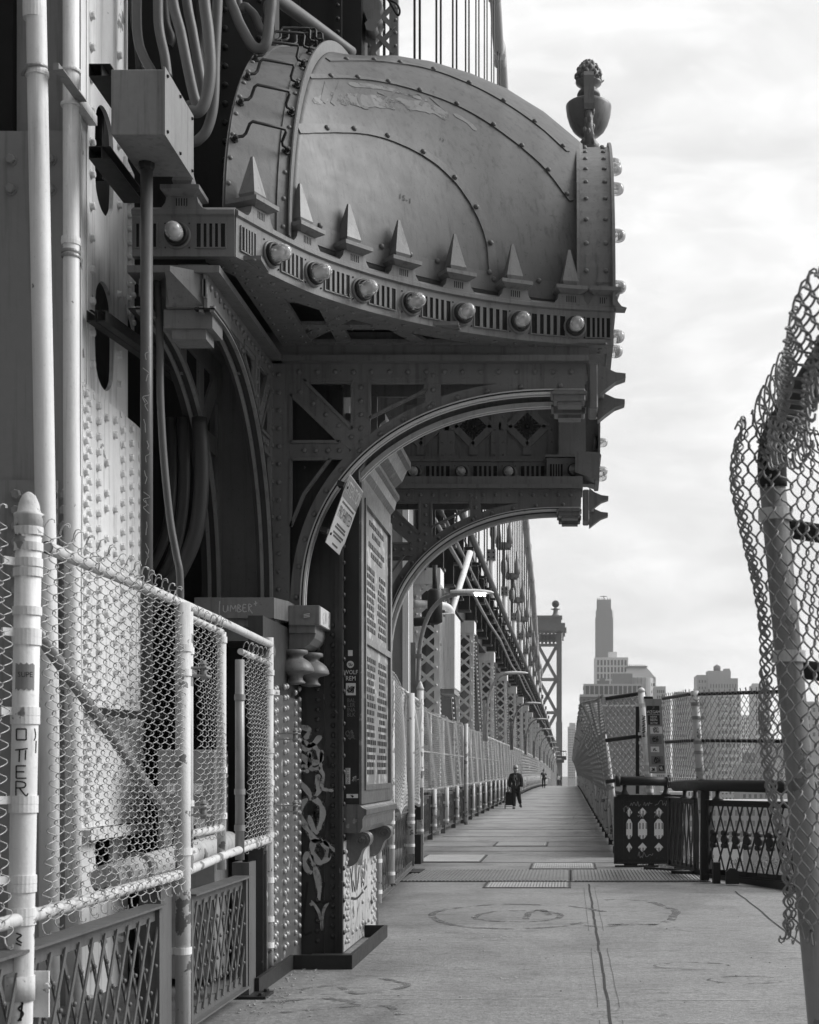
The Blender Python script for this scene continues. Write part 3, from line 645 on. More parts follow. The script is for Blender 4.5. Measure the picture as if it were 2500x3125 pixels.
for t in (.10, .33, .62, .84, .98, 1.1, PI-.12, PI-.32, PI-.5):           # bulbs along the outer face of the river arch
    lamp(V((.31, YR-3.1*math.cos(t), 5.5+2.2*math.sin(t))), V((0, math.sin(t), math.cos(t))), X1, facerib)
WL[facerib] = WL[hood]
# finial on the crown of the river arch
fz = 7.84; fp = V((.20, 15.65, fz)); s = MB()
s.lathe([(.15,0),(.16,.05),(.10,.10),(.07,.2),(.075,.30),(.11,.36),(.115,.40),(.085,.44),(.065,.47),(.11,.50),(.165,.55),(.205,.62),(.230,.70),(.242,.79),(.242,.815),(.225,.83),(.10,.835),(.07,.86),(.068,.90),(.115,.915),(.125,.93),(.11,.965),(.08,.985),(.085,1.01),(.135,1.05),(.14,1.07),(.11,1.075)], fp, (0,0,1), 24)
fin = s.build('finial', M['steel'], hood)
s = MB(); s.lathe([(.10,1.06),(.125,1.10),(.125,1.16),(.10,1.23),(.06,1.275),(.005,1.29)], fp, (0,0,1), 12)
for k in range(5):
    for i in range(9):
        a = 2*PI*(i+.5*(k % 2))/9; r = (.122,.128,.112,.082,.045)[k]; z = (1.09,1.135,1.185,1.23,1.265)[k]; s.sphere(fp+V((r*math.cos(a), r*math.sin(a), z)), .026, 6, 4, (1,1,1.25))
for i in range(7): a = 2*PI*i/7; s.hexa([fp+V((math.cos(a+d)*r, math.sin(a+d)*r, z)) for (r, z) in ((.10,1.03),(.165,1.09)) for d in ((-.25,.25,.12,-.12) if r < .12 else (-.12,.12,.05,-.05))])
s.build('pinecone', M['steel'], fin)
s = MB(); s.ribbon([fp+V((0,-.16,1.04)), fp+V((0,-.175,1.08)), fp+V((0,-.20,1.08)), fp+V((0,-.225,1.03)), fp+V((0,-.235,.9)), fp+V((0,-.26,.72)), fp+V((0,-.25,.66))], [V((0,-1,.2))]*7, .105, .02); s.build('strap', M['steel'], fin)
s = MB(); rr = random.Random(2)
for i in range(34): s.sphere(fp+V((rr.uniform(-.045,.045), -.235+.03*math.sin(i*.5), .66-.34*i/34)), .022, 6, 4, (1,1,1.6))
s.tube([fp+V((0,-.23,.66)), fp+V((0,-.225,.5)), fp+V((.01,-.22,.3))], [.04,.045,.055], 8); s.build('leaf_garland', M['steel'], fin); WL[fin] = WL[hood]
# soffit: lattice of riveted straps under a dark ceiling
s = MB(); n = len(curve)
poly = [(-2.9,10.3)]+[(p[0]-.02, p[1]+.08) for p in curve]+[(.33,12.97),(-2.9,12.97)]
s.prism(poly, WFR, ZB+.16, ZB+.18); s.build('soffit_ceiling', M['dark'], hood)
for y0, y1, z1 in ((12.45,12.98,5.30),(18.05,18.6,5.2)): s = MB(); s.box((-2.60,y0,5.105),(.16,y1,z1)); s.build('lintel', M['steel'], hood)
s = MB()
ring = offset_path(curve, -.04); ring2 = offset_path(curve, -.26)
s.band(ring, ring2, WFR, ZB-.0, ZB+.03)
for a, b, wd, o in (((-2.30,10.35),(-2.30,12.5),.26,.006), ((-2.3,12.44),(.3,12.44),.14,.009), ((-2.3,11.95),(-.9,11.95),.13,.012), ((-2.3,12.40),(-1.62,11.5),.12,.015), ((-1.9,12.4),(-1.9,11.2),.12,.018), ((-1.25,12.42),(-1.55,11.7),.12,.015), ((-.62,12.4),(-.95,12.1),.12,.018), ((-2.28,11.3),(-1.95,11.25),.12,.02)):
    s.bar((a[0],a[1],ZB+o), (b[0],b[1],ZB+o), wd, .03, (0,0,1))
    d = V((b[0]-a[0], b[1]-a[1], 0)); L_ = d.length; d.normalize(); sdv = V((-d.y, d.x, 0))
    k = max(2, int(L_/.16))
    for i in range(k+1):
        for e in (-.32, .32):
            q = V((a[0], a[1], ZB+o))+d*(L_*i/k)+sdv*wd*e; s.rivet(q, (0,0,-1), .014, .012)
for i in range(4, len(ring)-2, 4):
    s.rivet(V((lerp(ring[i][0],ring2[i][0],.3), lerp(ring[i][1],ring2[i][1],.3), ZB)), (0,0,-1), .02, .016); s.rivet(V((lerp(ring[i][0],ring2[i][0],.8), lerp(ring[i][1],ring2[i][1],.8), ZB)), (0,0,-1), .014, .012)
s.build('soffit_straps', M['steel'], hood)
# rear wall under the hood: coffers with leaf rosettes over a cornice with bulbs
rw = MB(); rw.box((-2.5,18.72,5.45), (.1,18.8,7.0)); rear = rw.build('coffered_wall', M['steel'], hood); WL[rear] = WL[hood]
s = MB()
for x in (-2.22,-1.56,-.90,-.18): s.box((x-.10,18.69,5.5),(x+.10,18.719,6.9)); [s.rivet(V((x+e,18.69,5.6+.16*k)), (0,-1,0), .014, .012) for k in range(7) for e in (-.055,.055)]
s.box((-2.5,18.684,5.42),(.1,18.715,5.58)); s.box((-2.5,18.684,6.36),(.1,18.715,6.5)); s.box((-2.5,18.68,5.16),(.1,18.7,5.26))
for i in range(22): s.rivet(V((-2.4+.115*i,18.684,5.53)), (0,-1,0), .014, .012)
for cx in (-1.89,-1.23,-.54):
    cz = 5.96; fr2 = Fr((cx,18.715,cz), (1,0,0), (0,0,1), (0,-1,0))
    for k in range(4):
        a = PI/2*k; s.bar(fr2(.24*math.cos(a),.24*math.sin(a),0), fr2(.24*math.cos(a+PI/2),.24*math.sin(a+PI/2),0), .085, .03, (0,-1,0))
        s.bar(fr2(.24*math.cos(a),.24*math.sin(a),0), fr2(.36*math.cos(a),.36*math.sin(a),0), .10, .026, (0,-1,0))
s.build('coffer_frames', M['steel'], rear)
for cx in (-1.89,-1.23,-.54):
    fr2 = Fr((cx,18.715,5.96), (1,0,0), (0,0,1), (0,-1,0)); s = MB()
    for k in range(8):
        a = PI/4*k; l = .17 if k % 2 == 0 else .12
        for e, w_ in ((0,.03),(.35,.02),(-.35,.02)): s.bar(fr2(0,0,0), fr2(l*(1-abs(e)*.5)*math.cos(a+e), l*(1-abs(e)*.5)*math.sin(a+e), .0), w_, .02+.004*(k % 3), (0,-1,0))
    s.sphere(fr2(0,0,.02), .03, 8, 6); s.build('rosette', M['dark'], rear)
rc = MB(); rc.box((-2.5,18.62,5.22),(-.29,18.679,5.50)); rc.box((-2.5,18.60,5.50),(-.29,18.679,5.53)); rc.box((-.29,18.50,5.19),(.34,18.70,5.52)); rc.box((-.31,18.48,5.53),(.36,18.70,5.56)); rc.box((-.14,18.52,5.565),(.20,18.70,6.9))
rcorn = rc.build('rear_cornice', M['steel'], hood); WL[rcorn] = WL[hood]
for x in (-1.97,-1.37,-.77): lamp(V((x,18.62,5.36)), X1, FN, rcorn)
for x in (-2.27,-1.67,-1.07,-.47): louvre(V((x,18.62,5.36)), X1, FN, rcorn, .3)
lamp(V((.05,18.50,5.36)), X1, FN, rcorn); louvre(V((-.17,18.50,5.36)), X1, FN, rcorn, .16); louvre(V((.26,18.50,5.36)), X1, FN, rcorn, .13)
# brackets --------------------------------------------------------------------------------
def bracket(fr, ka, name, m0, par, lit_edges=True):
    """pierced quarter-arch bracket; local a runs out from the pier, b is height, d is thickness (two leaves)"""
    W_ = 2.70*ka; zt, zf = 5.05, 2.96
    pa = lambda px: (px-565)/670*W_                # picture columns of the front bracket
    pz = lambda py: EH-(py-CY)*12.5/F
    def arc(off, n=40):
        ca, cb = pa(1180), zf; ra = pa(1180)-pa(636)+off*1.0; rb = pz(824)-zf+off; e = 2/2.25; out = []
        for i in range(n+1):
            t = PI/2*i/n; out.append((ca-ra*math.cos(t)**e, cb+rb*math.sin(t)**e))
        return out+[(pa(1232), cb+rb)]
    root = MB(); leaf = []
    for d0 in (0.0, .44):
        root.band(arc(.10), arc(.0), fr, d0, d0+.022)                       # arch plate
        root.box((0.0, zf-.15, d0+.003), (pa(610), zt, d0+.025), fr)              # post
        root.box((pa(610)+.001, zt-.17, d0+.003), (W_, zt, d0+.025), fr)          # head rail
        def rail(p, q, w, o): root.bar(fr(*p, d0+o), fr(*q, d0+o), w, .022, fr.en)
        rail((pa(600),pz(798)), (pa(772),pz(948)), .17, .006)               # diagonal
        rail((pa(760),pz(780)), (pa(760),pz(945)), .16, .009)               # upright
        rail((pa(912),pz(780)), (pa(912),pz(868)), .13, .009)
        rail((pa(600),pz(948)), (pa(735),pz(948)), .15, .012)               # cross rail
        rail((pa(1160),pz(790)), (pa(1235),pz(790)), .12, .012)
    o = root.build(name, m0, par); WL[o] = WL[par]
    r = MB()
    for i, q in enumerate(arc(.05)):
        if i % 3 == 1: r.rivet(fr(q[0], q[1], -.001), fr.en*-1, .024, .018)
    for k in range(14): r.rivet(fr(pa(587), zf+.02+.152*k, .002), fr.en*-1, .022, .016)
    for k in range(16): r.rivet(fr(pa(630)+k*W_*.057, zt-.07, .002), fr.en*-1, .024, .018)
    for (p, q, k) in (((632,825),(740,920),4), ((760,815),(760,930),4), ((640,948),(715,948),3), ((912,790),(912,850),2)):
        for i in range(k+1): r.rivet(fr(lerp(pa(p[0]),pa(q[0]),i/k), lerp(pz(p[1]),pz(q[1]),i/k), .006), fr.en*-1, .022, .016)
    r.build('rivets', m0, o)
    # flange angles along the inner curve, painted pale as if their edges catch the light
    for d0 in (-.045, .03, .395, .47):
        s = MB(); s.band(arc(.012), arc(-.028), fr, d0, d0+.028); s.build('arch_flange', M['edge'] if lit_edges else m0, o)
    for d0 in (-.10, .36):
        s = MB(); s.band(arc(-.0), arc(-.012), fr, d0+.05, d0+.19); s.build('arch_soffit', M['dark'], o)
    s = MB(); s.box((-.03, zt, -.09), (W_+.02, zt+.05, .55), fr); s.box((-.06,zf-.2,-.06), (-.001,zt-.002,.55), fr); s.build('top_flange', m0, o)
    # panel frames round the openings
    s = MB()
    for ring in ([(640,800),(742,800),(742,903)], [(612,830),(612,930),(715,930)], [(778,797),(897,797),(897,822),(778,880)], [(612,966),(695,966),(640,1040),(612,1108)]):
        c = [(pa(a), pz(b)) for a, b in ring]
        for i in range(len(c)): s.bar(fr(*c[i], -.006), fr(*c[(i+1) % len(c)], -.006), .026, .03, fr.en)
    s.build('panel_beading', m0, o)
    if not lit_edges: return o
    # end caps at the tip and a pair of thorn-shaped drops
    for d0 in (-.10, .36):
        s = MB(); z1 = zf+(pz(824)-zf); s.box((pa(1165), z1-.105, d0), (pa(1233), z1-.001, d0+.2), fr, .01); s.box((pa(1160), z1-.05, d0-.02), (pa(1236), z1-.028, d0+.22), fr); s.box((pa(1175), z1-.135, d0+.02), (pa(1225), z1-.106, d0+.18), fr); s.build('tip_block', m0, o)
    s = MB(); zz = zt-.10; s.box((W_+.021, zz-.28, .0), (W_+.10, zz+.10, .42), fr, .012)
    s.lathe([(.055,-.05),(.06,.0),(.03,.05),(.03,.16),(.055,.2)], fr(W_+.10, zz-.10, .20), fr.eb, 12)
    for z1, d1 in ((zz+.0, .10), (zz-.17, .30)):
        pr = [(W_+.10, z1+.12), (W_+.16, z1+.07), (W_+.25, z1+.03), (W_+.335, z1+.02), (W_+.335, z1-.02), (W_+.25, z1-.05), (W_+.17, z1-.11), (W_+.12, z1-.15), (W_+.10, z1-.16)]
        s.prism(pr, fr, d1-.09, d1+.05)
    s.build('thorn_drop', m0, o)
    return o
bracket(Fr((-2.56,12.5,0), (1,0,0), (0,0,1), (0,1,0)), 1.0, 'arch_bracket', M['dark2'] if 'dark2' in M else M['steel'], hood)
bracket(Fr((-2.56,18.1,0), (1,0,0), (0,0,1), (0,1,0)), 1.0, 'arch_bracket', M['steel'], hood)
bracket(Fr((-2.52,12.55,0), (0,-1,0), (0,0,1), (-1,0,0)), .86, 'arch_bracket', M['steel'], hood, lit_edges=False)
# big faceted boss at the tip of the left bracket
s = MB(); c = V((-2.68,10.24,4.96)); q = lambda w, y: [c+V((-w,y,-w)), c+V((w,y,-w)), c+V((w,y,w)), c+V((-w,y,w))]
s.hexa(q(.135,.02)+q(.135,.14)); s.hexa(q(.108,0)+q(.125,.019)); t4 = [c+V((-.095,-.15,.06)), c+V((-.06,-.15,.06)), c+V((-.06,-.15,.095)), c+V((-.095,-.15,.095))]; s.hexa(t4+q(.108,-.001)); s.box((-2.84,10.30,4.69),(-2.50,10.60,4.82)); s.box((-2.79,10.32,4.62),(-2.55,10.55,4.689)); s.box((-2.76,10.39,4.821),(-2.56,10.6,5.17))
s.build('faceted_boss', M['steel'], hood)
# ---------------------------------------------------------------- the pale tower leg at the left
def sx(px, py, X):
    Y = X*F/(px-CX); return Y, EH-(py-CY)*Y/F
XL = -3.35
leg = thing('tower_column', (-4.2, 10.8, 0), 'pale bolted steel tower leg at the left edge with oval access holes', 'tower leg')
LF = Fr((XL,0,0), (0,1,0), (0,0,1), (1,0,0))
def holed(mb, fr, a0, a1, b0, b1, ca, cb, ra, rb, d0, d1, n=40):
    """plate with one oblong hole"""
    A = []; B = []
    for i in range(n+1):
        t = 2*PI*i/n; c, s_ = math.cos(t), math.sin(t)
        A.append((ca+ra*c, cb+(rb-ra)*(1 if s_ > 1e-6 else -1 if s_ < -1e-6 else 0)*min(1, abs(s_)*2.5)+ra*s_ if rb > ra else cb+rb*s_))
        k = min((a1-ca)/c if c > 1e-6 else (a0-ca)/c if c < -1e-6 else 9e9, (b1-cb)/s_ if s_ > 1e-6 else (b0-cb)/s_ if s_ < -1e-6 else 9e9); B.append((ca+k*c, cb+k*s_))
    # square off the corners of the outer boundary
    for cc in ((a0,b0),(a0,b1),(a1,b0),(a1,b1)):
        j = min(range(len(B)), key=lambda q: (B[q][0]-cc[0])**2+(B[q][1]-cc[1])**2); B[j] = cc
    B[-1] = B[0]; A[-1] = A[0]
    mb.band(A, B, fr, d0, d1)
s = MB(); Y0, Y1_ = 10.16, 11.16
cuts = [(-.6, 1.35, 1.18), (1.35, 3.4, None), (3.4, 5.55, 4.72), (5.55, 7.0, 5.98), (7.0, 9.2, None)]
for b0, b1, cb in cuts:
    if cb is None: s.box((Y0,b0,-.03), (Y1_,b1,0), LF)
    else: holed(s, LF, Y0, Y1_, b0, b1, 10.60, cb, .215, .385 if cb > 2 else .15+.0 if b1-b0 < 1 else .385, -.03, 0)
side = s.build('side_plate', M['leg'], leg)
s = MB(); s.box((-4.4,10.2,-1), (-3.86,11.5,9.2)); s.build('hollow_core', M['void'], leg)  # black box behind the holes, standing in for the hollow's shade
s = MB(); s.box((-3.80,10.55,-1),(-3.72,10.68,9)); s.box((-3.85,10.25,-1),(-3.40,10.30,9)); s.build('inner_web', M['legf'], leg)
s = MB(); s.box((XL-.03,10.0,-1),(XL+.012,10.155,9.2)); s.box((XL-.03,10.0,3.6),(XL+.03,10.03,9.2)); s.build('corner_angle', M['leg'], leg)
s = MB(); s.box((XL-.03,10.163,3.6),(XL+.016,10.19,9.2)); s.build('cover_strip', M['leg'], leg)
s = MB(); s.box((-7.5,10.0,-1),(XL-.04,10.06,5.94)); front = s.build('front_plate', M['legf'], leg)
s = MB(); s.box((-7.5,9.955,-1),(XL-.12,9.999,3.56)); s.build('splice_plate', M['legf'], leg)
s = MB(); s.box((-7.5,10.7,5.9),(XL-.05,10.75,9.2)); s.build('upper_recess', M['void'], leg)  # black sheet painted in for the shade of the recess
s = MB()
for px in (24, 107, -60):
    for py in (337, 399): s.hexbolt(P(px,py,10.0)+V((0,-.001,0)), (0,-1,0), .034, .034)
for px in (-38, 36, 108, 138):
    for k in range(18): s.hexbolt(V(((px-CX)*9.955/F, 9.954, 3.46-.108*k)), (0,-1,0), .036, .036)
s.build('hex_bolts', M['legf'], leg)
gus = [sx(169,804,XL), sx(279,892,XL), sx(299,912,XL), (11.46,2.0), (11.46,1.2), (10.02,1.2)]
s = MB(); s.prism([(a,b) for a,b in gus], LF, .0015, .022); s.build('gusset_plate', M['leg'], leg)
s = MB(); a0 = sx(265,378,XL); s.prism([(11.04,6.2),(11.26,6.15),(11.26,4.95),(11.15,5.05),(11.04,5.15)], LF, .001, .02); s.build('splice_plate', M['leg'], leg)
s = MB()
rb = random.Random(9)
for k in range(26): s.hexbolt(LF(10.30, 7.1-.222*k if 7.1-.222*k > 4.2 else -.1, .001), (1,0,0), .027, .03) if 7.1-.222*k > 4.2 else None
for k in range(26):
    z = 6.9-.222*k
    if z > 4.0 and not (5.3 < z < 5.7): s.hexbolt(LF(10.92, z, .001), (1,0,0), .026, .03)
for k in range(11): s.hexbolt(LF(11.11, 6.1-.105*k, .021), (1,0,0), .022, .026); s.hexbolt(LF(11.2, 6.05-.105*k, .021), (1,0,0), .022, .026)
top = lambda Y: lerp(gus[0][1], gus[1][1], (Y-gus[0][0])/(gus[1][0]-gus[0][0]))
for Y, o in ((10.10,0), (10.17,.054), (10.37,.02), (10.55,.06), (10.75,.03), (10.93,.06), (11.15,.0), (11.38,.03), (11.43,.085)):
    z = min(top(Y) if Y < 11.3 else gus[2][1]-.02, 9)-.07-o
    while z > 1.25:
        if not (Y in (10.55, 10.75) and rb.random() < .42): s.hexbolt(LF(Y, z, .022), (1,0,0), .026, .030)
        z -= .108
for k in range(8): s.hexbolt(LF(10.30, 1.1-.22*k, .001), (1,0,0), .027, .03); s.hexbolt(LF(10.95, 1.0-.22*k, .001), (1,0,0), .027, .03)
s.build('hex_bolts', M['leg'], leg)
s = MB(); s.box((10.0,1.12,.0),(11.5,1.19,.10), LF); s.box((10.0,2.02,.023),(11.46,2.06,.035), LF); s.build('ledge_angle', M['leg'], leg)
# dark wall and shaft of the tower behind the leg
dk = thing('tower_shaft', (-3.2, 13.2, 0), 'dark riveted steel shaft of the tower rising behind the pale leg and the hood', 'tower')
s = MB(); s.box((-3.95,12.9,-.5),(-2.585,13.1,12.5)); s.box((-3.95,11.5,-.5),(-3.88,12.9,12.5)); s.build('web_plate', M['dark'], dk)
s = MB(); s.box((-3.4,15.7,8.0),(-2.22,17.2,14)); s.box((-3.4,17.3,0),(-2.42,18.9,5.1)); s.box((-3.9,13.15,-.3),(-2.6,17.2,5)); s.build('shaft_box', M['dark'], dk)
s = MB(); s.box((-3.25,15.60,8.0),(-3.12,15.69,14)); s.box((-2.50,15.60,8.0),(-2.42,15.69,14)); s.box((-2.95,15.62,8.0),(-2.87,15.69,14)); s.build('edge_angle', M['dark'], dk)
s = MB()
for k in range(40): s.rivets([V((-3.185,15.6,8.3+.14*k)), V((-2.46,15.6,8.3+.14*k)), V((-2.75,15.695,8.2+.28*k))], (0,-1,0), .024, .02)
for k in range(70):
    s.rivet(V((-3.02+.0*k,12.9,1.0+.165*k)), (0,-1,0), .03, .022); s.rivet(V((-2.72,12.9,1.08+.165*k)), (0,-1,0), .03, .022)
s.build('rivets', M['dark'], dk)
lc = MB()
for x in (-2.14,-1.90): lc.box((x-.045,15.9,8.2),(x+.045,16.0,14))
for k in range(22): lc.bar((-2.14,15.89,8.3+.26*k), (-1.90,15.89,8.3+.26*(k+1)), .05, .012, (0,1,0)); lc.bar((-1.90,15.875,8.3+.26*k), (-2.14,15.875,8.3+.26*(k+1)), .05, .012, (0,1,0))
lo = lc.build('laced_strut', M['legf'], dk)
s = MB()
for k in range(40): s.rivets([V((-2.16,15.9,8.3+.14*k)), V((-1.88,15.9,8.3+.14*k))], (0,-1,0), .018, .02)
s.build('rivets', M['legf'], lo); WL[lo] = WL[dk]
s = MB()
s.lathe([(.10,-.1),(.12,-.1),(.12,.1),(.10,.1)], P(785,22,15.9), (0,-1,0), 16); s.lathe([(.09,-.1),(.09,.14)], P(790,48,15.9), (0,-1,0), 6); s.lathe([(.07,-.1),(.07,.18)], P(786,70,15.9), (0,-1,0), 6); s.box(tuple(P(762,76,16.0)), tuple(P(806,0,16.15)))
s.build('bolted_pin', M['legf'], dk)
# ---------------------------------------------------------------- pier beside the walkway
pier = thing('tower_pier', (-2.3, 12.7, 0), 'dark riveted pier on the left of the walkway, sprayed with graffiti, carrying the arch bracket', 'pier')
s = MB(); s.box((-2.55,12.75,0),(-1.975,15.2,2.05)); s.box((-2.55,12.76,2.05),(-1.985,15.2,5.1)); s.build('front_plate', M['pier'], pier)
s = MB(); s.box((-1.974,12.77,.02),(-1.962,14.9,.98)); s.build('scraped_side_plate', M['pierl'], pier)
s = MB(); s.box((-2.46,11.25,0),(-2.345,12.74,2.78)); s.build('return_wall', M['pier'], pier)
s = MB(); s.box((-2.344,11.27,.0),(-2.32,12.73,2.2)); s.build('scraped_return_plate', M['pierl2'] if 'pierl2' in M else M['pierl'], pier)
s = MB(); s.box((-1.99,12.70,0),(-1.96,12.76,4.9)); s.box((-2.03,12.725,0),(-1.991,12.749,4.9)); s.box((-2.13,12.735,0),(-2.122,12.749,2.75)); s.build('corner_angle', M['pier'], pier)
s = MB()
for k in range(32):
    z = .12+.087*k
    s.rivet(V((-2.185,12.749,z)), (0,-1,0), .024, .018); s.rivet(V((-2.05,12.749,z+.04)), (0,-1,0), .024, .018)
    s.rivet(V((-1.96,12.74,z*1.6)), (1,0,0), .022, .02)
s.build('front_rivets', M['pier'], pier)
s = MB()
for k in range(25):
    z = .12+.088*k
    for y, dz in ((11.55,0),(11.62,.012),(11.95,.04),(12.05,.05),(12.42,.02),(12.6,.06)): s.rivet(V((-2.32,y,z+dz)), (1,0,0), .026, .024)
s.build('return_rivets', M['rivetl'] if 'rivetl' in M else M['pierl'], pier)
s = MB(); rs = random.Random(3)
for k in range(9):
    z = .10+.098*k
    for y, dz in ((12.86,.0),(12.93,.03),(13.0,-.01),(13.9,.06),(14.55,.0),(14.7,.03),(14.8,.0)):
        if rs.random() < .94: s.rivet(V((-1.962,y,z+dz)), (1,0,0), .024, .022)
for y in (13.25,13.5,13.75,14.1,14.3): s.rivet(V((-1.962,y,.93)), (1,0,0), .024, .022); s.rivet(V((-1.962,y,.14)), (1,0,0), .024, .022)
s.build('side_rivets', M['pierl'], pier)
# kerb plates round the foot
s = MB(); s.box((-2.215,11.80,.001),(-1.745,11.83,.115)); s.box((-1.775,11.831,.001),(-1.746,14.1,.115)); s.box((-1.961,14.07,.001),(-1.776,14.1,.115)); s.box((-2.245,10.5,.001),(-2.216,11.83,.115)); s.box((-2.215,11.831,.001),(-1.776,12.69,.02)); s.build('kerb_plate', M['dark'], pier)
# console blocks under the bracket feet, with bell shaped drops
s = MB()
s.box((-2.33,12.2,2.80),(-2.075,13.3,2.965), ch=.004); s.box((-2.335,12.24,2.74),(-2.12,13.28,2.80))
s.box((-3.05,11.95,2.83),(-2.40,12.74,3.0), ch=.004); s.hexa([V((-2.40,11.95,2.83)),V((-2.331,12.2,2.83)),V((-2.331,12.74,2.83)),V((-2.40,12.74,2.83)),V((-2.40,11.95,2.998)),V((-2.331,12.2,2.998)),V((-2.331,12.74,2.998)),V((-2.40,12.74,2.998))])
fr = Fr((0,0,0), (1,0,0), (0,0,1), (0,1,0))
s.prism([(-2.12,2.74),(-2.13,2.70),(-2.17,2.65),(-2.22,2.62),(-2.34,2.60),(-2.34,2.74)], fr, 12.28, 13.26)
s.box((-3.0,12.02,2.77),(-2.40,12.73,2.83)); s.prism([(-2.38,2.77),(-2.40,2.72),(-2.45,2.66),(-2.95,2.66),(-2.95,2.77)], fr, 12.1, 12.73)
con = s.build('console', M['steel'], pier)
for x, y in ((-2.29,12.28), (-2.22,12.62)):
    s = MB(); s.lathe([(.10,.0),(.105,-.012),(.105,-.03),(.08,-.04),(.065,-.05),(.065,-.065),(.10,-.085),(.13,-.11),(.15,-.145),(.158,-.175),(.150,-.185),(.075,-.205),(.06,-.22),(.065,-.25),(.085,-.27),(.08,-.28),(.02,-.29)], (x,y,2.60), (0,0,1), 28); s.build('bell_drop', M['steel'], pier)
# graffiti on pier -------------------------------------------------------------------------
FF = Fr((0,12.735,0), (1,0,0), (0,0,1), (0,-1,0))
def zq(zx, zy): px, py = 552+.32*zx, 1518+.32*zy; return ((px-CX)*12.735/F, EH-(py-CY)*12.735/F)
s = MB(); g0 = MB()
for pts, w_ in (([(285,120),(310,60),(250,45),(200,95),(225,110)], 22), ([(265,130),(320,165),(375,110),(380,95)], 22), ([(240,110),(290,190),(330,160),(375,205),(385,260),(330,270),(310,200)], 24),
    ([(205,240),(260,230),(310,290),(260,310),(310,335)], 22), ([(395,190),(385,310),(405,360),(395,440),(470,460)], 16), ([(315,210),(320,310),(385,310)], 18), ([(225,380),(300,460),(330,520)], 22), ([(370,350),(365,420),(375,460),(340,510)], 20),
    ([(300,510),(255,560),(255,640),(310,720),(345,780),(400,790)], 26), ([(330,500),(385,550),(400,620),(370,720)], 24), ([(310,620),(330,700),(370,740)], 24), ([(395,790),(430,840),(430,900),(380,930),(335,870),(340,800),(395,790)], 26),
    ([(405,790),(490,860)], 18), ([(305,860),(280,920),(300,980),(330,1000)], 22), ([(345,950),(370,1050),(385,1180)], 26), ([(320,880),(345,960)], 20), ([(325,1180),(375,1260),(395,1380)], 12), ([(440,1190),(405,1250),(395,1380)], 12), ([(320,1195),(330,1215)], 16)):
    if w_ > 13: g0.stroke([zq(*p) for p in pts], FF, w_*.32*12.735/F*2.0, .0035, 6, .0005)
    s.stroke([zq(*p) for p in pts], FF, w_*.32*12.735/F*1.35, .0045, 6, .0008, .45)
g0.build('spray_graffiti_haze', mat('spray_haze', .20, .5, .5, 14, holes=(60, .44, .2)), pier)
s.build('spray_graffiti', mat('pale_spray', .42, .5, .5, 7, holes=(9, .27, .2)), pier)
s = MB()
for pts in ([(445,560),(430,640),(440,720)], [(450,840),(440,900)], [(410,1060),(395,1190),(460,1180)], [(300,1060),(270,1380),(330,1390)], [(430,230),(440,310)], [(340,560),(350,640),(335,600),(362,610)]): s.stroke([zq(*p) for p in pts], FF, .02, .0055, 5, .0008)
s.build('black_graffiti', M['ink'], pier)
SF = Fr((-1.961,0,0), (0,1,0), (0,0,1), (1,0,0)); s = MB(); rs = random.Random(12)
for pts in ([(13.15,.72),(13.3,.5),(13.22,.62),(13.4,.78),(13.45,.5),(13.3,.6)], [(13.5,.75),(13.55,.5),(13.7,.7),(13.62,.55)], [(13.8,.78),(13.85,.5),(13.95,.7),(14.0,.5),(14.1,.75)], [(13.2,.45),(13.6,.42),(14.2,.48)]): s.stroke(pts, SF, .022, .003, 6, .0008)
s.build('black_tag', M['ink'], pier)
s = MB()
for i in range(9): y = rs.uniform(12.9,14.7); z = rs.uniform(.2,.9); s.stroke([(y,z),(y+rs.uniform(-.05,.2),z-.15),(y+rs.uniform(-.1,.1),z-.35)], SF, .012, .002, 5, .0006)
s.build('pale_drips', M['chalk'], pier)
# tags on the consoles
s = MB(); CF = Fr((-2.70,11.95,2.915), (1,0,0), (0,0,1), (0,-1,0))
for pts in ([(-.14,.055),(-.145,-.03),(-.14,-.065)], [(-.11,.02),(-.11,-.025),(-.085,-.03),(-.075,.02),(-.072,-.025)], [(-.055,-.03),(-.05,.02),(-.03,-.01),(-.012,.02),(-.008,-.03)], [(.008,.03),(.005,-.03),(.035,-.022),(.01,.0),(.03,.012),(.008,.03)], [(.075,.025),(.05,.025),(.05,-.028),(.08,-.028)], [(.05,0),(.07,0)], [(.095,-.03),(.095,.03),(.12,.015),(.097,.0),(.125,-.045)], [(.135,.03),(.165,.04)], [(.15,.055),(.152,.015)]): s.stroke(pts, CF, .0075, .003, 5, .0006)
s.build('chalk_tag', M['chalk'], pier)
s = MB(); CF2 = Fr((-2.075,12.75,2.885), (0,1,0), (0,0,1), (1,0,0)); rs = random.Random(8)
s.box((-.5,-.075,.001),(.5,.075,.002), CF2); s.build('scrubbed_patch', M['edge'], pier)
s = MB()
for i, x in enumerate((-.36,-.24,-.1,.03,.17,.32)): s.stroke([(x-.04,-.05),(x-.03,.05),(x+.01,-.04),(x+.04,.05)] if i % 2 else [(x+.03,.04),(x-.03,.0),(x+.03,-.05),(x-.02,-.05)], CF2, .016, .003, 5, .0006)
s.build('pale_tag', M['chalk'], pier)
def disc(mb, fr, r, off, n=24): mb.add([fr(r*math.cos(2*PI*k/n), r*math.sin(2*PI*k/n), off) for k in range(n)], [tuple(range(n))])
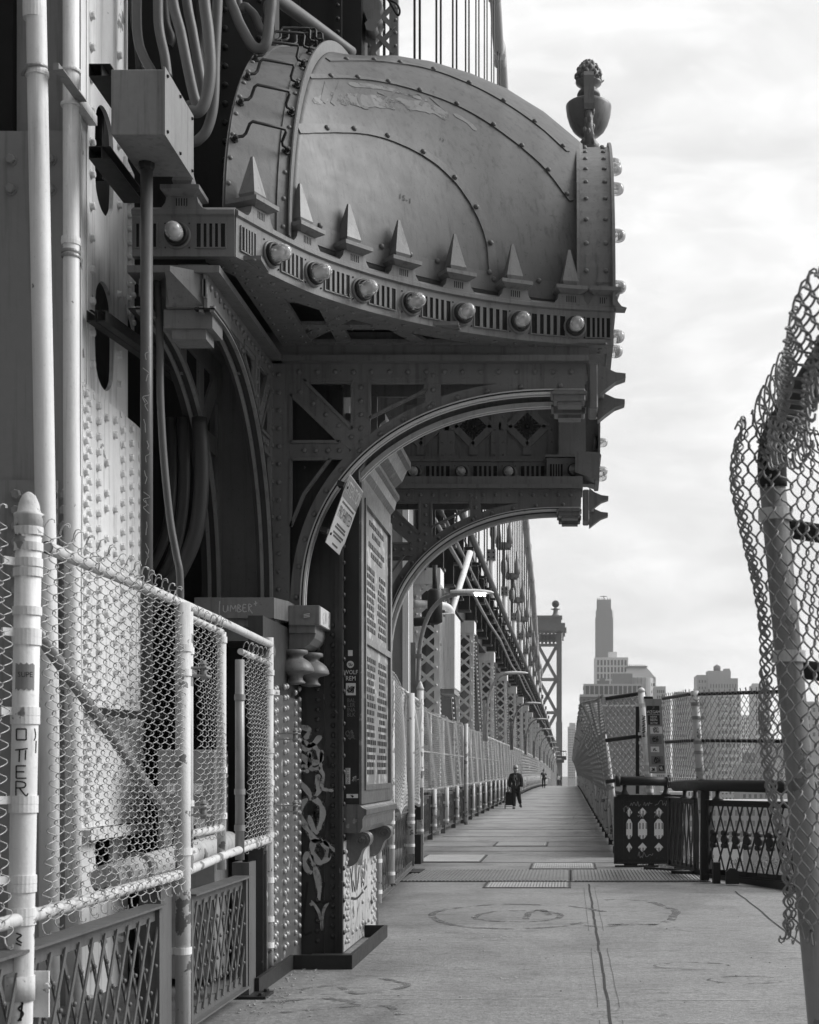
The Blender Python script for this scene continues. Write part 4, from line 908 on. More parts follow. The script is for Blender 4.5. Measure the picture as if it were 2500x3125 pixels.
def sticker(fr, w_, h, name, label, back, ink, draw, round_=False):
    o = MB()
    if round_: o.lathe([(w_/2,0),(w_/2,.0015)], fr(0,0,.001), fr.en, 28)
    else: o.box((-w_/2,-h/2,.001),(w_/2,h/2,.0025), fr)
    root = o.build(name, back, None); tag(root, label, 'sticker', 'stickers stuck on the pier and posts')
    if draw:
        i = MB(); draw(i, fr)
        if i.v: i.build('printing', ink, root)
    return root
# stickers on the dark pilaster next to the tablet
def SK(zx, zy):                                   # enlarged-view coordinates of the pilaster
    px, py = 552+.256*zx, 966+.256*zy; return px, py
# ---------------------------------------------------------------- bronze tablet
plq = thing('bronze_tablet', (-1.9, 13.9, 1.1), 'tall weathered bronze tablet of raised names on the side of the pier', 'tablet')
s = MB(); s.box((-1.984,12.80,1.22),(-1.832,15.0,4.12)); s.build('backing_block', M['dark'], plq)
TF = Fr((-1.832,0,0), (0,1,0), (0,0,1), (1,0,0))
s = MB()
for a, c in (((12.80,1.30),(12.98,4.1)), ((14.82,1.30),(15.0,4.1)), ((12.98,4.0),(14.82,4.1)), ((12.98,1.30),(14.82,1.42))): s.box((a[0],a[1],.001),(c[0],c[1],.022), TF)
for a, c in (((12.98,1.42),(13.03,4.0)), ((14.77,1.42),(14.82,4.0)), ((13.03,3.95),(14.77,4.0)), ((13.03,1.42),(14.77,1.47)), ((13.03,2.72),(14.77,2.78))): s.box((a[0],a[1],.001),(c[0],c[1],.036), TF)
s.build('frame', M['bronze2'] if 'bronze2' in M else M['bronze'], plq)
s = MB(); s.box((13.03,1.47,.001),(14.77,3.95,.008), TF); tab = s.build('name_panel', M['bronze3'] if 'bronze3' in M else M['bronze'], plq)
s = MB(); rs = random.Random(21)
def words(y0, y1, z, h):
    y = y0
    while y < y1-.05:
        l = min(rs.uniform(.06,.16), y1-y)
        x = y
        while x < y+l-.008: s.box((x,z,.0075),(x+.020,z+h,.0135), TF); x += .023
        y += l+.035
for c0, c1, z0, z1 in ((13.12,13.85,1.56,2.6),(13.95,14.68,1.56,2.6),(13.12,13.85,2.86,3.45),(13.95,14.68,2.86,3.45)):
    z = z0
    while z < z1:
        e = rs.uniform(.55,1)*(c1-c0); o = (c1-c0-e)/2; words(c0+o, c0+o+e, z, .042); z += .068
for z, e in ((3.55,.4),(3.63,.55),(3.74,.3),(3.83,.5)): words(13.9-e, 13.9+e, z, .045)
s.build('raised_lettering', M['bronze4'] if 'bronze4' in M else M['bronze'], tab); WL[tab] = WL[plq]
fx = Fr((0,0,0), (1,0,0), (0,0,1), (0,1,0))
s = MB(); s.prism([(-1.98,1.05),(-1.98,1.30),(-1.83,1.30),(-1.80,1.27),(-1.765,1.255),(-1.765,1.21),(-1.785,1.20),(-1.80,1.17),(-1.80,1.10),(-1.83,1.05)], fx, 12.78, 15.02); s.build('base_ledge', M['bronze'], plq)
s = MB(); s.prism([(-1.98,4.12),(-1.98,4.40),(-1.74,4.40),(-1.74,4.36),(-1.77,4.33),(-1.79,4.25),(-1.83,4.2),(-1.83,4.12)], fx, 12.77, 15.04)
s.prism([(-1.98,4.40),(-1.98,4.75),(-1.63,4.75),(-1.63,4.69),(-1.67,4.66),(-1.72,4.55),(-1.80,4.48),(-1.80,4.40)], fx, 13.0, 15.1); s.build('crown_moulding', M['bronze'], plq)
for y in (13.05, 14.55):
    s = MB(); c = cat([(-1.97,1.05),(-1.80,1.05),(-1.755,1.0),(-1.77,.94),(-1.82,.90),(-1.85,.83),(-1.88,.78),(-1.93,.75),(-1.97,.76)], 5)
    s.prism([tuple(q) for q in c], fx, y-.10, y+.10)
    for e in (-.115,.10): s.ribbon([V((-1.83+.055*(1-i/26)*math.cos(i*.5), y+e+.0075, .98+.055*(1-i/26)*math.sin(i*.5))) for i in range(24)], V((0,-1,0)), .014, .015)
    s.build('scroll_bracket', M['bronze'], plq)
s = MB(); s.ribbon([V((-1.97,13.6,1.02)), V((-1.93,13.6,.9)), V((-1.955,13.6,.72))], V((1,0,0)), [.2,.16,.02], .04); s.build('drop_ornament', M['chalk'], plq)
PF = lambda px, py: Fr(P(px, py, 12.799), (1,0,0), (0,0,1), (0,-1,0))
def lines(*ts):
    def d(i, fr):
        for t, y, sz in ts: i.text(t, Fr(fr(0,y,0), fr.ea, fr.eb, fr.en), sz, .004, .85)
    return d
sticker(PF(739,1422), .115, .115, 'sticker', 'black and white lettered sticker reading WOLF REM on the dark pilaster', M['black'], M['paper'], lines(('WOLF',.026,.052),('REM',-.028,.056)))
sticker(PF(738,1399), .062, .062, 'sticker', 'small round white sticker with script just above the WOLF REM sticker', M['paper'], M['ink'], lambda i, fr: (i.stroke([(-.018,.0),(-.008,.012),(-.01,-.012),(.0,-.008),(.004,.014),(.006,-.012),(.018,.004),(.014,-.012)], fr, .004, .004, 5)), True)
def doodle(seed, n=5, s_=.04):
    def d(i, fr):
        r = random.Random(seed)
        for k in range(n): i.stroke([(r.uniform(-s_,s_), r.uniform(-s_,s_)) for _ in range(4)], fr, .006, .004, 5)
    return d
sticker(PF(739,1451), .085, .105, 'sticker', 'pale square sticker with a black scribbled drawing under the WOLF REM sticker', M['paper'], M['ink'], doodle(4, 6, .036))
sticker(PF(740,1490), .105, .17, 'sticker', 'dark sticker stacked with the grey words BAL LER INA BLK', M['black'], M['signg'], lines(('BAL',.062,.05),('LER',.021,.05),('INA',-.021,.05),('BLK',-.062,.05)))
sticker(PF(740,1547), .125, .135, 'sticker', 'black square sticker with a blurred grey photograph low on the pilaster', M['black'], M['signg'], doodle(9, 5, .045))
sticker(PF(733,1634), .04, .14, 'sticker', 'narrow white sticker with vertical letters SNOBETTE low on the pilaster', M['paper'], M['ink'], lambda i, fr: i.text('SNOBETTE', Fr(fr(0,0,0), fr.eb, fr.ea*-1, fr.en), .034, .004, .85))
sticker(PF(748,1640), .065, .10, 'sticker', 'black sticker with a small white figure beside the narrow vertical lettered sticker', M['black'], M['paper'], doodle(14, 5, .026))
sticker(PF(738,1375), .04, .05, 'sticker', 'torn scrap of white sticker alone on the dark pilaster above the others', M['paper'], M['ink'], None)
sticker(PF(742,1676), .10, .035, 'sticker', 'small oblong white sticker on the tablet base ledge', M['paper'], M['ink'], doodle(3, 3, .014))
sticker(Fr(P(645,1294,12.19), (1,0,0), (0,0,1), (0,-1,0)), .075, .075, 'sticker', 'round scratched grey sticker on the front of the bracket console', M['signg'], M['paper'], lambda i, fr: [i.stroke([(-.02,-.012*k+.0),(.03,-.012*k+.008)], fr, .005, .004, 3) for k in range(3)], True)
# ---------------------------------------------------------------- warning sign hung on the arch
a = P(736,1000,12.0); bq = P(686,1140,12.0); lu = (a-bq).normalized(); SFR = Fr((a+bq)/2+V((0,.37,0)), (0,1,0), lu, V((0,1,0)).cross(lu))
if SFR.en.x < 0: SFR.en = -SFR.en
sg = thing('warning_sign', SFR.o, 'white warning sign headed ATTENTION, hung on the curve of the front arch', 'sign')
s = MB(); s.box((-.38,-.295,0),(.38,.295,.006), SFR); s.build('board', M['signw'], sg)
s = MB(); s.box((-.37,.105,.007),(.37,.285,.008), SFR); s.build('header_band', M['signg'], sg)
s = MB(); s.text('ATTENTION', Fr(SFR(0,.195,0), SFR.ea, SFR.eb, SFR.en), .155, .0095, .86); s.build('white_lettering', M['signw'], sg)
s = MB(); s.text('PROHIBITED', Fr(SFR(0,-.01,0), SFR.ea, SFR.eb, SFR.en), .135, .0085, .86); rs = random.Random(5)
for v, e in ((.075,.30),(-.105,.22),(-.13,.25),(-.175,.25),(-.20,.2),(-.262,.13)):
    u = -e
    while u < e: l = rs.uniform(.02,.06); s.box((u,v-.008,.0065),(min(u+l,e),v+.008,.0085), SFR); u += l+.012
s.build('black_lettering', M['lett'], sg)
for v in (.19,-.21):
    s = MB(); s.box((-.44,v-.02,-.06),(-.30,v+.02,-.001), SFR); s.box((-.36,v-.012,-.05),(.12,v+.012,-.005), SFR); s.box((.10,v-.012,-.12),(.12,v+.012,-.05), SFR); s.lathe([(.012,0),(.012,.012)], SFR(-.33,v,.006), SFR.en, 6); s.build('clamp', M['black'], sg)
# ---------------------------------------------------------------- pipes, cables and boxes on the tower leg
def pipe_thing(name, pts, r, m, label, cat_, group=None, sides=14, smooth=8):
    s = MB(); c = cat([tuple(p) for p in pts], smooth) if len(pts) > 2 else pts
    s.tube(c, r, sides); o = s.build(name, m, None); return tag(o, label, cat_, group)
def clamp_ring(c, axis, r, w_, m, par, name='coupling'):
    s = MB(); s.lathe([(r,-w_/2),(r+.008,-w_/2),(r+.010,0),(r+.008,w_/2),(r,w_/2)], c, axis, 22, False); return s.build(name, m, par)
t = thing('white_pipe', (-3.27, 9.2, 0), 'leftmost thick white pipe running up the front of the tower leg', 'pipe', 'white pipes on the tower leg')
s = MB(); s.tube([V((-3.25,9.2,-.4)), V((-3.255,9.2,2)), V((-3.29,9.2,4)), V((-3.345,9.2,6.9)), V((-3.35,9.2,9.2))], .0625, 20); s.build('pipe', M['white'], t)
clamp_ring(V((-3.345,9.2,6.36)), (0,0,1), .0615, .14, M['white'], t); clamp_ring(V((-3.33,9.2,5.95)), (0,0,1), .0635, .035, M['white'], t, 'pipe_clamp')
s = MB(); s.tube([V((-3.41,9.17,5.93)), V((-3.36,9.11,5.96)), V((-3.29,9.13,5.98)), V((-3.27,9.2,5.99))], .012, 8); s.box((-3.215,9.16,5.955),(-3.18,9.60,6.0)); s.box((-3.18,9.16,5.955),(-3.15,9.60,5.962)); s.build('strut_bracket', M['galv'], t)
t = thing('white_pipe', (-3.25, 9.6, 0), 'second white pipe from the left, thinner, with a banded joint near the junction box', 'pipe', 'white pipes on the tower leg')
s = MB(); s.tube([V((-3.232,9.6,-.4)), V((-3.24,9.6,2)), V((-3.25,9.6,4)), V((-3.255,9.6,9.2))], .052, 20); s.build('pipe', M['white'], t)
z = EH-(515-CY)*9.6/F; zz = z
for k, (a, b_) in enumerate(((.0,.05),(-.07,.02),(-.10,.02))): clamp_ring(V((-3.253,9.6,zz+.02+a)), (0,0,1), .052, b_, M['galv'] if k else M['white'], t, 'joint_band')
for py in (150,222): clamp_ring(V((-3.253,9.6,EH-(py-CY)*9.6/F)), (0,0,1), .055, .02, M['white'], t, 'pipe_clamp')
s = MB(); s.hexa([P(162,180,9.7)+V((0,.0,0)), P(205,245,10.2), P(205,265,10.2), P(162,205,9.7)]+[P(162,180,9.7)+V((-.06,0,0)), P(205,245,10.2)+V((-.06,0,0)), P(205,265,10.2)+V((-.06,0,0)), P(162,205,9.7)+V((-.06,0,0))]); s.build('bracket_plate', M['white'], t)
# galvanised junction box on two struts
jb = thing('junction_box', (-2.78, 9.85, 5.7), 'galvanised sheet metal junction box mounted on black struts above the fence', 'junction box')
s = MB(); s.box((-2.96,9.5,5.70),(-2.62,10.18,6.12), ch=.004); s.build('box', M['galv'], jb)
s = MB(); s.box((-2.619,9.48,5.69),(-2.606,10.2,6.13)); cv = s.build('cover', M['galv'], jb)
s = MB()
for y, z in ((9.53,5.73),(9.53,6.09),(10.15,5.73),(10.15,6.09),(9.84,5.72),(9.84,6.10)): s.hexbolt(V((-2.606,y,z)), (1,0,0), .010, .012)
s.build('screws', M['dark'], cv); WL[cv] = WL[jb]
for z in (5.665, 6.16):
    s = MB(); zz = z-.06 if z < 6 else z-.02
    for a, c in (((-3.34,9.62,zz-.03),(-3.32,9.70,zz+.03)),): pass
    s.box((-3.12,9.55,zz-.035),(-3.115,10.3,zz+.035)); s.box((-3.04,9.55,zz-.035),(-3.035,10.3,zz+.035)); s.box((-3.12,9.55,zz-.04),(-2.98,10.3,zz-.0355)); s.box((-3.12,9.55,zz+.036),(-2.98,10.3,zz+.041)); s.build('strut_channel', M['black'], jb)
s = MB(); s.tube([V((-2.86,9.95,5.70)), V((-2.86,9.95,2.0))], .0415, 16); s.build('conduit', M['conduit'], jb)
s = MB(); s.lathe([(.055,0),(.055,-.03),(.045,-.05)], (-2.86,9.95,5.70), (0,0,1), 8, False); s.build('locknut', M['dark'], jb)
s = MB()                                          # white scratched letters running down the conduit
CF = Fr((-2.86,9.907,0), (1,0,0), (0,0,1), (0,-1,0))
for k in range(13):
    z = 4.45-.115*k-.03*(k % 3); r = random.Random(k); s.stroke([(r.uniform(-.02,.035), z), (r.uniform(0,.036), z-.035), (r.uniform(-.015,.03), z-.05), (r.uniform(.0,.036), z-.09)], CF, .005, .0005, 4)
s.build('scratched_tag', M['chalk'], jb)
pipe_thing('dark_conduit', [P(331,585,10.4), P(337,720,10.4), P(338,830,10.4), P(345,960,10.4), P(358,1090,10.4), P(372,1170,10.4), P(379,1210,10.4), P(380,1300,10.4), P(380,1420,10.4)], .026, M['conduit'], 'thin dark conduit bending down beside the thicker dark conduit', 'conduit')
t = thing('strut_rail', (-3.2, 10.6, 4.7), 'black double channel strut sticking out across the upper oval hole', 'strut')
for dx in (0, .07):
    s = MB(); a = V((-3.27+dx,10.05,4.70)); b_ = V((-3.10+dx,11.6,4.70)); s.bar(a+V((0,0,-.04)), b_+V((0,0,-.04)), .06, .008, (0,0,1)); s.bar(a+V((-.028,0,0)), b_+V((-.028,0,0)), .075, .005, (1,0,0)); s.bar(a+V((.028,0,0)), b_+V((.028,0,0)), .075, .005, (1,0,0)); s.bar(a+V((0,0,.036)), b_+V((0,0,.036)), .02, .005, (0,0,1)); s.build('channel', M['black'], t)
t = thing('strut_rail', (-3.2, 10.6, 2.3), 'black channel strut behind the chain-link mesh at the lower oval hole', 'strut')
s = MB(); s.bar((-3.30,10.1,1.98), (-3.12,11.6,1.98), .12, .05, (0,0,1)); s.build('channel', M['black'], t)
# cable loops hanging at the top
zc = lambda q, Y: [P(x*.36, y*.36, Y) for x, y in q]
G = 'cables looping beside the tower leg'
for i, (q, Y, r, mm, lab) in enumerate((
    ([(800,-120),(805,200),(840,330),(890,420),(900,470)], 10.9, .036, 'rubber', 'leftmost hanging grey cable, running down behind the junction box'),
    ([(770,-120),(790,100),(812,250),(825,420)], 11.1, .036, 'rubberd', 'dark cable close to the pale leg edge behind the leftmost hanging cable'),
    ([(925,-100),(930,150),(965,330),(980,450)], 10.9, .036, 'rubber', 'second hanging grey cable, ending behind the top of the junction box'),
    ([(960,-100),(970,120),(1000,220),(985,270)], 11.2, .034, 'rubberd', 'short dark cable between the second and third hanging cables'),
    ([(1000,-100),(1060,200),(1100,400),(1135,560),(1165,640)], 10.7, .038, 'rubber', 'third hanging cable, sweeping down to the side of the junction box'),
    ([(1085,-100),(1130,200),(1165,400),(1180,520),(1150,600),(1100,620)], 10.8, .036, 'rubber', 'fourth hanging cable, curling back toward the junction box'),
    ([(1190,-100),(1220,200),(1230,420),(1205,580),(1165,650),(1110,650)], 10.5, .041, 'rubber', 'pale thick cable bending in a hook into the side of the junction box'),
    ([(1275,-100),(1260,300),(1250,600),(1215,750),(1165,815),(1120,835)], 10.6, .036, 'rubber', 'outermost cable hooking low into the corner of the junction box'),
    ([(1170,-100),(1180,150),(1165,300),(1180,420)], 11.3, .034, 'rubberd', 'dark cable hanging behind the pale hooked cable'),
    ([(1340,-100),(1380,80),(1430,190),(1480,270),(1530,285),(1562,235),(1578,100),(1590,-80)], 11.4, .041, 'rubber', 'wide cable loop dipping toward the top rung of the hood'),
    ([(1390,-20),(1440,40),(1490,90),(1520,160),(1550,190),(1580,130),(1565,40),(1590,-80)], 11.6, .034, 'rubber', 'narrow inner cable loop beside the wide cable loop'))):
    pipe_thing('hanging_cable', zc([(q[0][0]-4, -800)]+q+([(q[-1][0]+4, -800)] if q[-1][1] < 0 else []), Y), r, M[mm], lab, 'cable', G, 12)
pipe_thing('diagonal_pipe', [P(560,-20,13.2), P(650,45,14.0), P(740,112,14.6)], .062, M['rubber'], 'thick grey pipe slanting down to the crown of the hood', 'pipe')
for i, (q, r) in enumerate((([(420,880),(425,1000),(415,1110),(385,1190),(345,1250),(300,1290)], .06), ([(385,880),(388,1020),(375,1130),(345,1210),(300,1260)], .045), ([(360,880),(362,1020),(350,1120),(320,1190),(290,1240)], .04))):
    pipe_thing('cavity_cable', [P(x, y, 11.6+.1*i) for x, y in q], r, M['rubberd'], ['thickest dark cable curving down in the black cavity behind the left bracket', 'middle dark cable curving down in the black cavity', 'innermost thin dark cable curving down in the black cavity'][i], 'cable', 'cables in the cavity behind the left bracket')
pipe_thing('hook_loop', [P(820,0,15.6), P(835,8,15.6), P(842,22,15.6), P(838,32,15.6), P(826,14,15.6), P(815,-6,15.6)], .012, M['black'], 'small black wire loop dangling at the top beside the tower shaft', 'wire loop')
# ---------------------------------------------------------------- chain-link fence and gates at the left
FX = -2.2
def fmap(y0, z0, x=FX, x1=None, y1=None, sag=.0):
    def f(U, Vv, D):
        s = U/((y1-y0) if y1 else 1e9); X = x+((x1-x)*s if x1 is not None else 0)
        bulge = .035*np.sin(U*1.9+Vv*2.1)*np.sin(Vv*2.6)*(1 if sag else 0)
        return np.stack([X+D+bulge, y0+U+.012*np.sin(Vv*4)*(1 if sag else 0), z0+Vv+sag*np.sin(U*2.4)], -1)
    return f
def band_clamp(c, r, par, arm=None, h=.035, m=None, name='band_clamp'):
    s = MB(); s.lathe([(r*.98,-h/2),(r+.006,-h/2),(r+.006,h/2),(r*.98,h/2)], c, (0,0,1), 22, False)
    if arm is not None: a = V(arm).normalized(); s.bar(V(c)+a*r*.9, V(c)+a*(r+.055), h*.95, .012, (a.y,-a.x,0)); s.hexbolt(V(c)+a*(r+.035)+V((a.y,-a.x,0))*.012, (a.y,-a.x,0), .009, .01)
    return s.build(name, m or M['white'], par)
ch = thing('chain_link_fence', (FX, 7.0, .97), 'sagging chain-link panel in front of the pale tower leg, diagonal brace behind its mesh', 'fence')
chainlink('mesh', fmap(3.7, .955, sag=.010), 2.18, 1.66, M['wire'], ch, w=.078, wv=.033, r=.0024, depth=.015, sub=6, sides=6, wob=.0012)
chainlink('mesh', fmap(6.14, .955, sag=.010), 2.33, 1.66, M['wire'], ch, w=.078, wv=.033, r=.0024, depth=.017, sub=6, sides=6, wob=.0012)
s = MB(); s.tube([V((-2.245,6.32,2.555)), V((-2.25,8.0,2.565)), V((-2.27,9.4,2.57)), V((-2.31,11.35,2.565))], .028, 14, False); s.tube([V((-2.245,6.32,2.555)), V((-2.245,6.7,2.557))], .021, 14); s.build('top_rail', M['whitep'], ch)
s = MB(); s.tube([V((-2.235,3.6,.985)), V((-2.24,8.4,1.0)), V((-2.26,9.6,1.04)), V((-2.315,11.35,1.065))], .029, 14); s.build('bottom_rail', M['whitep'], ch)
s = MB(); s.tube([V((-2.27,6.1,2.26)), V((-2.27,8.5,1.27))], .027, 12); s.build('diagonal_brace', M['galv'], ch)
for y in (6.9, 7.6, 8.2): s = MB(); s.tube([V((-2.21,y,2.53)), V((-2.2,y+.01,2.6)), V((-2.24,y+.02,2.605)), V((-2.285,y+.01,2.57)), V((-2.25,y,2.53))], .003, 5); s.build('wire_tie', M['wired'], ch)
# posts
pa = thing('fence_post', (-2.25, 6.0, 0), 'nearest thick white fence post with pointed cap, tagged OTER, at the left edge', 'fence post', 'white pipe posts of the left fence')
pc = lambda z: V((-2.243+.040*(z-.57)/2.1, 6.0, z))
s = MB(); s.tube([pc(-.05), pc(.6), pc(1.6), pc(2.62)], .052, 24); s.build('pipe', M['white'], pa)
s = MB(); s.lathe([(.056,-.05),(.058,.0),(.060,.004),(.060,.012),(.046,.02),(.040,.055),(.026,.088),(.008,.102),(.001,.103)], pc(2.63), (0,0,1), 24); s.build('pointed_cap', M['whitep'], pa)
for py, arm in ((1119,0),(1152,0),(1185,1),(1206,0),(1287,0),(1333,1),(1350,0),(1498,1),(1516,0),(1684,1),(1702,0),(1851,1),(1869,0),(1920,0),(1938,0)):
    z = EH-(py-CY)*6.0/F; band_clamp(pc(z), .052, pa, (-.6,-.8,0) if arm else None, .034)
s = MB(); z = EH-(2080-CY)*6/F; c = pc(z); s.box((c.x-.02,6.06,z-.13),(c.x+.095,6.075,z+.06)); s.lathe([(.053,-.05),(.059,-.05),(.059,.05),(.053,.05)], c, (0,0,1), 20); s.hexbolt(V((c.x+.09,6.06,z)), (0,-1,0), .013, .014); s.build('bolted_bracket', M['whitep'], pa)
def pfr(z, ang=.55, r=.0525, p=pc):
    c = p(z); n = V((math.sin(ang), -math.cos(ang), 0)); return Fr(c+n*r, (math.cos(ang), math.sin(ang), 0), (0,0,1), n)
s = MB()
for t, py in (('O',1547),('T',1590),('E',1626),('R',1659)):
    z = EH-(py-CY)*6/F; f = pfr(z, .12)
    for k in {'O':[[(-.02,.022),(.018,.022)],[(.018,.022),(.018,-.022)],[(.018,-.022),(-.02,-.022)],[(-.02,-.022),(-.02,.022)]],'T':[[(-.024,.02),(.026,.026)],[(-.006,.02),(-.008,-.028)],[(.018,.02),(.016,-.02)]],'E':[[(-.018,.026),(-.018,-.024)],[(-.018,.026),(.02,.026)],[(-.018,.002),(.014,.002)],[(-.018,-.024),(.022,-.024)]],'R':[[(-.018,.028),(-.018,-.03)],[(-.018,.028),(.016,.022),(.016,.004),(-.016,.0)],[(-.004,.0),(.02,-.03),(.03,-.022)]]}[t]: s.stroke(k, f, .0055, .0012, 5, .0012)
for k in ([(.03,.05),(.034,.02),(.028,.0)], [(.036,.0),(.034,-.05)]): s.stroke(k, pfr(EH-(1560-CY)*6/F, .5), .005, .001, 4, .001)
for k in ([(-.01,.02),(.01,.01),(-.008,-.005),(.012,-.02)], [(-.012,-.02),(.01,-.03)]): s.stroke(k, pfr(EH-(1972-CY)*6/F, .2), .006, .001, 4, .001)
for k in ([(-.005,.05),(.012,.03),(-.004,.01),(.014,-.01),(-.006,-.04)], [(.012,.05),(.004,-.04)]): s.stroke(k, pfr(EH-(2125-CY)*6/F, .35), .008, .001, 4, .001)
s.build('black_marker_tag', M['ink'], pa)
s = MB(); z0 = EH-(1425-CY)*6/F; n = 10
for i in range(n):
    a0, a1 = lerp(-.5,1.0,i/n), lerp(-.5,1.0,(i+1)/n); rr = .0535; q = lambda a, z: pc(z)+V((math.sin(a)*rr, -math.cos(a)*rr, 0)); j = lambda i: .005*math.sin(i*2.3)
    s.add([q(a0,z0-.055+j(i)), q(a1,z0-.055+j(i+1)), q(a1,z0+.05+j(i+4)), q(a0,z0+.05+j(i+3))], [(0,1,2,3)])
s.build('bare_patch', M['rust'] if 'rust' in M else M['galv'], pa)
s = MB(); s.text('SUPE', pfr(z0+.005, .3, .0545), .03, .0008, .9); s.build('black_lettering', M['ink'], pa)
def post(x, y, z0, z1, r, label, bands, m=None, lean=0, name='fence_post'):
    t = thing(name, (x, y, max(z0,0)), label, 'fence post', 'white pipe posts of the left fence')
    s = MB(); s.tube([V((x,y,z0)), V((x+lean,y,z1))], r, 18); s.build('pipe', m or M['whitep'], t)
    for z, a in bands: band_clamp(V((x+lean*(z-z0)/(z1-z0),y,z)), r, t, a, .04, m)
    return t
post(-2.225, 8.47, -.1, 2.56, .044, 'fence post where the sagging mesh panel meets the first gate, paint flaked below', [(2.3,None),(2.16,(.5,.8,0)),(1.13,(.5,.8,0)),(.56,(-.9,-.3,0))])
post(-2.245, 8.66, 1.0, 2.53, .030, 'thin hinge-side frame pipe of the first mesh gate', [(2.3,None),(1.4,None)])
post(-2.275, 9.62, .95, 2.5, .030, 'slim white latch-side pipe of the first mesh gate', [(2.45,None),(1.6,None),(1.3,None)])
post(-2.275, 10.15, .98, 2.36, .032, 'rusty-streaked pipe at the near side of the second narrow gate', [(2.1,None),(1.45,None),(1.2,None)], M['galv'])
post(-2.32, 11.35, -.05, 2.62, .036, 'last fence post beside the graffiti pier, hinges at two heights', [(2.35,None),(2.2,(.7,.7,0)),(1.75,None),(1.5,None),(1.1,None),(.75,None),(.45,None),(.25,None)])
for (y0, y1, x0, x1, z0, z1, lab) in ((8.70,9.58,-2.25,-2.275,1.22,2.50,'narrow chain-link gate leaf next to the sagging mesh panel'), (10.22,11.28,-2.28,-2.315,1.08,2.42,'narrow chain-link gate leaf closest to the graffiti pier')):
    g = thing('mesh_gate', (x0, (y0+y1)/2, z0), lab, 'gate', 'chain-link gate leaves')
    chainlink('mesh', fmap(y0, z0-.02, x0+.02, x1+.02, y1, sag=.012), y1-y0, z1-z0+.05, M['wire'], g, w=.08, wv=.033, r=.0024, depth=.015, sub=6, sides=5, wob=.002)
    s = MB(); s.tube([V((x0,y0-.03,z1)), V((x1,y1+.03,z1))], .022, 10); s.build('top_bar', M['whitep'], g); s = MB(); s.tube([V((x0,y0-.03,z0)), V((x1,y1+.03,z0))], .026, 10); s.build('bottom_bar', M['whitep'], g)
for y, z in ((8.56,2.17),(8.56,1.36),(11.42,1.86),(11.42,1.30)):
    t = thing('gate_hinge', (-2.2, y, z), 'hinge clamp on the %s of the gates, %s one' % ('near post' if y < 9 else 'far post', 'upper' if z in (2.17,1.86) else 'lower'), 'hinge')
    s = MB(); s.box((-2.26,y-.05,z+.018),(-2.10,y+.07,z+.028)); s.box((-2.26,y-.05,z-.028),(-2.10,y+.07,z-.018)); s.build('jaws', M['galv'], t)
    s = MB(); s.tube([V((-2.13,y,z-.045)), V((-2.13,y,z+.045))], .018, 10); s.hexbolt(V((-2.13,y,z+.045)), (0,0,1), .02, .02); s.build('pin', M['wired'], t)
# riveted lattice railing along the foot of the fence
def lattice(par, A, B, zt, zb, n=9, m=None, mb=None, slope=.42, rw=.026, topw=.12, fine=True):
    """railing panel between plan points A and B"""
    A = V((A[0],A[1],0)); B = V((B[0],B[1],0)); d = (B-A); L_ = d.length; d.normalize(); n_ = V((d.y,-d.x,0)); fr = Fr(A, d, (0,0,1), n_)
    m = m or M['steel']
    s = MB(); s.box((0,zt,-topw/2),(L_,zt+.012,topw/2), fr); s.box((0,zt-.075,-.006),(L_,zt,.006), fr); s.build('top_rail', m, par)
    s = MB(); s.box((0,zb,-.05),(L_,zb+.012,.05), fr); s.box((0,zb+.012,-.006),(L_,zb+.085,.006), fr); s.build('bottom_rail', m, par)
    s = MB(); h = zt-zb-.1; run = h*slope; st = L_/n; z0 = zb+.05
    for k in range(-int(run/st)-1, n+1):
        for sg in (1, -1):
            a, b_ = k*st, k*st+run
            t0 = max(0, -a/run); t1 = min(1, (L_-a)/run)
            if t1-t0 < .04: continue
            u0, u1 = a+run*t0, a+run*t1; v0, v1 = (z0+h*t0, z0+h*t1) if sg > 0 else (z0+h-h*t0, z0+h-h*t1)
            s.bar(fr(u0,v0,.012*sg), fr(u1,v1,.012*sg), rw, .008, fr.en)
    for k in range(n):
        for j in (.2,.4,.6,.8):
            if fine: s.rivet(fr(k*st+(st/2 if int(j*10) % 4 else 0), z0+h*j, .02), fr.en, .013, .012)
    s.build('lattice_bars', m, par)
    s = MB()
    for u in (0, L_-.05): s = MB(); s.box((u,zb-.0,-.05),(u+.05,zt-.001,.03), fr); s.build('end_stile', m, par)
    return fr
railm = M['rail'] = mat('railing_paint', .10, .45, .25, 2.0, .25, 40, streak=.25)
for A, B, lab in (((-2.26,3.6),(-2.245,8.0),'long lattice railing panel at the lower left under the sagging mesh'), ((-2.245,8.62),(-2.25,10.15),'short lattice railing panel under the mesh gates')):
    t = thing('lattice_railing', (-2.25, (A[1]+B[1])/2, 0), lab, 'railing', 'riveted lattice railing panels'); lattice(t, A, B, .86, .10, 24 if A[1] < 6 else 9, railm, slope=.55)
for y, lab in ((8.12,'dark steel railing stanchion behind the flaked fence post'), (10.35,'dark steel railing stanchion next to the pier, on a bolted foot')):
    t = thing('railing_stanchion', (-2.3, y, 0), lab, 'stanchion'); s = MB(); s.box((-2.37,y-.02,0),(-2.25,y+.02,.95)); s.box((-2.37,y+.02,0),(-2.35,y+.22,.95)); s.box((-2.27,y+.021,0),(-2.25,y+.20,.95)); s.build('web', M['rail'], t)
    s = MB(); s.box((-2.42,y-.1,.0),(-2.12,y+.2,.02)); s.hexbolt(V((-2.16,y-.05,.02)), (0,0,1), .022, .022); s.hexbolt(V((-2.16,y+.14,.02)), (0,0,1), .022, .022); s.build('foot_plate', M['dark'], t)
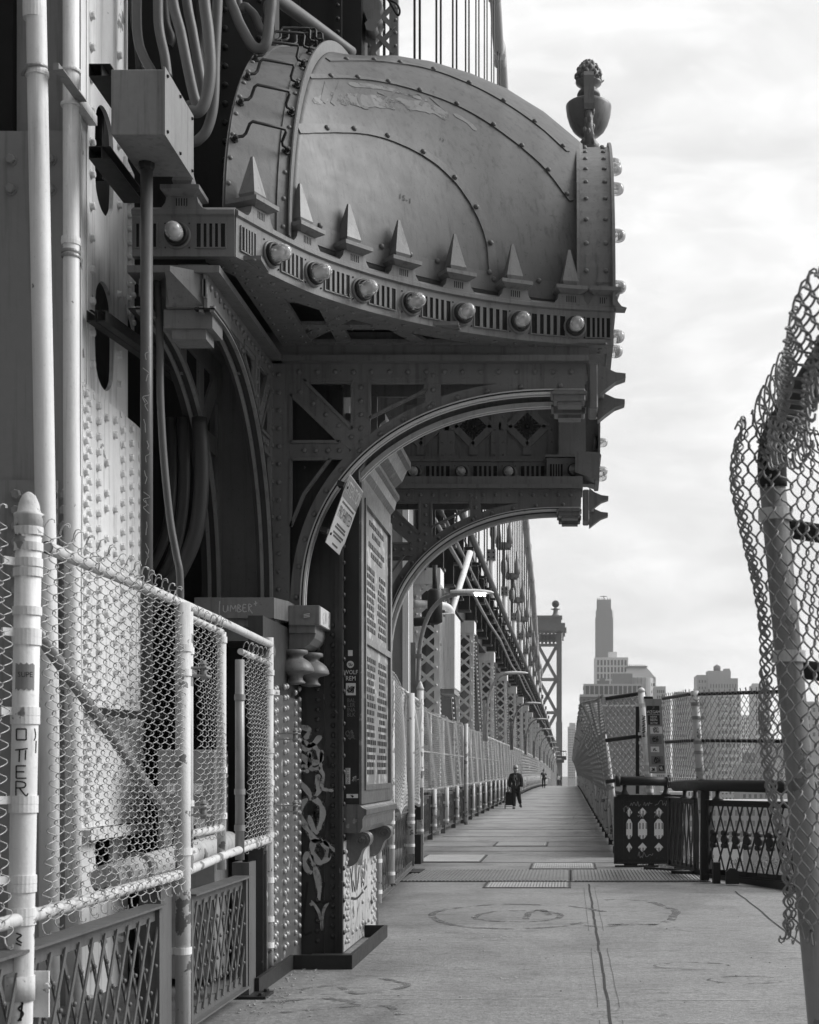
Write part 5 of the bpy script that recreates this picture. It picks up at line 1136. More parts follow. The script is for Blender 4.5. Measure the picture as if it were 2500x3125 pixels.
# things seen through the mesh
t = thing('equipment_cabinet', (-2.9, 10.9, 0), 'grey cabinet with torn notices standing in the dark behind the mesh', 'cabinet')
s = MB(); s.box((-3.05,10.9,.05),(-2.62,11.3,1.75), ch=.01); s.build('body', M['galv'], t); s = MB(); s.box((-2.98,10.885,1.42),(-2.72,10.899,1.5)); s.build('notice', M['paper'], t); s = MB(); s.box((-3.0,10.885,.95),(-2.7,10.899,1.25)); s.build('notice', M['paper'], t)
s = MB()
for k in range(3): s.stroke([(-2.95+.05*k,1.0),(-2.9+.06*k,1.2),(-2.85+.04*k,1.05)], Fr((0,10.884,0), (1,0,0), (0,0,1), (0,-1,0)), .012, .001, 5)
s.build('scrawl', M['ink'], t)
t = thing('white_duct', (-2.6, 10.3, .9), 'horizontal pale pipe lying behind the gates above the railing', 'pipe'); s = MB(); s.tube([V((-2.62,8.3,.98)), V((-2.6,11.2,1.05))], .085, 16); s.build('pipe', M['whitep'], t)
for y in (8.9,10.2): clamp_ring(V((-2.61,y,1.01)), (0,1,0), .085, .05, M['galv'], t)
# ---------------------------------------------------------------- fence beyond the tower on the left
def seg(A, B, z0, zc=True):
    d = V((B[0]-A[0], B[1]-A[1], 0)); L_ = d.length; d.normalize()
    def f(U, Vv, D):
        y = A[1]+d.y*U; dz = np.where(y > 100, -(y-100)**2/17400.0, 0)
        return np.stack([A[0]+d.x*U+d.y*D+.02*np.sin(U*2.3+Vv*3), y-d.x*D, z0+Vv+dz+.02*np.sin(U*1.3)], -1)
    return f, L_
f_, L_ = seg((-2.02,15.4), (-2.56,25.3), 1.12)
t = thing('mesh_fence', (-2.3, 20, 1.1), 'crumpled chain-link fence panel just beyond the bronze tablet', 'fence', 'mesh panels of the long left fence')
def crumple(U, Vv, D):
    p = f_(U, Vv, D); p[...,0] += .07*np.sin(U*1.7+Vv*1.5)*np.sin(Vv*1.9); p[...,2] += .05*np.sin(U*2.6)+.10*np.cos(U*.5); return p
chainlink('mesh', crumple, L_, 1.62, M['wire'], t, r=.0040, w=.05, sub=2, sides=4, wob=.004)
s = MB(); s.tube([V((-2.08,15.4,2.66)), V((-2.62,25.3,2.8))], .025, 8); s.build('top_rail', M['whitep'], t)
for A, B, lab in (((-2.16,15.4),(-2.26,18.6),'lattice railing panel just beyond the bronze tablet'), ((-2.28,18.9),(-2.42,22.6),'second lattice railing panel beyond the bronze tablet')):
    t = thing('lattice_railing', ((A[0]+B[0])/2, (A[1]+B[1])/2, 0), lab, 'railing', 'riveted lattice railing panels'); lattice(t, A, B, 1.0, .12, 14, railm, slope=.5, fine=False)
for x, y, zb, lab in ((-2.06,15.7,.18,'white pipe post right behind the scroll brackets of the tablet'), (-2.22,18.2,.2,'white flaked pipe post, next one past the tablet'), (-2.28,21.1,.4,'white pipe post with bolted lower clamp before the tall capped post')): post(x, y, zb, 2.7, .055, lab, [(zb+.12,(-.7,.3,0)),(.95,None),(zb+.45,None)])
t = post(-2.60, 25.6, .0, 3.02, .058, 'tall white post with a pointed cap where the left fence steps back', [(2.3,None),(1.6,None),(1.0,(-1,0,0)),(.55,None),(2.75,None)])
s = MB(); s.lathe([(.066,-.03),(.068,.0),(.05,.03),(.03,.09),(.004,.13)], (-2.60,25.6,3.02), (0,0,1), 16); s.build('pointed_cap', M['whitep'], t)
for z0, z1 in ((0,.5),(.75,1.3)): s = MB(); s.box((-2.64,25.0,z0),(-2.53,25.4,z1)); s.build('bracket_plate', M['dark'], t)
t = thing('railing_stanchion', (-2.6, 23.2, 0), 'dark boxed stanchion at the end of the railing before the joint plate', 'stanchion'); s = MB(); s.box((-2.62,23.1,0),(-2.46,23.2,1.15)); s.build('web', M['dark'], t); s = MB(); s.box((-2.7,22.6,0),(-2.3,23.4,.03)); s.build('foot_plate', M['dark'], t)
XF = -3.14
near_names = ['first', 'second', 'third', 'fourth', 'fifth', 'sixth', 'seventh', 'eighth', 'ninth', 'tenth', 'eleventh', 'twelfth']
cuts = [30.5, 41.2, 54, 72, 96, 130, 175, 240]
for i in range(len(cuts)-1):
    a, b_ = cuts[i], cuts[i+1]; f2, L2 = seg((XF,a), (XF,b_), 1.14)
    t = thing('mesh_fence', (XF, (a+b_)/2, 1.1+deckz((a+b_)/2)), '%s mesh panel of the long left fence, counting from the capped post' % near_names[i] if i < 4 else 'far mesh panel of the long left fence near the vanishing end', 'fence', 'mesh panels of the long left fence')
    k = 1 if i < 2 else 2 if i < 4 else 4
    chainlink('mesh', f2, L2-.05, 1.76, M['wire'], t, w=.07*k, wv=.05*k, r=.0043*k, sub=1, sides=3, depth=.006, hook=i < 2, wob=.003*k)
    s = MB(); yy = np.linspace(a, b_, 8)
    for z in (2.88, 2.0, 1.16): s.tube([V((XF-.04,y,z+deckz(y))) for y in yy], .022, 6)
    s.build('rails', M['whitep'], t)
pr = thing('fence_post', (XF+.03, 33.6, 0), 'x', 'fence post', 'pipe posts of the long left fence')
s = MB(); s.tube([V((XF+.05,33.6,.22)), V((XF+.05,33.6,1.16))], .052, 10); s.tube([V((XF-.05,33.6,1.0)), V((XF-.05,33.6,2.9))], .04, 8); s.build('pipe', M['whitep'], pr)
for z in (.34,.78): band_clamp(V((XF+.05,33.6,z)), .052, pr, (-1,0,0), .06)
rl = thing('lattice_railing', (XF, 32.0, 0), 'x', 'railing', 'riveted lattice railing panels'); lattice(rl, (XF-.06,30.4), (XF-.06,33.5), 1.02, .14, 12, railm, slope=.45, fine=False, topw=.09)
s = MB(); s.box((XF-.12,30.3,0),(XF-.0,30.39,1.1)); s.build('stanchion', M['rail'], rl)
for k in range(50):
    y = 33.6+3.4*k; off = V((0, 3.4*k, deckz(y)))
    pl = '%s hanging white pipe post of the long left fence' % near_names[k] if k < 12 else 'distant white pipe post of the long left fence'
    rlb = '%s lattice railing panel under the long left fence' % near_names[k] if k < 12 else 'distant lattice railing panel under the long left fence'
    if k == 0: pr['label'] = pl; rl['label'] = rlb
    else: dup(pr, off, pl); dup(rl, off, rlb)
t = post(-3.03, 43.0, .0, 2.95, .06, 'tall pale mast standing in front of the long left fence by the first mesh joint', [(2.4,None),(1.2,None)])
# ---------------------------------------------------------------- stiffening truss, upper roadway edge, lamps and cables
M['galvl'] = mat('cable_wrapping', .42, .5, .15, .8)
trm = M['truss'] = mat('truss_paint', .84, .5, .15, 1.0, streak=.2)
BAY = 12.9
col = thing('laced_column', (-3.56, 36.5, 0), 'x', 'column', 'laced truss columns along the left')
s = MB(); s.box((-3.34,36.5,.0),(-3.28,37.3,6.5)); s.build('side_plate', trm, col)
s = MB(); s.box((-3.84,36.5,0),(-3.76,37.3,6.5)); s.build('back_plate', trm, col)
s = MB(); s.box((-3.36,36.47,0),(-3.22,36.5,6.5)); s.box((-3.86,36.47,0),(-3.72,36.5,6.5)); s.build('edge_angles', trm, col)
s = MB(); n = 13
for k in range(n):
    z = .6+.44*k; s.bar((-3.80,36.465,z), (-3.30,36.465,z+.44), .085, .012, (0,1,0)); s.bar((-3.30,36.452,z), (-3.80,36.452,z+.44), .085, .012, (0,1,0))
s.build('lacing_bars', trm, col)
s = MB()
for k in range(58): s.rivet(V((-3.28,36.62,.3+.107*k)), (1,0,0), .035, .035); s.rivet(V((-3.28,37.15,.35+.107*k)), (1,0,0), .035, .035)
for k in range(n): s.rivet(V((-3.30,36.45,.62+.44*k)), (0,-1,0), .03, .03); s.rivet(V((-3.80,36.45,.62+.44*k)), (0,-1,0), .03, .03)
s.build('rivets', trm, col)
s = MB(); s.box((-3.9,36.42,6.2),(-3.2,37.4,6.6)); s.build('gusset', trm, col)
dg = thing('truss_diagonal', (-3.5, 43, 0), 'x', 'truss diagonal', 'sloping truss diagonals along the left')
s = MB(); s.bar((-3.5,46.6,0), (-3.5,40.8,6.5), .42, .03, (1,0,0)); s.bar((-3.5,46.6,0), (-3.5,40.8,6.5), .05, .14, (1,0,0)); s.build('plate', M['trussd'] if 'trussd' in M else M['legf'], dg)
s = MB()
for k in range(46):
    p = V((-3.36,46.6,0)).lerp(V((-3.36,40.8,6.5)), k/46)
    s.rivet(p+V((-.08,-.13,-.12)), (1,0,0), .035, .035); s.rivet(p+V((-.08,.13,.12)), (1,0,0), .035, .035)
s.build('rivets', trm, dg)
for k in range(26):
    y = 36.5+BAY*k; off = V((0, BAY*k, deckz(y))); a = '%s laced steel column past the tower, left of the walkway' % near_names[k] if k < 9 else 'distant laced column merging into the row toward the far tower'
    b_ = '%s sloping riveted diagonal past the tower, left of the walkway' % near_names[k] if k < 9 else 'distant sloping diagonal merging into the row toward the far tower'
    if k == 0: col['label'] = a; dg['label'] = b_
    else: dup(col, off, a); dup(dg, off, b_)
t = thing('tower_column', (-3.7, 30, 0), 'plain pale steel plate of the tower leg seen through the rear arch', 'tower leg'); s = MB(); s.box((-4.6,30.2,0),(-3.36,31.6,7.5)); s.build('plate', M['legf'], t); s = MB(); s.box((-3.42,30.1,0),(-3.30,30.199,7.5)); s.build('edge_angle', M['leg'], t)
s = MB()
for k in range(50): s.rivet(V((-4.0,30.2,.3+.13*k)), (0,-1,0), .035, .03)
s.build('rivets', M['leg'], t)
# dark trackway side behind the columns
t = thing('trackway_screen', (-5.2, 150, 0), 'dark plated side of the trackway filling the gaps between the columns', 'trackway'); s = MB()
for k in range(16): y0, y1 = 31.7+26*k, 31.7+26*(k+1); s.hexa([V((-5.4,y0,-1+deckz(y0))),V((-4.9,y0,-1+deckz(y0))),V((-4.9,y1,-1+deckz(y1))),V((-5.4,y1,-1+deckz(y1))),V((-5.4,y0,6.6+deckz(y0))),V((-4.9,y0,6.6+deckz(y0))),V((-4.9,y1,6.6+deckz(y1))),V((-5.4,y1,6.6+deckz(y1)))])
s.build('plating', M['void'], t)
up = thing('upper_roadway', (-5, 150, 6.5), 'dark stepped edge of the upper roadway running above the laced columns', 'upper roadway'); s = MB()
for k in range(32): y0, y1 = 31.7+13*k, 31.7+13*(k+1); z0, z1 = deckz(y0), deckz(y1); s.hexa([V((-12,y0,6.55+z0)),V((-3.55,y0,6.55+z0)),V((-3.55,y1,6.55+z1)),V((-12,y1,6.55+z1)),V((-12,y0,8.2+z0)),V((-3.55,y0,8.2+z0)),V((-3.55,y1,8.2+z1)),V((-12,y1,8.2+z1))])
s.build('fascia', M['dark'], up)
be = thing('beam_end', (-3.2, 34, 6.5), 'x', 'beam end', 'projecting beam ends under the upper roadway')
s = MB(); s.box((-3.549,34,6.7),(-3.2,34.22,8.15)); s.box((-3.199,34.01,7.3),(-2.92,34.21,8.1)); s.box((-3.549,33.9,8.151),(-2.86,34.34,8.2)); s.build('web', M['dark'], be)
s = MB(); s.box((-3.549,33.92,6.64),(-3.16,34.30,6.699)); s.box((-3.199,33.92,7.24),(-2.88,34.30,7.299)); s.build('flange', M['rail'], be)
for k in range(72):
    off = V((0, 3.225*k, deckz(34+3.225*k))); a = '%s dark beam end projecting under the upper roadway' % near_names[k] if k < 6 else 'one of the repeating dark beam ends receding under the upper roadway'
    if k == 0: be['label'] = a
    else: dup(be, off, a)
ys = list(np.linspace(31, 330, 40))
for x, z, r, m_, lab in ((-2.84,8.36,.11,M['conduit'],'thick dark pipe along the top of the upper roadway edge'), (-2.96,7.5,.07,M['conduit'],'thinner dark pipe halfway up the upper roadway edge'), (-2.9,6.95,.05,M['galv'],'crooked pale conduit under the upper roadway edge')):
    s = MB(); s.tube([V((x+(.12*math.sin(i*1.9)*(i % 3 == 0) if r == .05 else 0), y, z+deckz(y)+(.10*math.sin(i*2.2) if r == .05 else .0))) for i, y in enumerate(ys)], r, 8); tag(s.build('roadway_pipe', m_), lab, 'pipe', 'pipes along the upper roadway edge')
t = thing('roadway_handrail', (-3.3, 150, 8.2), 'thin dark handrail on top of the upper roadway edge', 'handrail'); s = MB()
for z in (9.3, 8.8): s.tube([V((-3.3,y,z+deckz(y))) for y in ys], .03, 6)
s.build('rails', M['dark'], t)
s = MB()
for k in range(95): y = 32+3.2*k; s.box((-3.33,y-.03,8.2+deckz(y)),(-3.27,y+.03,9.32+deckz(y)))
s.build('uprights', M['dark'], t)
# street lamps reaching over the walkway
led = bpy.data.materials.new('lit_led'); led.use_nodes = True; b = led.node_tree.nodes['Principled BSDF']; b.inputs['Emission Color'].default_value = (1,1,1,1); b.inputs['Emission Strength'].default_value = 3.0
Yl = 27.7; lp = thing('street_lamp', (-2.82, Yl, 2.9), 'x', 'street lamp', 'street lamps over the left fence')
s = MB(); s.tube([V(q) for q in cat([(-2.86,Yl,2.6),(-2.85,Yl,3.4),(-2.81,Yl,4.0),(-2.66,Yl,4.5),(-2.42,Yl,4.8),(-2.2,Yl,4.89),(-2.12,Yl,4.90)], 6)], .042, 10); s.build('arm', M['galv'], lp)
s = MB(); s.box((-2.92,Yl-.05,3.2),(-2.80,Yl+.05,3.28)); s.box((-2.92,Yl-.05,3.7),(-2.78,Yl+.05,3.78)); s.box((-3.0,Yl+.02,2.6),(-2.9,Yl+.1,4.0)); s.build('mount', M['galv'], lp)
hd = MB(); prof = [(-2.25,.05,.055),(-2.05,.085,.07),(-1.8,.12,.075),(-1.6,.13,.06),(-1.48,.09,.04),(-1.43,.03,.015)]
vs = []; sd_ = 12
for x, w_, h in prof: vs += [V((x, Yl+w_*math.cos(2*PI*k/sd_), 4.93+(h*math.sin(2*PI*k/sd_) if math.sin(2*PI*k/sd_) > 0 else h*.35*math.sin(2*PI*k/sd_)))) for k in range(sd_)]
hd.add(vs, [(i*sd_+k,(i+1)*sd_+k,(i+1)*sd_+(k+1) % sd_,i*sd_+(k+1) % sd_) for i in range(len(prof)-1) for k in range(sd_)]+[tuple(range(sd_)), tuple((len(prof)-1)*sd_+k for k in range(sd_))[::-1]], True); head = hd.build('lamp_head', M['white'], lp)
s = MB(); s.box((-2.18,Yl-.07,4.885),(-1.62,Yl+.07,4.905)); s.build('lens_plate', M['galv'], lp)
fst = lp
for k in range(11):
    y = Yl+23*k; off = V((0, 23*k, deckz(y))); a = ['lit street lamp nearest the tower, its head glowing under the rear arch', 'second street lamp reaching over the walkway', 'third street lamp reaching over the walkway', 'fourth street lamp reaching over the walkway', 'fifth street lamp reaching over the walkway'][k] if k < 5 else 'small distant street lamp in the row along the left fence'
    if k == 0: lp['label'] = a
    else: dup(lp, off, a)
s = MB()
for i in range(3):
    for j in range(2): s.box((-1.78+.075*i,Yl-.10+.06*j,4.868),(-1.73+.075*i,Yl-.055+.06*j,4.884))
s.box((-1.79,Yl-.128,4.893),(-1.57,Yl-.12,4.925)); s.build('led_cells', led, lp)
# pale cabinet hanging among the columns
t = thing('hanging_cabinet', (-3.0, 37.5, 3.6), 'tall pale steel cabinet hung between the first two columns, elbow pipe on top', 'cabinet')
s = MB(); s.box((-3.26,36.6,3.62),(-2.85,38.4,5.5), ch=.02); s.build('box', M['white'], t); s = MB(); s.box((-3.22,36.7,3.5),(-2.88,38.2,3.62)); s.build('skirt', M['galv'], t)
s = MB(); s.tube([V(q) for q in cat([(-3.0,36.9,5.5),(-2.98,36.9,5.56),(-3.1,36.8,5.68),(-3.4,36.6,5.70),(-3.9,36.4,5.72)], 5)], .10, 12); s.build('elbow_pipe', M['white'], t)
t = thing('leaning_pole', (-2.8, 40, 5.5), 'stout pale pole leaning up past the nearest lamp head', 'pole'); s = MB(); s.tube([P(935,1385,38), P(950,1290,38.5), P(990,1163,40)], .085, 14); s.build('tube', M['white'], t)
t = thing('dark_standpipe', (-3.2, 29, 4.6), 'dark capped standpipe and elbow beside the nearest lamp arm', 'pipe'); s = MB(); s.tube([P(872,1310,29), P(905,1307,29)], .09, 10); s.tube([P(916,1190,29), P(916,1255,29)], .05, 10); s.lathe([(.05,0),(.15,.05),(.15,.65),(.10,.7)], P(916,1315,29), (0,0,1), 12); s.build('pipe', M['black'], t)
# pale sleeves above the roadway, suspender ropes, sockets and main cable
sl = thing('rope_sleeve', (-3.4, 63.9, 8.2), 'x', 'post', 'pale capped sleeves above the upper roadway')
s = MB(); s.tube([V((-3.4,63.9,8.2)), V((-3.4,63.9,10.9))], .13, 12); s.build('tube', M['white'], sl); s = MB(); s.box((-3.58,63.72,10.7),(-3.22,64.08,11.15)); s.build('cap_box', M['legf'], sl)
s = MB()
for x in (-3.5,-3.3):
    for z in (10.82,11.02): s.rivet(V((x,63.72,z)), (0,-1,0), .045, .03)
s.build('bolts', M['black'], sl)
for k in range(-2, 14):
    if k == 0: sl['label'] = 'pale capped sleeve standing above the roadway edge, left of the sockets'
    else: dup(sl, V((0, BAY*k, deckz(63.9+BAY*k))), 'pale capped sleeve standing above the roadway edge, left of the sockets')
cable = [P(1036,-40,78), P(1050,100,85), P(1060,190,90), P(1085,640,118), P(1108,1110,140), P(1122,1250,163), P(1132,1400,190), P(1138,1470,215), P(1141,1500,235)]
pts = [(-4.1, y, z) for y, z in ((18,64),(40,53),(60,46),(79,39.5),(92,35),(110,29.5),(130,24.5),(150,20.2),(172,16.2),(195,12.6),(220,9.6),(250,7.2))]
pts = [(-4.1, p.y, p.z) for p in (P(1036,-40,77.5), P(1043,0,81), P(1050,100,84.7), P(1060,190,90.8), P(1095,850,121), P(1108,1110,138), P(1122,1250,163), P(1132,1400,187), P(1140,1500,212))]
s = MB(); s.tube([V(q) for q in cat(pts, 6)], .32, 14); mc = s.build('main_cable', M['galvl']); tag(mc, 'thick wrapped main suspension cable descending across the sky', 'cable'); MCZ = lambda y: float(np.interp(y, [p[1] for p in pts], [p[2] for p in pts]))
s = MB()
for k in range(20):
    y = 80+6.45*k
    if y < 205: s.lathe([(.325,-.3),(.36,-.3),(.36,.3),(.325,.3)], V((-4.1,y,MCZ(y))), (0,1,-.4), 14)
s.build('cable_bands', M['galvl'], mc)
WL[mc] = V(mc.location)
su = thing('suspender_ropes', (-4.1, 33, 8), 'pair of steel suspender ropes hanging in the sky above the hood and roadway', 'suspender ropes', 'suspender ropes of the left cable')
s = MB(); s.tube([V((-4.16,33,8)), V((-4.16,33,60))], .035, 6); s.build('rope', M['rubberd'], su); s = MB(); s.tube([V((-4.04,33.2,8)), V((-4.04,33.2,60))], .035, 6); s.build('rope', M['rubberd'], su)
for k in range(1, 27): dup(su, V((.02*math.sin(k*2), 6.45*k, 0)) if False else V((0, 6.45*k, -.0)))
for o in list(COL.objects):
    if o.name.startswith('suspender_ropes') and o.location.y > 80:                      # ropes end at the main cable
        for c in o.children:
            c.data = c.data.copy()
            for v in c.data.vertices:
                if v.co.z > 20: v.co.z = MCZ(o.location.y)-8
            c.data.update()
so_ = thing('rope_socket', (-4.1, 79, 13), 'x', 'rope socket', 'forged rope sockets above the roadway')
s = MB(); s.box((-4.55,78.9,15.5),(-3.65,79.1,16.0), ch=.08); s.lathe([(.2,0),(.2,.2)], (-4.1,78.95,15.75), (0,-1,0), 12); s.lathe([(.16,0),(.16,.2)], (-4.45,78.95,15.75), (0,-1,0), 12); s.lathe([(.16,0),(.16,.2)], (-3.75,78.95,15.75), (0,-1,0), 12); s.build('yoke', M['galv'], so_)
for x in (-4.45,-3.75): s = MB(); s.lathe([(.20,15.9),(.20,16.3),(.06,17.3),(.04,17.5)], (x,79,0), (0,0,1), 10); s.build('socket_cone', M['galv'], so_)
s = MB(); s.lathe([(.06,12.6),(.09,13.9),(.2,14.2),(.2,14.7),(.08,15.0),(.08,15.5)], (-4.1,79,0), (0,0,1), 10); s.build('lower_link', M['galv'], so_)
for k in range(10):
    if k == 0: so_['label'] = 'forged yoke and twin rope sockets in the chain stepping down toward the far tower'
    else: dup(so_, V((0, BAY*k*.98, -.22*k)), 'forged yoke and twin rope sockets in the chain stepping down toward the far tower')
# ---------------------------------------------------------------- far tower
YT = 460; q = lambda px, py, dy=0: P(px, py, YT+dy)
ft = thing('far_tower', q(1160,1650), 'slender steel bridge tower with a ball finial at the far end of the span', 'tower')
def fbox(mb, x0, y0, x1, y1, d0=0, d1=6): a = P(x0,y1,YT); b_ = P(x1,y0,YT); mb.box((a.x,YT+d0,a.z),(b_.x,YT+d1,b_.z))
s = MB(); fbox(s,1172,1330,1183,1700); fbox(s,1171,1520,1184,1700,-.8,0); s.build('right_leg', M['steel'], ft); s = MB(); fbox(s,1120,1330,1132,1700); s.build('left_leg', M['steel'], ft)
s = MB()
for a, b_ in (((1134,1360),(1172,1430)),((1172,1360),(1134,1430)),((1134,1430),(1172,1500)),((1172,1430),(1134,1500)),((1134,1500),(1172,1570)),((1172,1500),(1134,1570)),((1134,1570),(1172,1640)),((1172,1570),(1134,1640))): s.bar(q(*a,1), q(*b_,1), 1.0, 1.0, (0,1,0))
for y in (1430,1500,1570): fbox(s,1132,y-3,1172,y+3,.5,3)
s.build('cross_bracing', M['legf'], ft)
s = MB(); fbox(s,1118,1312,1190,1322,-1,8); fbox(s,1116,1322,1193,1328,-1.5,8); fbox(s,1122,1300,1182,1312,0,7); fbox(s,1122,1296,1184,1300,-.5,7.5); fbox(s,1184,1328,1190,1338,-1,4); fbox(s,1184,1338,1187,1348,-1,3); s.build('cornice', M['steel'], ft)
s = MB(); fbox(s,1132,1355,1173,1360,0,3); fbox(s,1132,1328,1173,1332,0,3)
for k in range(5):
    x = 1134+8*k; s.bar(q(x,1332,1), q(x+8,1355,1), .5, .5, (0,1,0)); s.bar(q(x+8,1332,1.6), q(x,1355,1.6), .5, .5, (0,1,0)); s.lathe([(1.0,0),(1.3,0),(1.3,.4),(1.0,.4)], q(x+4,1343,.5), (0,1,0), 10)
s.build('pierced_frieze', M['steel'], ft)
b0 = q(1170,1300,3); s = MB(); k = .1484; s.lathe([(13*k,0),(11*k,2*k),(6*k,7*k),(4.5*k,14*k),(5.5*k,16*k),(10*k,17*k),(10*k,18*k),(4*k,19*k),(2.5*k,22*k)], b0, (0,0,1), 16); s.build('pedestal', M['steel'], ft)
s = MB(); s.sphere(b0+V((0,0,28.5*k)), 6*k, 10, 8)
for j in range(6): a = PI*j/6; s.tube([b0+V((7*k*math.cos(t)*math.cos(a), 7*k*math.cos(t)*math.sin(a), 28.5*k+7*k*math.sin(t))) for t in [2*PI*i/16 for i in range(17)]], .13, 4)
s.build('ball_finial', M['dark'], ft)
s = MB(); fbox(s,1170,1592,1193,1600,-3,4); fbox(s,1172,1600,1188,1606,-2,3)
for x in (1173,1180,1187,1192): fbox(s,x,1582,x+.8,1592,-2.9,-2.5)
fbox(s,1170,1581,1193,1583,-3,-2.5); s.build('balcony', M['dark'], ft)
# ---------------------------------------------------------------- fence along the right side
wm_ = M['wire']; dw = M['wired']
def rprof(Y):
    """leaning, in-curving section of the right fence: list of (x, z)"""
    t = min(1, max(0, (Y-25)/9.0)); t = t*t*(3-2*t)
    a = [(.70,1.30),(.655,1.75),(.60,2.25),(.555,2.60),(.52,2.86)]; b_ = [(.84,1.16),(.74,1.75),(.60,2.30),(.42,2.75),(.22,3.08)]
    return [(lerp(p[0],q[0],t), lerp(p[1],q[1],t)) for p, q in zip(a, b_)]
def rsurf(y0, H):
    def f(U, Vv, D):
        out = np.zeros(U.shape+(3,)); 
        for idx in np.ndindex(U.shape):
            y = y0+U[idx]; pr = rprof(y); t = min(max(Vv[idx]/H, 0), 1)*4; i = min(int(t), 3); k = t-i
            x = lerp(pr[i][0], pr[i+1][0], k); z = lerp(pr[i][1], pr[i+1][1], k)
            out[idx] = (x-(D[idx] if np.ndim(D) else D)+.015*math.sin(y*2.1+t*2), y, z+(.05*(Vv[idx]-H) if Vv[idx] > H else 0)+(Vv[idx] if Vv[idx] < 0 else 0)+(Vv[idx]-H if Vv[idx] > H else 0)+deckz(y))
        return out
    return f
for i, (a, b_, k, lab) in enumerate(((25.0, 34, 1, 'first in-leaning mesh panel of the right fence behind the pierced panel'), (34, 50, 1.5, 'second mesh panel of the right fence, curving inward at the top'), (50, 90, 3, 'third mesh panel of the right fence, curving inward'), (90, 170, 5, 'far mesh panel of the right fence by the crest of the walkway'))):
    t = thing('mesh_fence', (.7, (a+b_)/2, 1.2), lab, 'fence', 'mesh panels of the right fence')
    chainlink('mesh', rsurf(a, 1.85), b_-a-.03, 1.86, wm_, t, w=.07*k, wv=.07*k, r=.0042*k, sub=1, sides=3, depth=.006, hook=i < 2, wob=.002*k)
    s = MB()
    for j in (0, 2, 4): s.tube([V((rprof(y)[j][0]+.03, y, rprof(y)[j][1]+deckz(y))) for y in np.linspace(a, b_, 10)], .024, 8)
    s.build('rails', dw, t)
rp = None
for k in range(42):
    y = 28.3+3.25*k; pr = rprof(y); z = deckz(y)
    if k < 3:
        t = thing('fence_post', (.86, y, z), ['nearest', 'second', 'third'][k]+' white leaning pipe post of the right fence beyond the pierced panel', 'fence post', 'white pipe posts of the right fence')
        s = MB(); s.tube([V(q) for q in cat([(.90,y,.10),(.86,y,.7),(pr[0][0]+.06,y,pr[0][1]),(pr[2][0]+.05,y,pr[2][1]),(pr[4][0]+.02,y,pr[4][1])], 5)], .055, 12); s.build('pipe', M['whitep'], t)
        for zz in (.2,.95): band_clamp(V((.88,y,zz)), .055, t, (1,0,0), .05)
        s = MB(); s.box((.83,y-.04,0),(1.05,y+.12,.14)); s.build('foot', M['dark'], t)
        rp = t
    else:
        if k == 3: y0 = y; rp0 = t = thing('fence_post', (.86, y, z), 'x', 'fence post', 'white pipe posts of the right fence'); s = MB(); pr = rprof(60); s.tube([V(q) for q in cat([(.90,y,.10+z),(.86,y,.7+z),(pr[0][0]+.06,y,pr[0][1]+z),(pr[2][0]+.05,y,pr[2][1]+z),(pr[4][0]+.02,y,pr[4][1]+z)], 5)], .055, 10); s.build('pipe', M['whitep'], t); s = MB(); s.box((.83,y-.04,z),(1.05,y+.12,.14+z)); s.build('foot', M['dark'], t); t['label'] = 'fourth white pipe post of the right fence'
        else: dup(rp0, V((0, y-y0, z-deckz(y0))), '%s white pipe post of the right fence' % near_names[k] if k < 9 else 'distant white pipe post of the right fence')
t = thing('railing_plates', (.98, 90, 0), 'long grey plated railing behind the white posts of the right fence', 'railing'); s = MB()
for k in range(36): y0, y1 = 27+4*k, 27+4*k+3.9; s.hexa([V((.97,y0,.12+deckz(y0))),V((1.0,y0,.12+deckz(y0))),V((1.0,y1,.12+deckz(y1))),V((.97,y1,.12+deckz(y1))),V((.97,y0,1.1+deckz(y0))),V((1.0,y0,1.1+deckz(y0))),V((1.0,y1,1.1+deckz(y1))),V((.97,y1,1.1+deckz(y1)))])
s.build('plates', M['rail'], t); s = MB(); s.tube([V((.98,y,1.14+deckz(y))) for y in np.linspace(27,170,40)], .04, 8); s.build('hand_pipe', M['dark'], t)
# end return of the mesh facing the camera
f2, L2 = seg((.62,25.0), (1.26,24.6), 1.42)
t = thing('mesh_fence', (.95, 24.8, 1.4), 'square mesh return panel facing the camera above the pierced iron panel', 'fence', 'mesh panels of the right fence')
chainlink('mesh', f2, L2, 1.42, M['wired'], t, r=.0075, sub=2, sides=4, wob=.002, w=.055, wv=.06)
s = MB()
for z in (1.43, 2.13, 2.84): s.tube([V((.62,25.0,z-.03)), V((1.26,24.6,z+.05))], .035, 8)
s.build('rails', M['black'], t)
t = thing('fence_post', (1.27, 24.5, 1.2), 'white capped pipe post with black tags beside the stickered board', 'fence post', 'white pipe posts of the right fence')
s = MB(); s.tube([V((1.34,24.5,1.12)), V((1.19,24.5,2.90))], .058, 16); s.lathe([(.06,0),(.07,.0),(.05,.05),(.02,.07)], V((1.19,24.5,2.90)), (-.08,0,1), 16); s.build('pipe', M['white'], t)
for z in (2.68,2.2,2.05,1.7,1.55,1.25): band_clamp(V((1.34-.15*(z-1.12)/1.78,24.5,z)), .058, t, (-1,0,0), .05)
s = MB(); fr = Fr((1.225,24.438,2.4), (1,0,0), (0,0,1), (0,-1,0)); 
for i in range(6): s.stroke([(-.03,.1-.06*i),(.03,.08-.06*i),(-.02,.06-.06*i),(.03,.05-.06*i)], fr, .012, .0, 4)
s.build('black_tag', M['ink'], t)
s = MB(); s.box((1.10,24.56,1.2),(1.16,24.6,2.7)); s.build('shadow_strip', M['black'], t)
bd = thing('sticker_board', (1.42, 24.5, 1.6), 'tall narrow pale board plastered with stickers on the right fence post', 'board')
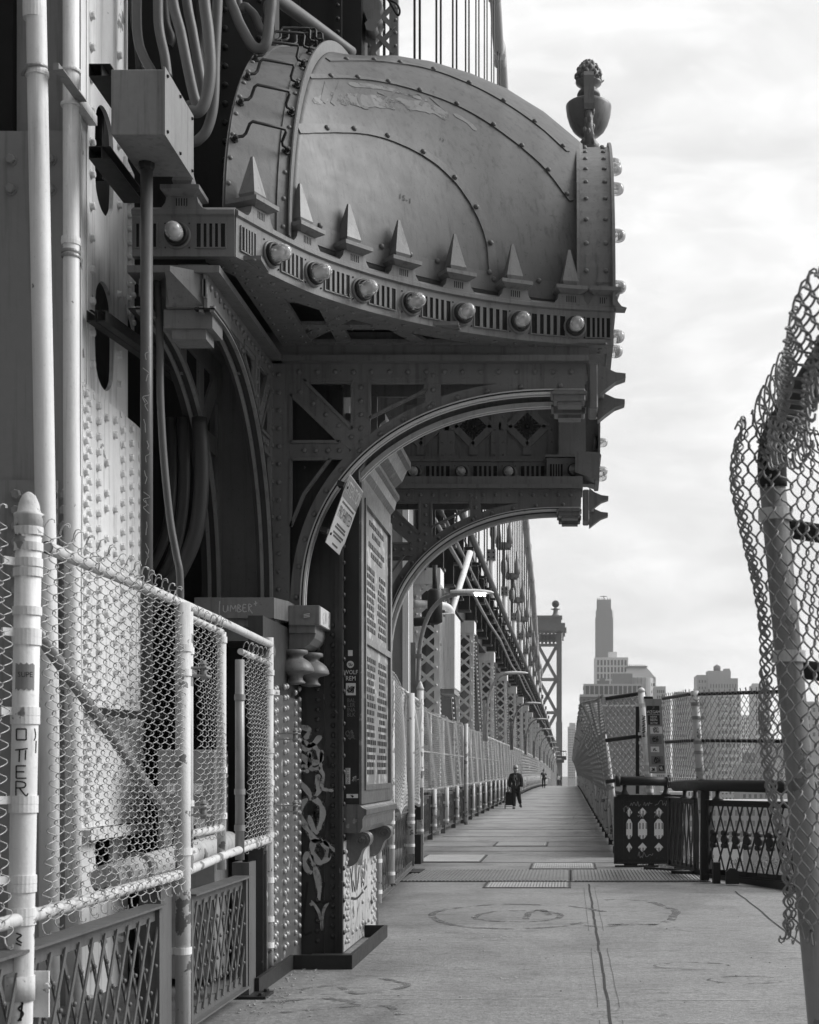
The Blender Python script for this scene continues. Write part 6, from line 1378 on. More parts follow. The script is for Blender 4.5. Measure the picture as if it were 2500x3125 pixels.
a = P(1363,1465,24.45); b_ = P(1396,1622,24.45); up_ = V((-.06,0,1)).normalized(); BF = Fr((1.42,24.45,2.16), V((1,0,.0)), up_, (0,-1,0))
s = MB(); s.box((-.135,-.62,0),(.135,.62,.012), BF); s.build('panel', M['legf'], bd)
s = MB(); s.box((-.15,.62,-.05),(.0,.66,.01), BF); s.build('hook', M['black'], bd)
def bst(u, v, w_, h, lab, back, ink, draw): sticker(Fr(BF(u,v,.012), BF.ea, BF.eb, BF.en), w_, h, 'sticker', lab, back, ink, draw)
bst(-.01,.47,.21,.07,'black sticker topmost on the right board, above the WZGAM sticker',M['black'],M['signg'],doodle(2,4,.03)); bst(-.01,.40,.22,.07,'black sticker with the letters WZGAM on the right board',M['black'],M['paper'],lines(('WZGAM',0,.07)))
bst(-.01,.27,.20,.16,'black sticker with the words NEVER BEEN BETTER on the right board',M['black'],M['paper'],lines(('NEVER',.05,.045),('BEEN',.0,.06),('BETTER',-.055,.042)))
bst(.02,.10,.2,.12,'pale board sticker with black block scribble below the NEVER BEEN sticker',M['paper'],M['ink'],doodle(5,6,.05)); bst(.0,-.06,.2,.14,'scribbled grey sticker at the middle of the right board',M['signg'],M['ink'],doodle(6,7,.06)); bst(-.02,-.22,.14,.09,'white oblong sticker with script on the right board',M['paper'],M['ink'],doodle(7,4,.03)); bst(.01,-.40,.2,.14,'grey scribbled sticker on the lower part of the right board',M['signg'],M['ink'],doodle(8,7,.06)); bst(.07,-.53,.09,.09,'small black square sticker at the foot of the right board',M['black'],M['paper'],doodle(9,4,.03)); bst(-.07,-.55,.11,.08,'small scrawled sticker at the bottom left corner of the right board',M['paper'],M['ink'],doodle(10,5,.03))
# pierced iron panel with diamonds and long hexagons
t = thing('pierced_panel', (1.25, 24.3, 0), 'black iron parapet panel pierced by diamonds and long hexagons, chalk tags on it', 'parapet panel')
PFR = Fr((.80,24.3,0), (1,.04,0), (0,0,1), (.04,-1,0))
def poly_r(poly, cx, cy, c, s_):
    best = 9e9
    for i in range(len(poly)):
        (x0,y0),(x1,y1) = poly[i], poly[(i+1) % len(poly)]; dx, dy = x1-x0, y1-y0; den = c*dy-s_*dx
        if abs(den) < 1e-9: continue
        r = ((x0-cx)*dy-(y0-cy)*dx)/den; k = ((x0-cx)*s_-(y0-cy)*c)/den
        if r > 0 and -1e-6 <= k <= 1+1e-6: best = min(best, r)
    return best
def cell(mb, fr, a0, a1, b0, b1, hole, d0, d1, n=48):
    ca, cb = sum(p[0] for p in hole)/len(hole), sum(p[1] for p in hole)/len(hole); rect = [(a0,b0),(a1,b0),(a1,b1),(a0,b1)]; A = []; B = []
    angs = sorted(set([2*PI*i/n for i in range(n)]+[math.atan2(p[1]-cb, p[0]-ca) % (2*PI) for p in hole+rect])); angs.append(angs[0]+2*PI)
    for t_ in angs:
        c, s_ = math.cos(t_), math.sin(t_); r = poly_r(hole, ca, cb, c, s_); q_ = poly_r(rect, ca, cb, c, s_); A.append((ca+r*c, cb+r*s_)); B.append((ca+q_*c, cb+q_*s_))
    mb.band(A, B, fr, d0, d1)
s = MB(); W3 = .92
s.box((0,.08,0),(.09,1.16,.02), PFR); s.box((W3-.11,.08,0),(W3,1.16,.02), PFR); s.box((.091,.08,0),(W3-.111,.20,.02), PFR); s.box((.091,1.0,0),(W3-.111,1.16,.02), PFR)
xs_ = [.091,.27,.53,W3-.111]
for i in range(3):
    a0, a1 = xs_[i], xs_[i+1]; c = (a0+a1)/2; w_ = .05 if i == 0 else .075
    cell(s, PFR, a0, a1, .20, .44, [(c-w_,.32),(c,.24),(c+w_,.32),(c,.40)], 0, .02); cell(s, PFR, a0, a1, .44, .80, [(c-w_,.52),(c-w_*.3,.46),(c+w_*.3,.46),(c+w_,.52),(c+w_,.72),(c+w_*.3,.79),(c-w_*.3,.79),(c-w_,.72)], 0, .02); cell(s, PFR, a0, a1, .80, 1.0, [(c-w_,.90),(c,.82),(c+w_,.90),(c,.98)], 0, .02)
s.build('pierced_plate', M['black'], t)
s = MB(); s.box((-.02,1.161,-.05),(W3+.14,1.19,.06), PFR); s.box((-.02,.05,-.05),(W3,.079,.06), PFR); s.box((W3+.001,-.16,-.04),(W3+.14,1.16,.03), PFR); s.box((-.07,.05,-.06),(-.001,1.16,.03), PFR); s.build('frame', M['black'], t)
s = MB()
for i in range(8): s.rivet(PFR(.06+.115*i,.14,.02), PFR.en, .013, .012); s.rivet(PFR(.06+.115*i,1.09,.02), PFR.en, .013, .012)
s.build('rivets', M['black'], t)
s = MB(); rs = random.Random(31)
for u, v, l, h, n in ((.2,1.04,.16,.04,9),(.42,1.03,.14,.04,9),(.60,1.05,.2,.05,10),(.32,.84,.1,.05,7),(.6,.84,.12,.05,8),(.32,.2,.25,.05,12),(.08,.95,.1,.06,6)): s.stroke([(u+l*i/n+rs.uniform(-.4,.4)*l/n, v+rs.uniform(-h,h)) for i in range(n+1)], PFR, .009, .0205, 4, .0008)
s.build('chalk_tags', M['chalkd'], t)
s = MB(); s.box((.1,-.12,-.14),(.32,.045,-.02), PFR); s.box((.5,-.05,-.14),(.6,.045,-.02), PFR); s.box((-.06,-.002,.03),(.66,.03,.08), PFR); s.build('feet', M['black'], t)
t = thing('hand_pipe', (1.25, 24.2, 1.42), 'thick black handrail pipe with flanged end above the pierced panel', 'handrail')
s = MB(); s.tube([V((.80,24.2,1.42)), V((1.66,24.2,1.41))], .075, 18); s.lathe([(.06,-.03),(.11,-.03),(.11,.03),(.06,.03)], (1.63,24.2,1.41), (1,0,0), 18); s.lathe([(.05,-.05),(.095,-.05),(.095,.03),(.05,.03)], (.80,24.2,1.42), (1,0,0), 18); s.build('pipe', M['black'], t)
for x in (.90,1.58): s = MB(); s.lathe([(.09,0),(.06,.03),(.035,.08),(.035,.16)], (x,24.2,1.19), (0,0,1), 12); s.build('stand', M['black'], t)
# panels round the lookout bay beyond the gap
C1, C2, C3 = (1.51,22.7), (1.80,21.4), (3.1,19.6)
t = thing('mesh_fence', (2.3, 20.8, 1.4), 'see-through mesh panel of the lookout bay with city blocks behind it', 'fence', 'mesh panels of the right fence')
def bay(U, Vv, D):
    L1 = math.hypot(C2[0]-C1[0], C2[1]-C1[1]); L2_ = math.hypot(C3[0]-C2[0], C3[1]-C2[1]); k1 = np.clip(U/L1, 0, 1); k2 = np.clip((U-L1)/L2_, 0, 2)
    x = C1[0]+(C2[0]-C1[0])*k1+(C3[0]-C2[0])*k2; y = C1[1]+(C2[1]-C1[1])*k1+(C3[1]-C2[1])*k2
    return np.stack([x-.07*Vv-D*.7, y-D*.7, 1.38+Vv-.05*k2], -1)
chainlink('mesh', bay, 3.4, 1.36, M['wired'], t, r=.0062, sub=2, sides=4, w=.055, wv=.064, wob=.002)
s = MB()
for z in (1.40, 2.03, 2.70): s.tube([V(bay(np.array(u_), np.array(z-1.38), np.array(-.03))) for u_ in (0,.6,1.30,1.36,2.2,3.4)], .026, 8)
s.build('rails', M['dark'], t)
t = thing('fence_post', (1.96, 21.3, .3), 'pale leaning pipe post with clamps in the lookout bay fence', 'fence post', 'white pipe posts of the right fence')
s = MB(); s.tube([V((1.97,21.25,.22)), V((1.905,21.25,1.2))], .062, 16); s.tube([V((1.905,21.25,1.2)), V((1.80,21.25,2.74))], .058, 16); s.lathe([(.062,0),(.085,0),(.085,.05),(.062,.05)], (1.97,21.25,.20), (0,0,1), 16); s.build('pipe', M['whitep'], t)
for z in (2.55,2.35,2.0,1.85,1.6,1.4,1.0,.35): band_clamp(V((1.97-.067*(z-.22),21.25,z)), .062, t, (1,0,0), .05, M['galv'])
s = MB()
for i in range(7): s.stroke([(0,.9-.1*i),(.02,.86-.1*i),(-.02,.84-.1*i)], Fr((1.94,21.185,.0), (1,0,0), (0,0,1), (0,-1,0)), .01, .0, 4)
s.build('black_tag', M['ink'], t)
t = thing('hand_pipe', (2.4, 20.5, 1.38), 'thick black handrail pipe running round the lookout bay, pale sticker on it', 'handrail')
s = MB(); s.tube([V((1.62,22.5,1.36)), V((1.86,21.3,1.38)), V((1.92,21.15,1.38)), V((3.2,19.4,1.37))], .085, 18); s.build('pipe', M['black'], t); s = MB(); s.box((-.07,-.02,.0),(.09,.02,.002), Fr((2.17,20.72,1.41), V((1.3,-1.75,0)).normalized(), (0,0,1), V((-1.75,-1.3,0)).normalized())) ; s.build('pale_label', M['paper'], t)
for x, y in ((1.83,21.45),(1.72,22.0),(2.1,20.9)): s = MB(); s.lathe([(.09,0),(.06,.03),(.035,.06),(.035,.14)], (x,y,1.17), (0,0,1), 12); s.build('stand', M['black'], t)
t = thing('lattice_railing', (2.4, 20.4, 0), 'black lattice railing of the lookout bay with a round boss at each crossing row', 'railing', 'riveted lattice railing panels')
lattice(t, (1.98,21.1), (3.15,19.35), 1.16, .10, 10, M['black'], slope=.38, rw=.03, topw=.16, fine=False)
s = MB(); d = V((1.17,-1.75,0)).normalized(); nn = V((d.y,-d.x,0))
for k in range(8): c = V((1.98,21.1,.62))+d*(.14+.24*k); s.lathe([(.065,-.03),(.07,0),(.065,.03)], c+nn*-.0, nn, 8); s.lathe([(.04,-.05),(.04,.05)], c+V((0,0,.09)), nn, 6); s.lathe([(.04,-.05),(.04,.05)], c-V((0,0,.09)), nn, 6)
s.build('bosses', M['black'], t)
t = thing('pierced_panel', (1.65, 22.2, 0), 'black pierced panel seen edge-on at the left corner of the lookout bay', 'parapet panel')
lattice(t, (1.55,22.9), (1.84,21.5), 1.17, .12, 6, M['black'], slope=.25, rw=.06, topw=.16, fine=False)
t = thing('railing_stanchion', (1.95, 21.2, 0), 'wide black stanchion between the edge-on panel and the lookout lattice', 'stanchion'); s = MB(); s.box((1.88,21.1,.02),(2.0,21.3,1.3)); s.build('web', M['black'], t); s = MB(); s.box((2.02,20.7,.0),(2.12,20.9,.3)); s.build('footing', M['black'], t)
s = MB(); s.prism([(2.16,.02),(2.34,.02),(2.34,.19),(2.28,.24),(2.22,.24),(2.16,.19)], Fr((0,20.35,0), (1,0,0), (0,0,1), (0,1,0)), 0, .1); s.build('foot', M['black'], t); s = MB(); s.box((1.55,22.4,.012),(1.9,22.6,.06)); s.build('foot', M['black'], t)
tk = thing('toe_kerb', (2.4, 20.5, 0), 'low black kerb angle along the edge of the lookout bay', 'kerb'); s = MB(); s.bar((1.88,22.5,0),(3.1,18.9,0), .06, .10, (0,0,1)); s.bar((1.2,23.58,0),(1.95,22.75,0), .05, .05, (0,0,1)); s.build('angle', M['black'], tk)
# ---------------------------------------------------------------- torn mesh and leaning post at the right edge
t = thing('fence_post', (.9, 5.2, 0), 'thick leaning grey post at the right edge with torn mesh wrapped round it', 'fence post')
pq = lambda z: V((lerp(.96,.705,(z-0)/2.72) , 5.2, z)); s = MB(); s.tube([pq(0), pq(1.0), pq(2.0), pq(2.68)], [.054,.053,.048,.046], 22); s.build('pipe', mat('grey_peeling_post', .30, .5, .2, 3, .4, 50, streak=.4, peel=(.2, .60)), t)
s = MB(); s.tube([V(q) for q in cat([tuple(pq(2.60)), tuple(pq(2.70)+V((.005,-.02,0))), (.712,5.08,2.745), (.715,4.8,2.755), (.72,4.4,2.75), (.73,3.2,2.75)], 6)], .052, 16); s.build('top_rail', M['dark'], t)
for z, dz in ((2.46,-.02),(1.96,-.05)): s = MB(); s.tube([pq(z)+V((.03,.03,0)), V((1.5,5.75,z+dz))], .034, 12); s.build('mid_rail', M['dark'], t)
for z in (2.5,2.0): band_clamp(pq(z), .054, t, None, .04)
ctl = cat([(-.085,.10),(-.095,.02),(-.08,-.06),(-.02,-.10),(.06,-.085),(.13,-.02),(.22,.05),(.45,.18),(.75,.34),(1.1,.52)], 14); ca_ = np.array(ctl); dl = np.r_[0, np.cumsum(np.hypot(np.diff(ca_[:,0]), np.diff(ca_[:,1])))]
def wrap(U, Vv, D):
    x = np.interp(U, dl, ca_[:,0]); y = np.interp(U, dl, ca_[:,1]); z = 1.02+Vv
    gx = np.interp(U+.01, dl, ca_[:,0])-x; gy = np.interp(U+.01, dl, ca_[:,1])-y; l = np.hypot(gx, gy)+1e-6
    px_ = np.where(z < 2.72, .96+(.705-.96)*z/2.72, .705)
    k = np.clip((z-2.62)/.3, 0, 1)
    x = x*(1-.5*k); loose = .018*np.sin(Vv*7+U*5)
    return np.stack([px_+x+gy/l*D+loose-.03*np.exp(-((Vv-1.75)/.25)**2)*(U < .3), 5.2+y-gx/l*D, z+.02*np.sin(U*8)], -1)
mm = thing('torn_mesh', (.85, 5.15, 1.0), 'torn chain-link mesh bunched round the leaning post at the right edge', 'fence mesh')
chainlink('mesh', wrap, 1.35, 1.78, M['wired'], mm, w=.026, wv=.041, r=.0036, sub=6, sides=6, depth=.014, wob=.0026)
def topm(U, Vv, D): return np.stack([.66+.015*np.sin(U*9)+D+.05*(Vv > .1)*np.sin(U*5), 5.16-U, 2.62+Vv+.05*np.sin(U*6)-.03*U], -1)
chainlink('mesh_curl', topm, 2.0, .30, M['wired'], mm, w=.034, r=.0038, sub=6, sides=6, depth=.012, wob=.004)
rs = random.Random(17)
for u, v in ((.02,1.72),(.02,1.62),(.03,1.5),(.02,1.3),(.01,1.1),(.02,.9),(.01,.75),(.05,1.78),(.0,.5),(.02,.02),(.2,-.0)):
    s = MB(); A = []
    for i in range(13): a = 2*PI*i/12; A.append((u-.004+.02*math.cos(a)*rs.uniform(.6,1.3), v+.042*math.sin(a), .01*math.sin(a)))
    A = np.array(A); w3 = wrap(A[:,0], A[:,1], A[:,2]); w3[:,0] += np.minimum(A[:,0], 0)*.8; s.tube([V(q) for q in w3], .0036, 6); s.build('loose_loop', M['wired'], mm)
for i in range(5):
    y = 5.1-.13*i; s = MB(); s.tube([V(q) for q in cat([(.665,y,2.74),(.64,y,2.82),(.655,y+.01,2.90),(.675,y,2.86),(.66,y-.01,2.76)], 4)], .0036, 6); s.build('loose_loop', M['wired'], mm)
# ---------------------------------------------------------------- city beyond the bridge
wallm = {k: mat('facade_'+k, v, .85, .10, .05) for k, v in dict(pale=.75, light=.52, mid=.36, brick=.24, dark=.13, tower=.13).items()}
wing = mat('window_glass', .055, .15, .3, .3, spec=.6); trimm = mat('stone_trim', .5, .8, .1, .2)
def X(px, Y): return (px-CX)*Y/F
def Zp(py, Y): return EH-(py-CY)*Y/F
GZ = -40
def block(mb, x0, x1, yt, Y, depth=25, yb=None, dy=0): mb.box((X(x0,Y), Y+dy, Zp(yb,Y) if yb else GZ), (X(x1,Y), Y+dy+depth, Zp(yt,Y)))
def windows(par, Y, x0, x1, y0, y1, nx_, ny, fx=.55, fy=.6, m=None, proud=.12, arch=False, limit=100):
    """a grid of separate windows on a facade, one object each"""
    w_ = (x1-x0)/nx_; h = (y1-y0)/ny; first = None; c = 0
    for j in range(ny):
        for i in range(nx_):
            if c >= limit: return
            cx, cy = x0+w_*(i+.5), y0+h*(j+.5)
            if first is None:
                s = MB(); a = V((X(cx-w_*fx/2,Y), Y-proud, Zp(cy+h*fy/2,Y))); b_ = V((X(cx+w_*fx/2,Y), Y+.05, Zp(cy-h*fy/2,Y)))
                s.box(tuple(a), tuple(b_)); first = s.build('window', m or wing, par); c0 = (cx, cy)
            else: o = first.copy(); COL.objects.link(o); o.parent = par; o.location = V(((cx-c0[0])*Y/F, 0, -(cy-c0[1])*Y/F))
            c += 1
def bld(name, px, Y, label, cat_='building', group=None): return thing(name, (X(px,Y), Y, GZ), label, cat_, group)
hz = MB(); hz.box((-700,-500,-42),(900,1700,260)); hz = hz.build('haze', None); tag(hz, 'pale damp air that fades the far towers', 'haze', kind='stuff')
hm = bpy.data.materials.new('haze_air'); hm.use_nodes = True; n_ = hm.node_tree; n_.nodes.clear(); ou = n_.nodes.new('ShaderNodeOutputMaterial'); pv = n_.nodes.new('ShaderNodeVolumePrincipled'); pv.inputs['Color'].default_value = (1,1,1,1); pv.inputs['Density'].default_value = .00023; pv.inputs['Anisotropy'].default_value = .2; n_.links.new(pv.outputs[0], ou.inputs['Volume']); hz.data.materials.clear(); hz.data.materials.append(hm)
# slender dark skyscraper with vertical fins and a crane
Y = 1500; t = bld('skyscraper', 1272, Y, 'slender dark skyscraper with vertical fins and a crane on its roof'); s = MB()
block(s,1254,1291,1300,Y,18); block(s,1256,1289,1283,Y,16,1300,1); block(s,1257,1287,1262,Y,14,1283,2); s.build('tower', wallm['tower'], t)
s = MB()
for i in range(19): x = 1254.5+2.0*i; block(s,x,x+.9,1264 if 2 < i < 16 else 1286,Y,.8,1500,-.8)
for x in (1258,1262,1267,1273,1279,1284): block(s,x,x+1.6,1258.5,Y,6,1264,2)
s.build('fins', wallm['brick'], t); s = MB(); block(s,1271,1272.4,1253,Y,2,1262,4); block(s,1264,1279,1254,Y,1.5,1255.4,4); s.build('crane', wallm['dark'], t)
# white gridded block
Y = 1000; t = bld('office_block', 1288, Y, 'white office block with a regular grid of tall windows under the skyscraper'); s = MB(); block(s,1252,1323,1384,Y,25); block(s,1282,1300,1371,Y,12,1384,6); s.build('wall', wallm['pale'], t)
windows(t,Y,1256,1321,1388,1446,9,4,.55,.78); 
# wide brick building with colonnade storey
Y = 650; t = bld('brick_warehouse', 1290, Y, 'wide dark brick warehouse with a glazed colonnade storey above a stone cornice'); s = MB(); block(s,1222,1362,1466,Y,40); block(s,1230,1352,1440,Y+4,30,1466); s.build('wall', wallm['dark'], t)
s = MB(); block(s,1221,1363,1462,Y,41,1467,-.8); block(s,1229,1353,1439,Y,34,1443,3); block(s,1222,1362,1484,Y,1,1487,-.6)
for i in range(13): x = 1231+10*i; block(s,x,x+2.2,1443,Y,1,1463,3)
s.build('trim', trimm, t); windows(t,Y,1226,1360,1470,1484,15,1,.45,.8); windows(t,Y,1226,1360,1490,1600,17,5,.5,.6); s = MB(); block(s,1260,1284,1430,Y,8,1440,10); block(s,1264,1276,1424,Y,6,1430,12); s.build('roof_hut', wallm['brick'], t)
# mansard roofed block with a round pale front
Y = 900; t = bld('mansard_block', 1340, Y, 'large block with a mansard roof, dark flat wing and pale rounded front'); s = MB(); block(s,1290,1332,1418,Y,25); s.build('wing', wallm['brick'], t)
s = MB(); block(s,1332,1381,1426,Y+6,25); s.lathe([(0,0),(7.2,0),(7.2,Zp(1427,Y)-GZ)], (X(1352,Y),Y+4,GZ), (0,0,1), 24, False); s.build('wall', wallm['light'], t)
s = MB(); a = lambda px, py, d: V((X(px,Y),Y+d,Zp(py,Y))); s.hexa([a(1312,1426,3),a(1381,1426,3),a(1381,1426,30),a(1312,1426,30),a(1325,1402,8),a(1362,1402,8),a(1362,1402,24),a(1325,1402,24)]); s.hexa([a(1322,1402,7),a(1365,1402,7),a(1365,1402,25),a(1322,1402,25),a(1322,1400,7),a(1365,1400,7),a(1365,1400,25),a(1322,1400,25)]); s.build('mansard_roof', wallm['mid'], t)
s = MB()
for i in range(9): block(s,1327+4*i,1328+4*i,1396.5,Y,.5,1400,9)
for i in range(6): block(s,1334+8*i,1334.6+8*i,1427,Y,.4,1470,-3.6)
s.build('roof_posts', wallm['dark'], t); windows(t,Y,1334,1380,1434,1600,8,11,.7,.4)
Y = 760; t = bld('apartment_block', 1392, Y, 'plain mid-grey block right of the mansard roof, behind the stickered board'); s = MB(); block(s,1380,1402,1445,Y,20); s.build('wall', wallm['light'], t); windows(t,Y,1383,1400,1450,1640,4,16,.5,.5)
Y = 1500; t = bld('slim_tower', 1202, Y, 'hazy slim tower left of the warehouse at the end of the walkway'); s = MB(); block(s,1195.5,1212,1530,Y,15); block(s,1199,1212,1522,Y,9,1530,3); s.build('wall', wallm['light'], t); windows(t,Y,1197,1211,1534,1640,4,20,.5,.5)
# right hand group
Y = 1000; t = bld('brick_tower', 1520, Y, 'tall stepped brick apartment tower with a water tank on its roof'); s = MB(); block(s,1490,1554,1428,Y,30); block(s,1468,1490,1421,Y+1,26); block(s,1492,1541,1411,Y,14,1428,6); block(s,1528,1540,1406,Y,8,1411,8); s.build('wall', wallm['mid'], t)
windows(t,Y,1494,1552,1434,1640,10,10,.35,.4); windows(t,Y,1470,1488,1428,1620,3,14,.4,.4); s = MB(); s.lathe([(2.4,0),(2.5,3),(2.4,3.2),(.2,4.6)], (X(1513,Y),Y+10,Zp(1411,Y)), (0,0,1), 14); s.build('water_tank', wallm['dark'], t)
Y = 860; t = bld('balcony_tower', 1535, Y, 'apartment tower with stacked balconies seen through the lookout mesh'); s = MB(); block(s,1507,1560,1456,Y,25); s.build('wall', wallm['light'], t); windows(t,Y,1510,1558,1464,1690,6,16,.5,.5)
s = MB()
for j in range(14): block(s,1520,1532,1470+15*j,Y,1.2,1474+15*j,-1.2); block(s,1540,1552,1470+15*j,Y,1.2,1474+15*j,-1.2)
s.build('balconies', wallm['pale'], t)
Y = 900; t = bld('slab_block', 1445, Y, 'flat-roofed pale slab block behind the left part of the lookout mesh'); s = MB(); block(s,1422,1467,1457,Y,25); s.build('wall', wallm['mid'], t); windows(t,Y,1425,1465,1464,1680,7,14,.5,.45)
Y = 820; t = bld('white_tower', 1600, Y, 'white gridded tower at the right, next to the torn mesh'); s = MB(); block(s,1589,1622,1440,Y,25); block(s,1589,1600,1437,Y,8,1440,6); s.build('wall', wallm['pale'], t); windows(t,Y,1591,1620,1443,1690,6,16,.55,.6)
Y = 740; t = bld('low_block', 1480, Y, 'dark stepped block in front of the brick tower, low behind the mesh'); s = MB(); block(s,1454,1506,1540,Y,20); block(s,1600,1660,1560,Y,20); s.build('wall', wallm['brick'], t); windows(t,Y,1457,1504,1548,1690,8,9,.5,.45)
for i, (x0, x1, yt, Y, mk, lab) in enumerate(((1428,1500,1622,700,'light','low pale warehouse just above the lookout handrail, left part'), (1560,1680,1610,720,'mid','low grey warehouse just above the lookout handrail, right part'), (1400,1470,1640,640,'pale','white-roofed shed seen under the lookout handrail'), (1640,1740,1600,690,'light','pale loft block behind the torn mesh at the right edge'), (1660,1780,1480,900,'mid','tall grey block behind the torn mesh at the right edge'))):
    t = bld('loft_building', (x0+x1)/2, Y, lab, 'building', 'low loft buildings by the water'); s = MB(); block(s,x0,x1,yt,Y,30); s.build('wall', wallm[mk], t); s = MB(); block(s,x0-.5,x1+.5,yt-3,Y,31,yt,-.5); s.build('parapet', trimm, t); windows(t,Y,x0+2,x1-2,yt+6,yt+75,10,4,.5,.5)
Y = 590; t = bld('factory', 1540, Y, 'long dark brick factory with rows of windows seen through the lookout lattice'); s = MB(); block(s,1446,1700,1690,Y,30); s.build('wall', wallm['brick'], t); s = MB(); block(s,1445,1700,1686,Y,31,1691,-.6); block(s,1452,1560,1772,Y,2,1776,-8); s.build('parapet', trimm, t); windows(t,Y,1450,1640,1700,1768,16,3,.5,.55); s = MB(); block(s,1452,1560,1776,Y,8,1830,-8); s.build('annex', wallm['light'], t)
Y = 600; t = bld('narrow_loft', 1428, Y, 'narrow loft facade with tall arched windows in the gap between the parapet panels'); s = MB(); block(s,1396,1444,1668,Y,25); s.build('wall', wallm['mid'], t); windows(t,Y,1398,1442,1690,1830,7,6,.6,.75)
Y = 560; t = bld('street_front', 1340, Y, 'low mid-grey loft glimpsed through the piercings of the iron panel'); s = MB(); block(s,1300,1400,1690,Y,20); s.build('wall', wallm['light'], t); windows(t,Y,1304,1398,1700,1830,14,5,.45,.5)
for i, (x0, x1, yt, Y, mk, nx_, ny, lab) in enumerate(((1214,1226,1556,1150,'light',3,10,'slim pale block peeping out left of the brick warehouse'), (1402,1412,1470,1300,'light',2,16,'narrow pale tower in the gap right of the stickered board'), (1556,1580,1506,1250,'pale',5,14,'distant pale slab between the balcony tower and the white tower'), (1440,1462,1500,1200,'pale',5,10,'pale block in front of the flat-roofed slab'), (1572,1600,1585,780,'dark',6,5,'dark low block left of the white gridded tower'), (1300,1322,1452,1100,'mid',4,6,'grey block between the white office grid and the mansard roof'))):
    t = bld('city_block', (x0+x1)/2, Y, lab, 'building', 'blocks of the far skyline'); s = MB(); block(s,x0,x1,yt,Y,20); s.build('wall', wallm[mk], t); s = MB(); block(s,x0+2,x0+7,yt-4,Y,6,yt,6); s.build('roof_hut', wallm['mid'], t); windows(t,Y,x0+1,x1-1,yt+3,min(yt+130,1680),nx_,ny,.5,.5)
# trees at the water's edge
lf = mat('foliage', .075, .7, .6, .35); tr = mat('bark', .08, .9, .3, 1)
def tree(x, y, h, r, seed, label):
    t = thing('tree', (x, y, GZ), label, 'tree', 'trees along the shore below the bridge'); rs = random.Random(seed); s = MB(); s.tube([V((x,y,GZ)), V((x+.3,y,GZ+h*.4)), V((x,y,GZ+h*.8))], [.4,.3,.1], 7)
    for k in range(6): a = k*1.1; s.tube([V((x,y,GZ+h*(.35+.06*k))), V((x+math.cos(a)*r*.6, y+math.sin(a)*r*.6, GZ+h*(.55+.06*k)))], [.16,.05], 5)
    s.build('trunk', tr, t); n = 1500; c = np.zeros((n,3)); 
    cl = [(rs.gauss(0,.55)*r, rs.gauss(0,.55)*r, GZ+h*rs.uniform(.45,.98), r*rs.uniform(.25,.5)) for _ in range(16)]; vs = []; qs = []
    for i in range(n):
        k = cl[i % 16]; p = V((x+k[0]+rs.gauss(0,k[3]*.55), y+k[1]+rs.gauss(0,k[3]*.55), k[2]+rs.gauss(0,k[3]*.45))); a = V((rs.gauss(0,1),rs.gauss(0,1),rs.gauss(0,1))).normalized(); b_ = a.orthogonal().normalized()*.32; a = a*.42
        vs += [p-a, p-b_, p+a, p+b_]; qs.append([4*i,4*i+1,4*i+2,4*i+3])
    mesh_np('crown', np.array([tuple(v) for v in vs]), np.array(qs), lf, t, False)
for i, (px, Y, h, r, lab) in enumerate(((1412,520,11,6,'tree in the gap left of the edge-on panel'),(1605,480,9,6,'broad tree low behind the right end of the lookout lattice'),(1640,500,12,7,'taller tree at the far right of the lookout lattice'),(1560,470,7,5,'small tree under the middle of the lookout lattice'),(1320,500,9,6,'tree behind the feet of the pierced panel'))): tree(X(px,Y), Y, h, r, i, lab)
# ---------------------------------------------------------------- people walking toward the camera
skin = mat('skin', .30, .55, .1, 8); hair = mat('hair', .03, .5, .2, 20); coat = mat('dark_jacket', .026, .8, .3, 9, .4, 60); trou = mat('dark_trousers', .016, .85, .3, 9, .3, 60); pale = mat('pale_cloth', .6, .8, .08, 20); greyc = mat('grey_cloth', .16, .8, .15, 12); shoe = mat('dark_shoe', .02, .5, .2, 20)
def skinned(name, chains, m, parent, sub=2):
    """one continuous skin grown over joints; chains: {id: (pos, radius)} plus edges"""
    J, E, root = chains; ids = list(J); me = bpy.data.meshes.new(name); b = WL[parent]
    me.from_pydata([tuple(V(J[i][0])-b) for i in ids], [(ids.index(a), ids.index(c)) for a, c in E], []); o = bpy.data.objects.new(name, me); COL.objects.link(o); o.parent = parent
    o.modifiers.new('skin', 'SKIN').use_smooth_shade = True; me.materials.append(m)
    for i, k in enumerate(ids): r = J[k][1]; sv = me.skin_vertices[0].data[i]; sv.radius = r if isinstance(r, tuple) else (r, r); sv.use_root = (k == root)
    mo = o.modifiers.new('subdivision', 'SUBSURF'); mo.levels = sub; mo.render_levels = sub; WL[o] = b; return o
